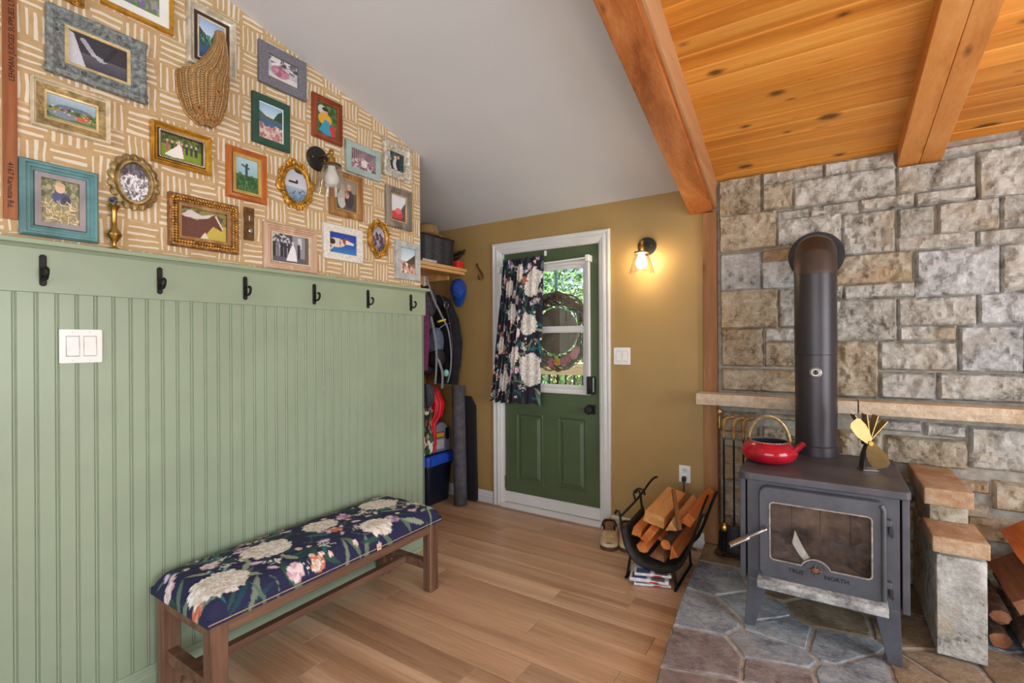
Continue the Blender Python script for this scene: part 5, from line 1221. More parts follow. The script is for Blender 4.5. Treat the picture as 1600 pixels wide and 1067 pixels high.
# top plate with rounded corners
tp = []
tX0, tX1, tY0, tY1 = sxl(-.340), sxl(.266), -.028, DEP
for cx_, cy_, a0, r_c in ((tX1-.03, tY1-.03, 0, .03), (tX0+.03, tY1-.03, 90, .03), (tX0+.045, tY0+.045, 180, .045), (tX1-.02, tY0+.02, 270, .02)):
    for k_ in range(6): tp.append((cx_+r_c*math.cos(R(a0+18*k_)), cy_+r_c*math.sin(R(a0+18*k_))))
MB().prism(tp, zl(.702), zl(.735)).build('top_plate', plain('worn_stove_top', (86, 85, 92), .5, .3, .15, 7, .2, 160), st, bevel=.006, seg=3)
# door with rounded corners round the glass and an arch for the emblem
dX0, dX1, dZ0, dZ1 = sxl(-.258), sxl(.190), zl(.285), zl(.685)
gX0, gX1, gZ0, gZ1 = sxl(-.215), sxl(.144), zl(.372), zl(.620)
ec = sxl(-.046)
def door_outline(r_, n=6): return rrect(dX0, dX1, dZ0, dZ1, r_, n)
def glass_outline(ins=0.0, arch=True):
    pts = rrect(gX0+ins, gX1-ins, gZ0+ins, gZ1-ins, .016, 6)
    if arch:   # insert a hump in the lower edge (between 3rd corner end and 4th corner start)
        n = 7; low = []
        for k_ in range(13):
            t = k_/12; low.append((ec-.052+.104*t, gZ0+ins+.034*math.sin(math.pi*t)**.7))
        pts = pts[:3*n]+low+pts[3*n:]
    return pts
g = MB(); outer = door_outline(.036); inner = glass_outline()
g.rings([[(x, .002, z) for x, z in outer], [(x, -.020, z) for x, z in outer], [(sxl(-.034)+(x-sxl(-.034))*.975, -.028, (dZ0+dZ1)/2+(z-(dZ0+dZ1)/2)*.972) for x, z in outer]], cap0=False, cap1=False)
o2 = [(sxl(-.034)+(x-sxl(-.034))*.975, (dZ0+dZ1)/2+(z-(dZ0+dZ1)/2)*.972) for x, z in outer]
def fill_between(mb, A, B, y):
    bm = bmesh.new(); loops = []
    for P in (A, B):
        vv = [bm.verts.new((x, y, z)) for x, z in P]
        for i in range(len(vv)): bm.edges.new((vv[i], vv[(i+1) % len(vv)]))
    bmesh.ops.triangle_fill(bm, use_beauty=True, edges=bm.edges[:]); bm.verts.index_update()
    mb.add([v.co for v in bm.verts], [[v.index for v in f.verts] for f in bm.faces]); bm.free()
fill_between(g, o2, inner, -.028)
g.rings([[(x, -.028, z) for x, z in inner], [(x, -.004, z) for x, z in inner]], cap0=False, cap1=False)
dr = g.build('door', M['stove'], st)
def loop_tube(mb, pts, y, r_): return mb.tube([(x, y, z) for x, z in pts], r_, 6, loop=True)
loop_tube(MB(), glass_outline(.001), -.028, .0036).build('glass_bead', plain('pale_worn_metal', (168, 162, 156), .4, .6, .2, 40), dr, smooth=True)
sg_ = Mat('sooty_stove_glass'); v = sg_.coord(); n_ = sg_.noise(v, 9, 5, .7, .8); tr_ = sg_.node('ShaderNodeBsdfTransparent'); df = sg_.node('ShaderNodeBsdfPrincipled'); df.inputs['Roughness'].default_value = .12; df.inputs['Base Color'].default_value = (*lin((128, 112, 106)), 1)
mx_ = sg_.node('ShaderNodeMixShader'); f_ = ((n_-.42)*1.9).clamp()*.5+.12; sg_.put(mx_.inputs[0], f_); sg_.nt.links.new(tr_.outputs[0], mx_.inputs[1]); sg_.nt.links.new(df.outputs[0], mx_.inputs[2]); sg_.nt.links.new(mx_.outputs[0], sg_.nt.nodes['Material Output'].inputs[0])
g = MB(); gl_ = glass_outline(-.001); i0 = len(g.v); g.v += [(x, -.010, z) for x, z in gl_]; g.f.append(tuple(range(len(gl_)))); g.build('glass_pane', sg_.m, dr)
# emblem: compass star in the arch, cast letters either side
ring = [(ec+.040*math.cos(R(a)), gZ0-.012+.040*math.sin(R(a))) for a in range(20, 161, 10)]
MB().tube([(x, -.030, z) for x, z in ring], .004, 6).build('emblem_arch', M['stove'], dr, smooth=True)
star = []
for k_ in range(16): a = R(90+22.5*k_); r_s = (.031, .008, .018, .008)[k_ % 4]; star.append((ec+r_s*math.cos(a), gZ0-.008+r_s*math.sin(a)))
em = MB().prism(star, -.034, -.026, 'y'); em.build('compass_star', plain('rusty_brass', (150, 106, 80), .5, .5, .2, 40), dr)
MB().torus((ec, -.031, gZ0-.008), .015, .0025, 'y', 20, 6).build('compass_ring', M['stovedark'], dr)
lt_m = plain('cast_letter_black', (26, 22, 22), .5, .2, .1)
def stext(body, X, z, size, align):
    o = text('lettering', body, size, dr, lt_m, (X, -.0285, z), 0, .0012, align); o.rotation_euler = (R(90), 0, 0); return o
stext('TRUE', ec-.042, gZ0-.030, .024, 'RIGHT'); stext('NORTH', ec+.030, gZ0-.030, .024, 'LEFT')
# handle: bent rod with a coil grip
hp = [sxl(-.226), -.032, zl(.508)]
pts = spline([(hp[0], -.02, hp[2]), (hp[0], -.052, hp[2]-.002), (hp[0]-.02, -.062, hp[2]-.014), (hp[0]-.06, -.064, hp[2]-.042), (hp[0]-.14, -.064, hp[2]-.096)], 5)
hd = MB().tube(pts, .0075, 10).build('handle', M['chrome'], st, smooth=True)
A_ = Vector((hp[0]-.062, -.064, hp[2]-.0435)); B_ = Vector((hp[0]-.142, -.064, hp[2]-.0975)); ax_ = (B_-A_).normalized(); n1 = ax_.orthogonal().normalized(); n2 = ax_.cross(n1); coil = []
for k_ in range(180): t = k_/179; a = 2*math.pi*15*t; coil.append(A_+(B_-A_)*t+(n1*math.cos(a)+n2*math.sin(a))*.0112)
MB().tube(coil, .0024, 5).build('coil_grip', M['chrome'], hd, smooth=True)
# hinges at the right of the door
for zz in (.592, .350):
    h_ = MB().box(sxl(.180), sxl(.206), -.030, .0, zl(zz), zl(zz)+.026); h_.build('hinge_lug', M['stove'], st, bevel=.004)
    MB().prism([(sxl(.196), zl(zz)), (sxl(.208), zl(zz)), (sxl(.212), zl(zz)-.040), (sxl(.206), zl(zz)-.046), (sxl(.196), zl(zz)-.03)], -.022, 0, 'y').build('hinge_bracket', M['stovedark'], st, bevel=.002)
MB().tube([(sxl(.180), -.030, zl(.300)), (sxl(.180), -.030, zl(.600)), (sxl(.180), -.030, zl(.655)), (sxl(.172), -.029, zl(.672))], .0095, 12).build('hinge_rod', M['stove'], st, smooth=True)
# ash lip dusted with ash
am = Mat('ash_dusted_iron', .9); v = am.coord(); am.color(am.ramp(am.noise(v, 16, 6, .7), [(.36, (88, 88, 92)), (.5, (150, 150, 150)), (.62, (196, 196, 194))])); am.bump(am.noise(v, 60, 5), .5, .005)
g = MB(); g.prism([(0, zl(.300)), (-.052, zl(.286)), (-.060, zl(.272)), (-.054, zl(.248)), (-.048, zl(.250)), (-.050, zl(.272)), (0, zl(.284))], sxl(-.262), sxl(.192), 'x'); g.build('ash_lip', am.m, st, bevel=.002)
# flared legs
for s_, X0, X1 in ((1, -.305, -.222), (-1, .145, .232)):
    for y0 in (.0, DEP-.11):
        a, b = sxl(X0), sxl(X1)
        if s_ > 0: lo = (sxl(-.318), sxl(-.276))
        else: lo = (sxl(.192), sxl(.238))
        g = MB()
        g.rings([[(lo[0], y0-.012+(.0 if y0 < .1 else .09), 0), (lo[1], y0-.012+(.0 if y0 < .1 else .09), 0), (lo[1], y0+.030+(.0 if y0 < .1 else .06), 0), (lo[0], y0+.030+(.0 if y0 < .1 else .06), 0)],
                 [(a, y0, zl(.262)), (b, y0, zl(.262)), (b, y0+.085, zl(.262)), (a, y0+.085, zl(.262))]])
        g.build('leg', M['stove'], st, bevel=.003)
# burnt wood and ash in the firebox, plus an added reflection strip
MB().grid(lambda u, v: (x0+.046+(x1-x0-.092)*u, .03+.44*v, ZB+.046+.03*max(0, fbm(u*5, v*5, 1)+.4)), 18, 14).build('ash_bed', plain('white_grey_ash', (170, 162, 150), .95, 0, .25, 18, .5, 60), st, smooth=True)
ch = tag(empty('charred_log', (SX+.02, SY+.20, HZ+.004+ZB+.075), R(80)), 'charred half burnt log lying behind the stove glass', 'log')
MB().tube(spline([(0, -.16, .0), (.01, 0, .01), (0, .16, .005)], 5), [.03, .034, .036, .036, .037, .036, .036, .035, .034, .033, .026], 9).build('charred_wood', plain('charred_wood', (86, 60, 44), .9, 0, .6, 20, .6, 40), ch)
curl = MB(); V = []
def cfn(u, v): a = R(20+80*v); return (sxl(-.135)+.10*v+.01*u, .05+.02*u, ZB+.07+.10*(1-v)**2+.05*u*(1-v))
cb = tag(empty('glass_reflection', (SX, SY, HZ+.004)), 'curled pale strip added for the bright reflection in the stove glass', 'bark')
MB().grid(cfn, 6, 12).build('reflection_strip', plain('pale_reflection', (214, 206, 194), .8, 0, .15, 25), cb, smooth=True, solid=.003)  # pale solid strip shaped as the bright arc reflected in the glass

# ------------------------------------------------------------------ stove pipe
PX_, PY_, PR_ = -.052, 2.952, .0930
sp = tag(empty('stove_pipe', (PX_, PY_, .7352)), 'thick dark bronze stove pipe rising from the stove and bending into the stone wall', 'stove pipe')
def pz(z): return z-.7352
MB().lathe([(PR_+.006, 0), (PR_+.006, .045), (PR_, .05), (PR_, pz(1.245))], (0, 0, 0), 'z', 48).build('lower_pipe', M['pipe'], sp, smooth=True)
MB().lathe([(PR_+.0015, pz(1.243)), (PR_+.0015, pz(1.652))], (0, 0, 0), 'z', 48).build('upper_pipe', M['pipe'], sp, smooth=True)
RB = .118; ZC_ = 1.668
pts = [(0, 0, pz(1.65))]
rings = []
for a in (0, 22.5, 22.5, 45, 45, 67.5, 67.5, 90): pass
rings = []
for k_, a in enumerate((0, 30, 60, 90)):
    c = Vector((0, RB*(1-math.cos(R(a))), pz(ZC_)+RB*math.sin(R(a)))); n1 = Vector((1, 0, 0)); n2 = Vector((0, math.cos(R(a)), -math.sin(R(a))))
    rings.append([c+(n1*math.cos(2*math.pi*q/48)-n2*math.sin(2*math.pi*q/48))*(PR_+.003) for q in range(48)])
el = MB().rings([[p+Vector((0, 0, pz(1.652)-pz(ZC_))) for p in rings[0]]]+rings, cap0=False, cap1=False).build('elbow', plain('heat_browned_pipe', (74, 62, 56), .45, .4, .12, 6), sp, smooth=True, angle=20)
MB().lathe([(PR_+.002, RB-.004), (PR_+.002, YD-.03-PY_)], (0, 0, pz(ZC_)+RB), 'y', 48).build('wall_pipe', M['pipe'], sp, smooth=True)
MB().lathe([(PR_, YD-.056-PY_), (.130, YD-.056-PY_), (.134, YD-.050-PY_), (.134, YD-.036-PY_), (PR_, YD-.036-PY_)], (0, 0, pz(ZC_)+RB), 'y', 48).build('wall_collar', M['stovedark'], sp, smooth=True)
for zz in (1.652, 1.244): MB().torus((0, 0, pz(zz)), PR_+.001, .0016, 'z', 48, 5).build('seam', M['stovedark'], sp)
# magnetic thermometer
dcam = Vector((0-PX_, 0-PY_, 0)).normalized()
p_t = on('y', 2.9, 1272, 581)
th = empty('pipe_thermometer', (0, 0, 0)); tag(th, 'round chrome thermometer stuck to the stove pipe', 'thermometer')
zax = dcam; xax = Vector((0, 0, 1)).cross(zax).normalized(); th.matrix_world = Matrix.Translation(Vector((PX_, PY_, p_t.z))+dcam*(PR_+.0022)) @ Matrix((xax, Vector((0, 0, 1)), zax)).transposed().to_4x4()
MB().lathe([(0, 0), (.026, 0), (.027, .004), (.020, .007), (.019, .005), (0, .005)], (0, 0, 0), 'z', 28).build('dial_case', plain('dull_chrome', (150, 150, 152), .4, .9, .1), th, smooth=True)
MB().lathe([(.0, .0052), (.012, .0052), (.012, .0058), (0, .0058)], (0, 0, 0), 'z', 20).build('dial', M['dark'], th)
MB().torus((0, 0, .0062), .006, .0014, 'z', 16, 5).build('coil_spring', M['brass'], th)
# ------------------------------------------------------------------ red kettle
M['bronzepale'] = plain('worn_bronze', (164, 140, 104), .35, .8, .2, 40); M['enamel'] = plain('red_enamel', (168, 22, 40), .12, 0, .12, 14)
ke = tag(empty('kettle', (-.240, 2.645, .7355), R(-8)), 'open red enamel kettle with a brass hoop handle on the stove top', 'kettle')
MB().lathe([(0, 0), (.080, 0), (.104, .012), (.120, .034), (.122, .052), (.114, .074), (.094, .092), (.082, .098)], (0, 0, 0), 'z', 48, caps=False).build('body', M['enamel'], ke, smooth=True)
MB().lathe([(.084, .096), (.084, .100), (.078, .100), (.078, .094), (.100, .076), (.112, .054), (.108, .03), (.08, .008), (0, .006)], (0, 0, 0), 'z', 48, caps=False).build('lining', plain('grey_enamel_lining', (74, 76, 82), .35, 0, .1), ke, smooth=True)
MB().torus((0, 0, .0985), .082, .0024, 'z', 40, 6).build('rim', plain('pale_rim', (196, 170, 160), .3, .4, .1), ke, smooth=True)
MB().tube(spline([(.104, .0, .062), (.128, .0, .082), (.146, 0, .104)], 4), [.020, .0185, .017, .016, .015, .0145, .014, .0135, .013], 14, flat=.85).build('spout', M['enamel'], ke, smooth=True)
hoop = []
for k_ in range(25):
    a = math.pi*k_/24; hoop.append((-.090*math.cos(a)*(1.0-.02*math.sin(a)), 0, .096+.120*math.sin(a)))
MB().tube(hoop, .0075, 10, flat=.3, up=(0, 1, 0)).build('handle', M['bronzepale'], ke, smooth=True).rotation_euler = (0, 0, 0)
for s_ in (-1, 1): MB().box(s_*.090-.008, s_*.090+.008, -.012, .012, .078, .104).build('lug', M['bronze'], ke, bevel=.003)
# ------------------------------------------------------------------ heat powered stove fan
fa = tag(empty('stove_fan', (.150, 2.69, .7355), R(20)), 'brass bladed heat powered fan standing on the stove top', 'stove fan')
MB().box(-.032, .030, -.03, .03, 0, .007).build('foot', M['chrome'], fa, bevel=.002)
g = MB(); g.prism([(-.030, .006), (-.024, .006), (-.016, .07), (.004, .120), (-.004, .124), (-.022, .072)], -.022, .022, 'y'); g.build('upright', M['stovedark'], fa, bevel=.002)
MB().box(-.018, .016, -.026, .026, .112, .140).build('generator', M['stovedark'], fa, bevel=.003)
for k_, (a, l) in enumerate(((118, .125), (96, .115), (74, .115), (52, .11))):
    c, s_ = math.cos(R(a)), math.sin(R(a)); g = MB(); g.box(0, l, -.026, .026, -.0016, .0016, Matrix.Translation((0, .004, .136)) @ Matrix.Rotation(-R(a), 4, 'Y')); g.build('cooling_fin', M['brasspale'], fa)
hub = Vector((-.010, -.044, .128))
MB().lathe([(0, -.008), (.010, -.008), (.010, .010), (.004, .018), (.004, .03)], hub, 'y', 16).build('hub', M['brass'], fa, smooth=True)
for a in (125, 295):
    mtx = Matrix.Translation(hub) @ Matrix.Rotation(-R(a), 4, 'Y') @ Matrix.Rotation(R(24), 4, 'X')
    out = [(.006, -.014), (.03, -.030), (.07, -.040), (.105, -.036), (.116, -.022), (.116, .016), (.104, .032), (.06, .034), (.03, .024), (.006, .014)]
    g = MB(); g.prism([(x, z) for x, z in out], -.001, .001, 'y', mtx); g.build('blade', M['brasspale'], fa)
# ------------------------------------------------------------------ fire irons
TX, TY = -.500, 3.105
ft = tag(empty('fire_tool_stand', (TX, TY, HZ+.004)), 'slim brass and iron stand for fire irons beside the stove', 'tool stand')
MB().lathe([(0, 0), (.075, 0), (.075, .008), (.02, .018), (.012, .03), (0, .03)], (0, 0, 0), 'z', 28).build('base', M['bronze'], ft, smooth=True)
MB().tube([(-.042, 0, .012), (-.042, 0, .735)], .005, 8).build('pole', M['bronze'], ft, smooth=True)
MB().lathe([(.005, .735), (.010, .745), (.007, .765), (.011, .79), (.006, .815), (.009, .822), (.017, .835), (.017, .846), (.009, .858), (0, .86)], (-.042, 0, 0), 'z', 18).build('finial', M['brasspale'], ft, smooth=True)
MB().tube(spline([(-.05, -.01, .735), (.02, -.03, .735), (.10, -.01, .733)], 5), .004, 8).build('rack_bar', M['bronze'], ft, smooth=True)
M['branch'] = plain('gnarled_brown_handle', (128, 96, 56), .6, .1, .35, 50, .6, 90)
def iron(name, X, Y, label, kind, head):
    e = tag(empty(name, (X, Y, HZ+.004)), label, kind, 'fire irons on the stand')
    MB().tube([(0, 0, .14), (0, 0, .70)], .0052, 8).build('shaft', M['iron'], e, smooth=True)
    MB().tube(spline([(0, 0, .69), (.0, 0, .76), (.006, 0, .80), (.03, 0, .815), (.06, 0, .822)], 4), [.009, .010, .010, .010, .011, .012, .013, .013, .013, .012, .011, .010, .010, .009, .009, .008, .006], 9).build('handle', M['branch'], e, smooth=True)
    head(e); return e
def broom(e):
    MB().lathe([(.010, .20), (.026, .185), (.030, .165), (.028, .155)], (0, 0, 0), 'z', 16, sx=1.1, sy=.7).build('ferrule', M['brass'], e, smooth=True)
    b = MB(); g_ = random.Random(4)
    for q in range(120):
        a, rr = g_.uniform(0, 6.28), math.sqrt(g_.random())*.026; b.tube([(rr*1.1*math.cos(a), rr*.7*math.sin(a), .158), (rr*1.5*math.cos(a), rr*.9*math.sin(a), .03+g_.uniform(0, .012))], .0016, 4)
    o = b.build('bristles', M['dark'], e); o['kind'] = 'stuff'
def shovel(e):
    def fn(u, v): x = (u-.5)*.085*(1-.1*v); return (x, -.012-.012*(1-(2*u-1)**2)+.008*v, .035+.165*v)
    MB().grid(fn, 10, 8).build('pan', M['stovedark'], e, smooth=True, solid=.003)
    MB().tube([(0, 0, .15), (0, -.014, .185)], .006, 8).build('neck', M['iron'], e)
def poker(e):
    MB().tube(spline([(0, 0, .15), (0, 0, .06), (0, 0, .03)], 4), [.005]*8+[.002], 8).build('point', M['iron'], e, smooth=True)
    MB().tube(spline([(0, 0, .10), (.02, -.004, .095), (.03, -.004, .075)], 4), .0042, 8).build('barb', M['iron'], e, smooth=True)
iron('hearth_broom', TX-.012, TY-.045, 'hearth broom with black bristles hanging on the fire tool stand', 'broom', broom)
iron('ash_shovel', TX+.044, TY-.062, 'ash shovel with a dark square pan hanging on the fire tool stand', 'shovel', shovel)
iron('poker', TX+.09, TY-.030, 'iron poker hanging on the fire tool stand', 'poker', poker)
# ------------------------------------------------------------------ split firewood
M['split'] = wood('fresh_split_wood', (186, 120, 62), (214, 154, 92), (230, 182, 124), 'y', .75, 12, 0, 60, .25, .4, .08)
M['splitdark'] = wood('old_split_wood', (96, 58, 36), (132, 84, 52), (160, 110, 72), 'y', .8, 12, 0, 60, .25, .4, .08)
M['splitorange'] = wood('orange_split_wood', (168, 84, 34), (200, 112, 50), (216, 138, 72), 'y', .75, 12, 0, 60, .2, .4, .08)
M['bark'] = plain('rough_bark', (74, 56, 44), .95, 0, .4, 30, .9, 60)
def log(c, direction, length, poly, mat, label, group, bark=None, seed=1, roll=0.0, name='split_log'):
    """poly: cross-section (a,b); bark: index range of the section covered by bark. Front end at c, running along direction"""
    d = Vector(direction).normalized(); e = empty(name, c); tag(e, label, 'log', group)
    q = d.to_track_quat('Y', 'Z'); e.rotation_mode = 'QUATERNION'; e.rotation_quaternion = q @ Matrix.Rotation(roll, 3, 'Y').to_quaternion()
    dense = []
    for a, b in zip(poly, poly[1:]+poly[:1]):
        for k_ in range(3): t = k_/3; dense.append((a[0]+(b[0]-a[0])*t, a[1]+(b[1]-a[1])*t))
    rings = []
    for j in range(8):
        y = length*j/7; rings.append([(a*(1+.06*fbm(a*30, y*5, seed)), y+(.006*fbm(a*40, b*40, seed) if j in (0, 7) else 0), b*(1+.06*fbm(b*30, y*5, seed+9))) for a, b in dense])
    MB().rings(rings).build('wood', mat, e)
    if bark:
        i0, i1 = bark[0]*3, bark[1]*3; mb = MB(); rr = []
        for r in rings:
            cx_ = sum(p[0] for p in r)/len(r); cz = sum(p[2] for p in r)/len(r)
            strip = [r[i % len(r)] for i in range(i0, i1+1)]
            outp = [(cx_+(p[0]-cx_)*1.10, p[1], cz+(p[2]-cz)*1.10) for p in strip]
            rr.append(outp+[(cx_+(p[0]-cx_)*.99, p[1], cz+(p[2]-cz)*.99) for p in reversed(strip)])
        mb.rings(rr).build('bark', M['bark'], e)
    return e
def wedge(r, a0, a1, n=5):
    return [(0, 0)]+[(r*math.cos(R(a0+(a1-a0)*k_/n)), r*math.sin(R(a0+(a1-a0)*k_/n))) for k_ in range(n+1)]
def disc(r, n=9, sq=1.0, s_=0): g_ = random.Random(s_+5); return [(r*math.cos(2*math.pi*k_/n)*g_.uniform(.9, 1.1), r*sq*math.sin(2*math.pi*k_/n)*g_.uniform(.9, 1.1)) for k_ in range(n)]
def slabp(w, h): return [(-w/2, -h/2), (w/2, -h/2*.8), (w/2*.9, h/2), (-w/2*.95, h/2*.9)]
GL = 'split logs in the iron log holder'
HDIR = (.10, 1.0, .16)
def hl(px, py, Y): p = on('y', Y, px, py); return p
specs = [  # front end pixel, depth, section, material, label, bark, roll, length
 (1022, 812, 2.66, slabp(.115, .07), 'split', 'broad pale split log on top of the log holder', None, .25, .34),
 (1047, 822, 2.655, [(-.034, -.026), (.030, -.026), (.014, .030)], 'split', 'pale split log with a sharp ridge leaning right of the broad one', None, -.2, .36),
 (1074, 812, 2.71, [(-.028, -.04), (.030, -.03), (.034, .03), (-.01, .04)], 'splitorange', 'orange split log at the right side of the log holder', None, .5, .36),
 (1013, 837, 2.65, slabp(.046, .10), 'splitorange', 'thick orange slab standing on edge in the log holder', None, .62, .36),
 (995, 832, 2.66, slabp(.052, .055), 'splitorange', 'short orange split log at the left side of the log holder', None, .3, .32),
 (1004, 856, 2.64, disc(.036, 9, .75, 1), 'splitorange', 'low rounded log at the left bottom of the log holder', (4, 9), 0, .36),
 (1040, 851, 2.66, disc(.030, 9, 1, 2), 'splitorange', 'thin round log end in the middle of the log holder', (0, 9), 0, .34),
 (1027, 868, 2.65, [(-.045, -.022), (.038, -.025), (.032, .020), (-.015, .026)], 'splitdark', 'flat brown split log at the bottom of the log holder', (0, 1), .1, .36),
 (1050, 864, 2.66, [(-.026, -.034), (.028, -.026), (.014, .042)], 'splitorange', 'steep brown wedge of wood at the bottom right of the log holder', None, -.3, .36)]
specs += [(1033, 842, 2.74, slabp(.034, .028), 'splitorange', 'short orange stick tucked under the broad log in the log holder', None, .4, .26)]
for px, py, Y, poly, mt_, lb, bk_, rl_, ln in specs:
    log(hl(px, py, Y), HDIR, ln, poly, M[mt_], lb, GL, bk_, px*.1, rl_)
log(hl(1062, 828, 2.635), (-.22, .42, .62), .22, slabp(.022, .012), M['splitdark'], 'thin stick of kindling leaning on the logs', GL, None, 3, .2, 'kindling_stick')
# ------------------------------------------------------------------ iron log holder
lh = tag(empty('log_holder', (-.775, 2.62, 0)), 'black iron and leather log holder filled with split wood', 'log holder')
U = [(-.205, .335), (-.192, .24), (-.165, .155), (-.11, .098), (-.02, .082), (.07, .098), (.125, .15), (.165, .25), (.215, .40)]
Us = spline([(a, 0, b) for a, b in U], 4)
g = MB(); rr = []
for j, y in enumerate((.0, .09, .18, .27, .34)):
    rr.append([Vector((p.x+.03*y, y, p.z+.10*y)) for p in Us[3:-5]])
g.rings(rr, closed=False); g.build('sling', plain('black_leather', (40, 36, 34), .55, 0, .3, 20, .4, 120), lh, smooth=True, solid=.005)
for y in (.004, .33):
    P = [Vector((p.x*1.02+.03*y, y, p.z-.004+.10*y)) for p in Us]
    e1 = P[-1]; e0 = P[0]
    P = [e0+Vector((-.030, 0, .012)), e0+Vector((-.022, 0, .030)), e0+Vector((-.008, 0, .028))]+P+[e1+Vector((.012, 0, .028)), e1+Vector((.028, 0, .030))]
    MB().tube(P, .0075, 8).build('hoop', M['iron'], lh, smooth=True)
    for a, b in ((-.15, -.17), (.085, .098)):
        MB().tube([(a, y, .13+.1*y), (b, y, .006)], .0075, 8).build('leg', M['iron'], lh, smooth=True)
for s_ in (-1, 1): MB().tube([(-.17 if s_ < 0 else .098, -.02, .008), (-.17 if s_ < 0 else .098, .34, .008)], .0075, 8).build('runner', M['iron'], lh, smooth=True)
MB().tube(spline([(-.205, .004, .335), (-.16, .17, .40), (-.13, .33, .47), (-.10, .345, .49)], 4), .0065, 8).build('side_bar', M['iron'], lh, smooth=True)
hb = [(-.185, .20, .372), (-.20, .21, .41), (-.18, .23, .435), (-.15, .24, .425), (-.145, .24, .40)]
MB().tube(spline(hb, 4), .006, 8).build('carry_handle', M['iron'], lh, smooth=True)
MB().tube(spline([(.215, .004, .40), (.20, .17, .41), (.195, .33, .43)], 4), .0065, 8).build('side_bar', M['iron'], lh, smooth=True)
# newspapers folded under it
def newsprint(seed):
    c = Cv(90, 60, (222, 220, 218)); g_ = random.Random(seed)
    for k_ in range(22):
        y = .04+k_*.043
        for col in range(4):
            if g_.random() < .75: c.rect(.03+col*.245, y, .03+col*.245+g_.uniform(.12, .2), y+.014, (150, 150, 154))
    c.rect(.05, .8, .45, .95, (66, 84, 140)); c.rect(.55, .70, .9, .93, (96, 92, 96)); c.rect(.52, .3, .74, .55, (176, 40, 56)); c.line(.3, .2, .8, .75, .02, (176, 36, 50)); return c
for i, (dx_, dy_, z_, rz_, w_, d_, t_, lb) in enumerate(((0, 0, .003, 4, .19, .15, .016, 'bottom newspaper with a teal edge folded under the log holder'), (-.006, -.008, .023, -3, .20, .15, .022, 'thick folded newspaper in the middle of the pile under the log holder'), (.004, .006, .049, 2, .19, .13, .018, 'top newspaper with a red headline folded under the log holder'))):
    e = tag(empty('newspaper', (-.822+dx_, 2.66+dy_, z_), R(18+rz_)), lb, 'newspaper', 'newspapers under the log holder')
    # folded sheet: rounded fold at the front edge
    sec = []
    for k_ in range(9): a = math.pi*k_/8; sec.append((-d_/2-math.sin(a)*t_*.5, t_/2-math.cos(a)*t_/2))
    prof_ = [(d_/2, 0)]+sec+[(d_/2, t_)]
    n_ = 26; V = []; UVp = []
    m_ = MB()
    def fn(u, v, prof_=prof_, w_=w_, i=i):
        k_ = v*(len(prof_)-1); a = int(min(k_, len(prof_)-2)); f = k_-a; y = prof_[a][0]+(prof_[a+1][0]-prof_[a][0])*f; z = prof_[a][1]+(prof_[a+1][1]-prof_[a][1])*f
        return ((u-.5)*w_, y, z+.0015*fbm(u*5, v*4, i))
    m_.grid(fn, n_, 60); o = m_.build('folded_sheet', M['print'], e, smooth=True)
    paint_mesh(o, [((k_ % (n_+1))/n_, (k_//(n_+1))/60) for k_ in range(len(m_.v))], newsprint(i+1))
    for k_ in range(3): MB().grid(lambda u, v, k_=k_, w_=w_, d_=d_, t_=t_: ((u-.5)*w_*.97, -d_/2+d_*v-.002, t_*(.25+.22*k_)), 2, 2).build('inner_sheet', plain('grey_newsprint', (206, 204, 200), .9, 0, .05), e)
# ------------------------------------------------------------------ firewood bay beyond the pier
GB = 'firewood stacked beyond the stone pier'
for (X, z, Y, poly, mt_, lb, bk_, rl_, ln, dr_) in (
  (.70, HZ+.062, 2.70, disc(.060, 10, .92, 3), 'splitorange', 'round log with a knot lying on the hearth beyond the pier', (3, 10), 0, .42, (.02, 1, 0)),
  (.585, HZ+.040, 2.74, disc(.036, 9, .9, 4), 'splitdark', 'thin barked log squeezed against the stone pier', (0, 9), 0, .40, (.0, 1, 0)),
  (.845, HZ+.066, 2.72, wedge(.10, 10, 120), 'split', 'pale wedge of firewood lying on the hearth beyond the round log', (2, 5), .4, .42, (0, 1, 0)),
  (0.59, HZ+.128, 2.76, disc(.034, 8, .8, 6), 'splitdark', 'small rough log resting on the thin barked one', (1, 7), 0, .38, (.02, 1, 0)),
  (1.035, HZ+.072, 2.72, disc(.056, 10, .95, 7), 'splitdark', 'round barked log farther along the hearth', (0, 10), 0, .42, (0, 1, 0)),
  (.70, HZ+.255, 2.70, slabp(.20, .05), 'splitdark', 'wide dark split slab leaning towards the stone pier', (0, 1), -.62, .44, (.04, 1, 0)),
  (.88, HZ+.245, 2.72, slabp(.11, .08), 'splitorange', 'thick grey brown split log above the wedge', None, .3, .42, (0, 1, 0)),
  (.745, HZ+.405, 2.70, [(-.10, -.01), (.05, -.045), (.09, .0), (.02, .045)], 'splitorange', 'bright orange split log on top of the stack beyond the pier', None, -.28, .42, (.03, 1, .02)),
  (.99, HZ+.400, 2.72, wedge(.10, 200, 330), 'split', 'pale split log on top of the stack', (2, 5), .1, .42, (0, 1, 0))):
    log((X, Y, z), dr_, ln, poly, M[mt_], lb, GB, bk_, X*7, rl_)
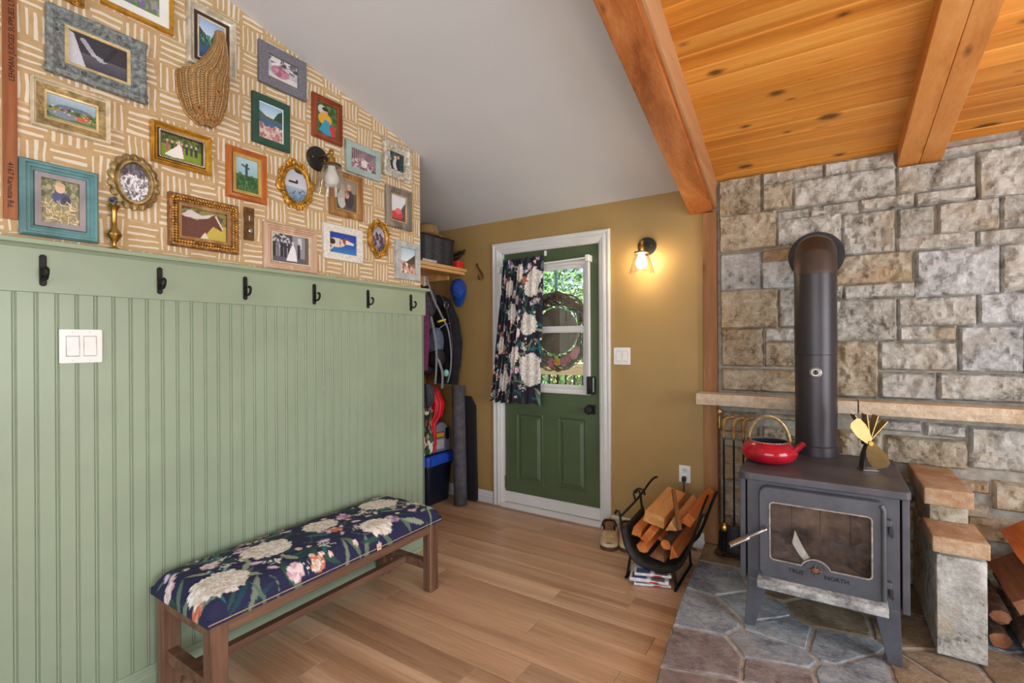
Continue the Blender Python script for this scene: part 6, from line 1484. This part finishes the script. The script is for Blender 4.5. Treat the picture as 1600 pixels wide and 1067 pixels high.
# ------------------------------------------------------------------ shoes
def shoe(p, rz, label, flip=1):
    e = tag(empty('shoe', p, rz), label, 'shoe', 'beige sneakers by the door')
    L0 = .285
    def hw(t): return (.030+.022*math.sin(min(1, t*1.6)*math.pi/2)-.012*max(0, (t-.55)/.45)**1.2)*(1 if t > .03 else .6)   # t 0 toe .. 1 heel
    def outline(t, s_): return (s_*hw(t)*(1.0+(.12*math.sin(t*math.pi)*s_*flip*.4)), -L0*(.5-t))
    N = 22; ts = [0, .015, .04]+[.08+.92*k_/(N-4) for k_ in range(N-3)]
    mb = MB(); rr = []
    def hwx(t): return .056*max(.0, 1-(1-min(1, t/.22))**2.4)**.5*(1-.20*max(0, (t-.35)/.65)) if t < .97 else .030
    for z in (0, .012, .026):
        ring = []
        for t in ts: ring.append((hwx(t)*(1.03 if z < .02 else 1.0), -L0/2+L0*t, z))
        for t in reversed(ts): ring.append((-hwx(t)*(1.03 if z < .02 else 1.0), -L0/2+L0*t, z))
        rr.append(ring)
    mb.rings(rr); mb.build('sole', plain('brown_gum_sole', (96, 64, 44), .7, 0, .15), e, smooth=True)
    MB().rings([[(x*1.02, y*1.005, .024) for x, y, z in rr[2]], [(x*1.02, y*1.005, .040) for x, y, z in rr[2]], [(x*.97, y*.985, .044) for x, y, z in rr[2]]]).build('midsole', plain('cream_midsole', (214, 196, 166), .6, 0, .06), e, smooth=True)
    # upper: arched sections; open from the ankle back
    def top(t): return .050+.034*min(1, t/.30) if t < .30 else (.084+.022*(t-.30)/.2 if t < .5 else .106+.010*math.sin((t-.5)/.5*math.pi*1.0)-.012*(t-.5))
    up = MB(); rr2 = []; M_ = 14; tt = [.015, .04, .08, .13, .18, .24, .30, .36, .42]
    for t in tt:
        w_ = hwx(t)*.96; z1_ = top(t); rr2.append([(w_*math.cos(math.pi*k_/M_)*(1 if abs(math.cos(math.pi*k_/M_)) < .99 else 1.0), -L0/2+L0*t+.004, .040+(z1_-.040)*math.sin(math.pi*k_/M_)**.62) for k_ in range(M_+1)])
    up.rings(rr2, closed=False); sd = []
    for s_ in (1, -1):
        r3 = []
        for t in [.42+.56*k_/9 for k_ in range(10)]:
            w_ = hwx(min(t, .965))*.96; z1_ = top(t)-.006+(.006 if t > .9 else 0)
            r3.append([(s_*w_*f, -L0/2+L0*min(t, .985), .040+(z1_-.040)*q) for q, f in ((0, 1.0), (.35, 1.0), (.7, .92), (1, .80))])
        up.rings(r3, closed=False)
    w_ = hwx(.965)*.96; up.rings([[(w_*f*c, -L0/2+L0*.985+.012*(1-abs(c)), .040+(top(.95)-.040)*q) for q, f in ((0, 1.0), (.35, 1.0), (.7, .92), (1, .80))] for c in (-1, -.5, 0, .5, 1)], closed=False)
    up.build('upper', plain('beige_suede', (196, 166, 128), .9, 0, .10, 40, .3, 200), e, smooth=True, solid=.003)
    MB().grid(lambda u, v: ((u-.5)*2*hwx(.42+.5*v)*.80, -L0/2+L0*(.40+.55*v), .058), 6, 8).build('insole', plain('dark_insole', (52, 38, 34), .9, 0, .2), e)
    MB().grid(lambda u, v: ((u-.5)*.056*(1-.15*v), -L0/2+L0*(.36+.14*v), .092+.040*v+.006*math.sin(u*math.pi)), 8, 6).build('tongue', plain('brown_tongue', (110, 80, 58), .9, 0, .15), e, smooth=True, solid=.005)
    col = []
    for k_ in range(21):
        a = math.pi*(k_/20); col.append((.044*math.cos(a), -L0/2+L0*(.52+.40*math.sin(a)), top(.5+.45*math.sin(a))-.002))
    MB().tube(col, .0065, 8).build('collar', plain('dark_padded_collar', (62, 44, 38), .9, 0, .15), e, smooth=True)
    for t in (.30, .36, .42): MB().tube(spline([(-.030, -L0/2+L0*t, top(t)-.016), (0, -L0/2+L0*t-.004, top(t)+.005), (.030, -L0/2+L0*t, top(t)-.016)], 4), .0026, 6).build('lace', plain('tan_lace', (170, 140, 108), .9), e)
    MB().box(-.042, .042, -L0/2+L0*.155, -L0/2+L0*.163, .0, .001).build('toe_stitch', M['bark'], e).location = (0, 0, .001)
    return e
pa = on('z', 0, 952, 862); pb = on('z', 0, 976, 865)
tc_ = R(21.5); ax_s = Vector((math.cos(tc_), math.sin(tc_), 0)); back_s = Vector((-math.sin(tc_), math.cos(tc_), 0))
c_s = Vector((pa.x, pa.y, .002))+back_s*.143
shoe(c_s, tc_, 'beige suede sneaker standing next to the door casing', 1)
shoe(c_s+ax_s*.119-back_s*.004, tc_, 'beige suede sneaker standing next to the log holder', -1)
# ------------------------------------------------------------------ coat alcove
M['shelfpine'] = wood('pale_pine_shelf', (206, 150, 88), (224, 176, 116), (236, 196, 142), 'y', .5, 8, 0, 20, .1)
SZ = 1.934
sh = tag(empty('wall_shelf', (XA, 2.70, SZ)), 'pale pine shelf board with a front lip high in the coat alcove', 'shelf')
MB().box(.002, XA*-1-2.555, -.35, YD-2.703, -.026, 0).build('board', M['shelfpine'], sh, bevel=.002)
MB().box(.30, -XA-2.575, -.35, YD-2.705, -.050, -.0265).build('lip', M['shelfpine'], sh, bevel=.002)
MB().box(.002, .03, -.35, YD-2.705, -.11, -.0265).build('cleat', M['shelfpine'], sh)
for y in (-.2, YD-2.76): MB().box(.03, .30, y, y+.022, -.085, -.0265).build('bracket', M['shelfpine'], sh)
for y in (.10, .30, .48):
    MB().box(.03, .045, y-.012, y+.012, -.135, -.03).build('coat_peg_plate', M['plastic_w'], sh)
M['weavegrey'] = wicker('charcoal_weave', (38, 40, 46), (104, 106, 114), 30, 16)
def tote(name, x0, x1, y0, y1, z0, h, label):
    e = tag(empty(name, ((x0+x1)/2, (y0+y1)/2, z0)), label, 'basket'); a, b = (x1-x0)/2, (y1-y0)/2
    mb = MB(); uv = []
    per = rrect(-a, a, -b, b, .025, 5); n = len(per)
    for j in range(13):
        t = j/12; k_ = .93+.07*t
        for i, (x, y) in enumerate(per+per[:1]): mb.v.append((x*k_, y*k_, h*t)); uv.append((i/n*2.2, t))
    for j in range(12):
        for i in range(n): q = j*(n+1)+i; mb.f.append((q, q+1, q+n+2, q+n+1))
    mb.f.append(tuple(range(n)))
    o = mb.build('woven_body', M['weavegrey'], e, smooth=True, solid=.004, angle=60); weave_attr(o, uv)
    MB().tube([(x, y, h) for x, y in per], .006, 7, loop=True).build('rim', M['black'], e, smooth=True)
    return e
b1_ = tote('storage_basket', -2.84, -2.580, 2.735, 3.125, SZ+.001, .215, 'charcoal woven storage basket on the pine shelf under the straw hat')
b2_ = tote('storage_basket', -2.84, -2.580, 2.40, 2.715, SZ+.001, .225, 'charcoal woven storage basket at the near end of the pine shelf')
M['straw'] = wicker('straw_weave', (150, 110, 64), (206, 166, 110), 60, 12)
ht = tag(empty('straw_hat', (-2.70, 2.93, SZ+.224)), 'tan straw hat lying on the charcoal basket', 'hat')
mb = MB(); uv = []
pr_h = [(.0, .115), (.05, .112), (.078, .095), (.088, .055), (.094, .012), (.104, .004), (.15, .001), (.178, .004), (.180, .008), (.15, .006), (.1, .010)]
for j, (r_, z) in enumerate(pr_h[:9]):
    for q in range(41): a = 2*math.pi*q/40; mb.v.append((r_*.80*math.cos(a), r_*1.08*math.sin(a), z*.98)); uv.append((q/40, j/8))
for j in range(8):
    for q in range(40): c_ = j*41+q; mb.f.append((c_, c_+1, c_+42, c_+41))
o = mb.build('crown_and_brim', M['straw'], ht, smooth=True, solid=.003); weave_attr(o, uv)
MB().lathe([(.0945, .012), (.0925, .030)], (0, 0, 0), 'z', 40, sx=.81, sy=1.09).build('hat_band', plain('dark_hat_band', (84, 60, 40), .9), ht, smooth=True)
rt = tag(empty('red_tin', (-2.62, 3.185, SZ+.001)), 'small red box at the wall end of the pine shelf', 'box')
MB().box(-.045, .045, -.045, .045, 0, .055).build('box', plain('bright_red_card', (214, 50, 40), .45, 0, .08), rt, bevel=.004)
MB().box(-.046, .046, -.046, .046, .045, .060).build('lid', plain('bright_red_lid', (222, 62, 48), .45, 0, .08), rt, bevel=.004)
dg = tag(empty('work_gloves', (-2.62, 3.18, SZ+.068)), 'dark brown leather work gloves piled on the red box', 'gloves')
for k_, (x, y, z, a) in enumerate(((0, 0, .018, 20), (.012, .008, .045, -15))):
    g = MB(); g.tube(spline([(-.06, 0, 0), (-.02, 0, .004), (.03, .0, .006)], 4), [.018, .022, .026, .028, .030, .031, .030, .028, .024], 10, flat=.5, up=(0, 0, 1))
    for f in range(4): g.tube(spline([(.025, -.02+f*.013, .004), (.055, -.024+f*.016, .010+.004*f), (.078, -.026+f*.018, .004+.006*f)], 3), [.009]*6+[.005], 7)
    o = g.build('glove', plain('dark_leather', (44, 32, 28), .6, 0, .25, 30), dg, smooth=True); o.location = (x, y, z); o.rotation_euler = (0, R(-20+10*k_), R(a))
tb = tag(empty('paper_roll', (-2.572, 2.715, SZ+.013)), 'pale paper tube lying on the shelf in front of the baskets', 'tube')
MB().lathe([(.007, 0), (.011, 0), (.011, .16), (.007, .16), (.007, 0)], (0, 0, 0), 'y', 18).build('tube', plain('pale_tube', (206, 202, 194), .6), tb, smooth=True).rotation_euler = (0, 0, 0)
# blue cap on the mustard wall
cp_ = on('y', YD-.05, 716, 462)
ca = wall_empty('baseball_cap', 'D', (cp_.x, YD-.004, cp_.z), 'bright blue baseball cap hanging on the mustard wall', 'cap')
M['capblue'] = plain('royal_blue_cotton', (30, 74, 168), .85, 0, .12, 40, .3, 300)
def capf(u, v):
    a = 2*math.pi*u; b = math.pi/2*v; return (.082*math.cos(a)*math.cos(b)*.9, .055+.095*math.sin(a)*math.cos(b), .012+.085*math.sin(b))
mtilt = R(14)
MB().grid(capf, 36, 12, True).build('crown', M['capblue'], ca, smooth=True).rotation_euler = (0, 0, mtilt)
def brim(u, v):
    a = math.pi*(1.12+.76*u); r_ = .80+.62*v; return (.080*math.cos(a)*(1-.10*v), .055+.095*math.sin(a)*r_-.02*v, .030+.020*math.sin(math.pi*u)+.012*v)
MB().grid(brim, 20, 6).build('brim', M['capblue'], ca, smooth=True, solid=.004).rotation_euler = (0, 0, mtilt)
sm = MB()
for k_ in range(3):
    a = math.pi*k_/3; sm.tube([(.0835*math.cos(a)*math.cos(b)*.9, .055+.0965*math.sin(a)*math.cos(b), .012+.0865*math.sin(b)) for b in [math.pi*q/16 for q in range(17)]], .0014, 5)
sm.build('seam', plain('dark_blue_thread', (20, 52, 128), .9), ca).rotation_euler = (0, 0, mtilt)
MB().ball((0, .055, .097), .007, 10, 6).build('button', M['capblue'], ca, smooth=True).rotation_euler = (0, 0, mtilt)
# hanging things: lofted cloth bodies
def cloth(name, part, mat, secs, label, cat, seed, ripple=.008, nr=40, group=None, z_off=0):
    """secs: (z, centre x, centre y, half width x, half width y)"""
    zt0 = secs[0][0]; e = tag(empty(name, (secs[0][1], secs[0][2], secs[-1][0])), label, cat, group); base = Vector((secs[0][1], secs[0][2], secs[-1][0]))
    rr = []; pts = [Vector((s_[1], s_[2], s_[0])) for s_ in secs]
    for k_ in range(len(secs)-1):
        for q in range(4):
            t = q/4; s_ = [secs[k_][i]+(secs[k_+1][i]-secs[k_][i])*(t*t*(3-2*t)) for i in range(5)]; rr.append(s_)
    rr.append(secs[-1]); rings = []
    for z, cx_, cy_, wx, wy in rr:
        ring = []
        for q in range(nr):
            a = 2*math.pi*q/nr; f = 1+ripple/max(wx, wy)*(math.sin(a*7+z*3+seed)+.8*fbm(math.cos(a)*2, math.sin(a)*2, z*5+seed))
            ring.append(Vector((cx_+wx*f*math.cos(a), cy_+wy*f*math.sin(a), z))-base)
        rings.append(ring)
    MB().rings(rings).build(part, mat, e, smooth=True, angle=70); return e, base
M['blackcloth'] = plain('black_wool', (28, 28, 36), .95, 0, .25, 20, .3, 300)
ja, jb = cloth('jacket', 'body', M['blackcloth'], [(1.72, -2.80, 3.14, .03, .03), (1.68, -2.77, 3.14, .10, .04), (1.50, -2.72, 3.145, .14, .055), (1.32, -2.69, 3.145, .145, .06), (1.12, -2.70, 3.145, .13, .06), (.972, -2.71, 3.145, .10, .055)], 'long black jacket hanging beneath the pine shelf', 'jacket', 1, .010)
MB().tube([Vector(p)-jb for p in spline([(-2.68, 3.13, 1.62), (-2.61, 3.125, 1.47), (-2.585, 3.125, 1.27), (-2.605, 3.13, 1.07), (-2.62, 3.13, .97)], 5)], [.045]*6+[.05]*8+[.042]*7, 14).build('sleeve', M['blackcloth'], ja, smooth=True)
# grey backpack
M['packgrey'] = plain('charcoal_ripstop', (70, 70, 80), .75, 0, .2, 30, .3, 200); M['packblue'] = plain('slate_blue_nylon', (92, 108, 132), .6, 0, .15, 30); M['strap'] = plain('pale_grey_webbing', (136, 138, 146), .8, 0, .12, 90)
M['packdark'] = plain('black_nylon', (36, 36, 44), .6, 0, .2, 30)
def rnd_box(x0, x1, y0, y1, z0, z1, name, mat, parent, base, n=3):
    g = MB(); g.box(x0-base[0], x1-base[0], y0-base[1], y1-base[1], z0-base[2], z1-base[2]); return g.build(name, mat, parent, subd=n)
bp_base = Vector((-2.70, 2.95, .94)); bp = tag(empty('backpack', bp_base), 'grey and slate blue hiking backpack with pale webbing straps hanging in the alcove', 'backpack')
rnd_box(-2.86, -2.645, 2.82, 3.05, 1.06, 1.62, 'main_bag', M['packgrey'], bp, bp_base)
rnd_box(-2.69, -2.575, 2.85, 3.03, 1.18, 1.46, 'front_pocket', M['packblue'], bp, bp_base)
rnd_box(-2.675, -2.560, 2.855, 3.025, 1.10, 1.29, 'lower_pocket', M['packdark'], bp, bp_base)
rnd_box(-2.82, -2.62, 2.83, 3.02, 1.48, 1.80, 'lid', M['packgrey'], bp, bp_base)
rnd_box(-2.84, -2.66, 2.86, 3.02, 1.04, 1.16, 'base_panel', M['packdark'], bp, bp_base)
def strap(pts, w, parent, base, mat=None, name='strap'): return MB().tube([Vector(p)-base for p in spline(pts, 5)], w, 8, flat=.18).build(name, mat or M['strap'], parent, smooth=True)
strap([(-2.66, 2.86, 1.84), (-2.60, 2.88, 1.66), (-2.575, 2.95, 1.52), (-2.565, 3.01, 1.42), (-2.565, 3.045, 1.25), (-2.575, 3.05, 1.10), (-2.59, 3.03, .99)], .011, bp, bp_base)
strap([(-2.64, 2.90, 1.80), (-2.585, 2.99, 1.64), (-2.565, 3.03, 1.46), (-2.565, 3.06, 1.30), (-2.58, 3.06, 1.12)], .010, bp, bp_base)
strap([(-2.60, 2.85, 1.52), (-2.56, 2.86, 1.30), (-2.57, 2.87, 1.10), (-2.59, 2.88, .99)], .011, bp, bp_base)
strap([(-2.58, 2.90, 1.20), (-2.56, 2.93, 1.08), (-2.575, 2.945, .95)], .013, bp, bp_base)
MB().tube([Vector(p)-bp_base for p in [(-2.565, 2.885, 1.478), (-2.557, 2.94, 1.492), (-2.555, 2.965, 1.498)]], .008, 8).build('yellow_zip_tab', plain('yellow_tab', (226, 206, 60), .5), bp)
strap([(-2.562, 2.89, 1.42), (-2.556, 2.95, 1.455), (-2.555, 3.03, 1.47)], .006, bp, bp_base, M['plastic_w'], 'zip')
rnd_box(-2.60, -2.55, 2.965, 3.02, 1.035, 1.105, 'mint_tag', plain('mint_nylon', (140, 210, 196), .6), bp, bp_base, 2)
MB().torus(Vector((-2.62, 3.05, 1.62))-bp_base, .026, .006, 'x', 20, 7).build('carabiner', M['chrome'], bp, smooth=True)
# other garments in the alcove
cloth('scarf', 'folds', plain('plum_knit', (112, 52, 92), .95, 0, .2, 40, .4, 200), [(1.66, -2.66, 2.80, .025, .03), (1.5, -2.64, 2.81, .035, .04), (1.3, -2.635, 2.80, .04, .045), (1.1, -2.64, 2.79, .035, .04)], 'plum coloured scarf hanging beside the backpack', 'scarf', 3, .006)
cloth('grey_bag', 'pouch', M['packgrey'], [(.99, -2.66, 2.85, .03, .02), (.96, -2.65, 2.85, .05, .045), (.91, -2.645, 2.85, .055, .05), (.84, -2.65, 2.86, .04, .045), (.80, -2.66, 2.86, .02, .02)], 'soft grey pouch hanging below the backpack', 'bag', 5, .006)
cloth('red_jacket', 'sleeve', plain('red_nylon', (208, 22, 40), .45, 0, .15, 14, .3, 30), [(.955, -2.72, 2.985, .02, .02), (.92, -2.71, 2.99, .045, .04), (.82, -2.685, 3.005, .06, .05), (.72, -2.69, 2.985, .055, .045), (.66, -2.70, 2.945, .04, .035), (.52, -2.68, 2.925, .04, .035), (.435, -2.68, 2.925, .035, .03)], 'shiny red jacket drooping over the blue lidded bin', 'jacket', 7, .008)
def splotch():
    c = Cv(60, 120, (214, 212, 204)); return c.speck(110, 0, 0, 1, 1, .10, [(40, 84, 48), (26, 40, 34), (190, 96, 80), (236, 234, 228), (60, 110, 70), (30, 34, 40)], 3)
ts_ = tag(empty('tote_bag', (-2.645, 2.845, .43)), 'cream tote bag printed with green leaves and red flowers hanging at the wall end', 'bag')
g = MB(); g.grid(lambda u, v: ((.01*math.sin(u*9+v*3)), (u-.5)*.13+.01*math.sin(v*7), v*.345), 40, 80); o = g.build('printed_cloth', M['fabric_print'], ts_, smooth=True, solid=.006)
paint_mesh(o, [((k_ % 41)/40, (k_//41)/80) for k_ in range(len(g.v))], splotch())
for dy in (-.04, .04): MB().tube(spline([(0, dy-.015, .335), (-.01, dy, .39), (0, dy+.015, .335)], 5), .007, 8, flat=.3).build('handle', M['strap'], ts_, smooth=True)
# bin with blue lid
bi = tag(empty('storage_bin', (-2.815, 3.03, 0)), 'dark navy bin with a bright blue snap lid on the alcove floor', 'bin')
M['navybin'] = plain('dark_navy_plastic', (26, 32, 52), .28, 0, .1); M['bluelid'] = plain('bright_blue_plastic', (40, 90, 214), .35, 0, .05)
rr = []
for z, k_ in ((0, .80), (.004, .81), (.30, .95), (.305, 1.0), (.335, 1.0)): rr.append([(x*k_, y*k_, z) for x, y in rrect(-.155, .155, -.17, .17, .05, 6)])
MB().rings(rr).build('tub', M['navybin'], bi, smooth=True)
rr = []
for z, k_ in ((.325, 1.06), (.335, 1.08), (.395, 1.05), (.405, .98), (.40, .90)): rr.append([(x*k_, y*k_, z) for x, y in rrect(-.155, .155, -.17, .17, .05, 6)])
MB().rings(rr).build('lid', M['bluelid'], bi, smooth=True)
for y in (-.10, .10): MB().box(.155, .176, y-.045, y+.045, .325, .39).build('latch', M['bluelid'], bi, bevel=.006)
# motor oil jug
jg = tag(empty('oil_jug', (-2.745, 3.085, .4055), R(-12)), 'grey plastic motor oil jug with an orange label on the blue lid', 'jug')
M['jug'] = plain('silver_grey_plastic', (128, 136, 150), .35, .1, .05); prof_ = [(-.095, 0), (.095, 0), (.10, .02), (.10, .16), (.085, .205), (.04, .235), (.02, .245), (-.02, .245), (-.03, .232), (-.095, .17), (-.10, .02)]
g = MB(); g.prism([(a, b) for a, b in prof_], -.05, .05, 'x'); g.build('body', M['jug'], jg, bevel=.016, seg=4)
MB().lathe([(.020, .236), (.020, .262), (.018, .266), (0, .266)], (0, -.002, 0), 'z', 20).build('cap', M['dark'], jg, smooth=True)
g = MB(); g.prism(rrect(.035, .075, .10, .20, .018), .049, .0525, 'x'); g.build('grip_hollow', M['dark'], jg)
MB().box(.0505, .0525, -.080, .02, .125, .162).build('orange_label', plain('orange_label', (206, 148, 44), .5, 0, .1), jg)
MB().box(.0500, .0518, -.084, .024, .118, .168).build('label_border', M['dark'], jg)
lb_ = MB().box(.0505, .052, -.06, .02, .03, .108); lb_.build('paper_label', plain('grey_label', (176, 176, 180), .6, 0, .2, 120), jg)
# rolled mats
def roll(name, p0, p1, r_, mat, label):
    e = tag(empty(name, p0), label, 'mat'); d = Vector(p1)-Vector(p0); q = d.to_track_quat('Z', 'Y'); e.rotation_mode = 'QUATERNION'; e.rotation_quaternion = q
    sp_ = []
    for k_ in range(120): a = k_/119*2*math.pi*3.6; rr_s = r_*(.30+.70*k_/119); sp_.append((rr_s*math.cos(a), rr_s*math.sin(a)))
    rings = [[(x, y, z) for x, y in sp_] for z in (0, d.length*.25, d.length*.5, d.length*.75, d.length)]
    MB().rings(rings, closed=False).build('rolled_sheet', mat, e, smooth=True, solid=.004, angle=80); return e
roll('yoga_mat', (-2.498, 3.068, .004), (-2.572, 3.135, .955), .056, plain('grey_foam', (84, 82, 90), .85, 0, .15, 20, .4, 200), 'rolled grey foam mat standing against the mustard wall')
rg = tag(empty('door_mat', (-2.475, 3.218, .004)), 'folded black carpet mat standing behind the rolled foam mat', 'mat')
MB().prism([(-.07, 0), (.036, 0), (.026, .35), (.020, .78), (-.03, .86), (-.09, .86)], -.018, .018, 'y').build('carpet', plain('black_carpet', (30, 30, 36), 1.0, 0, .35, 160, .6, 300), rg, bevel=.006)
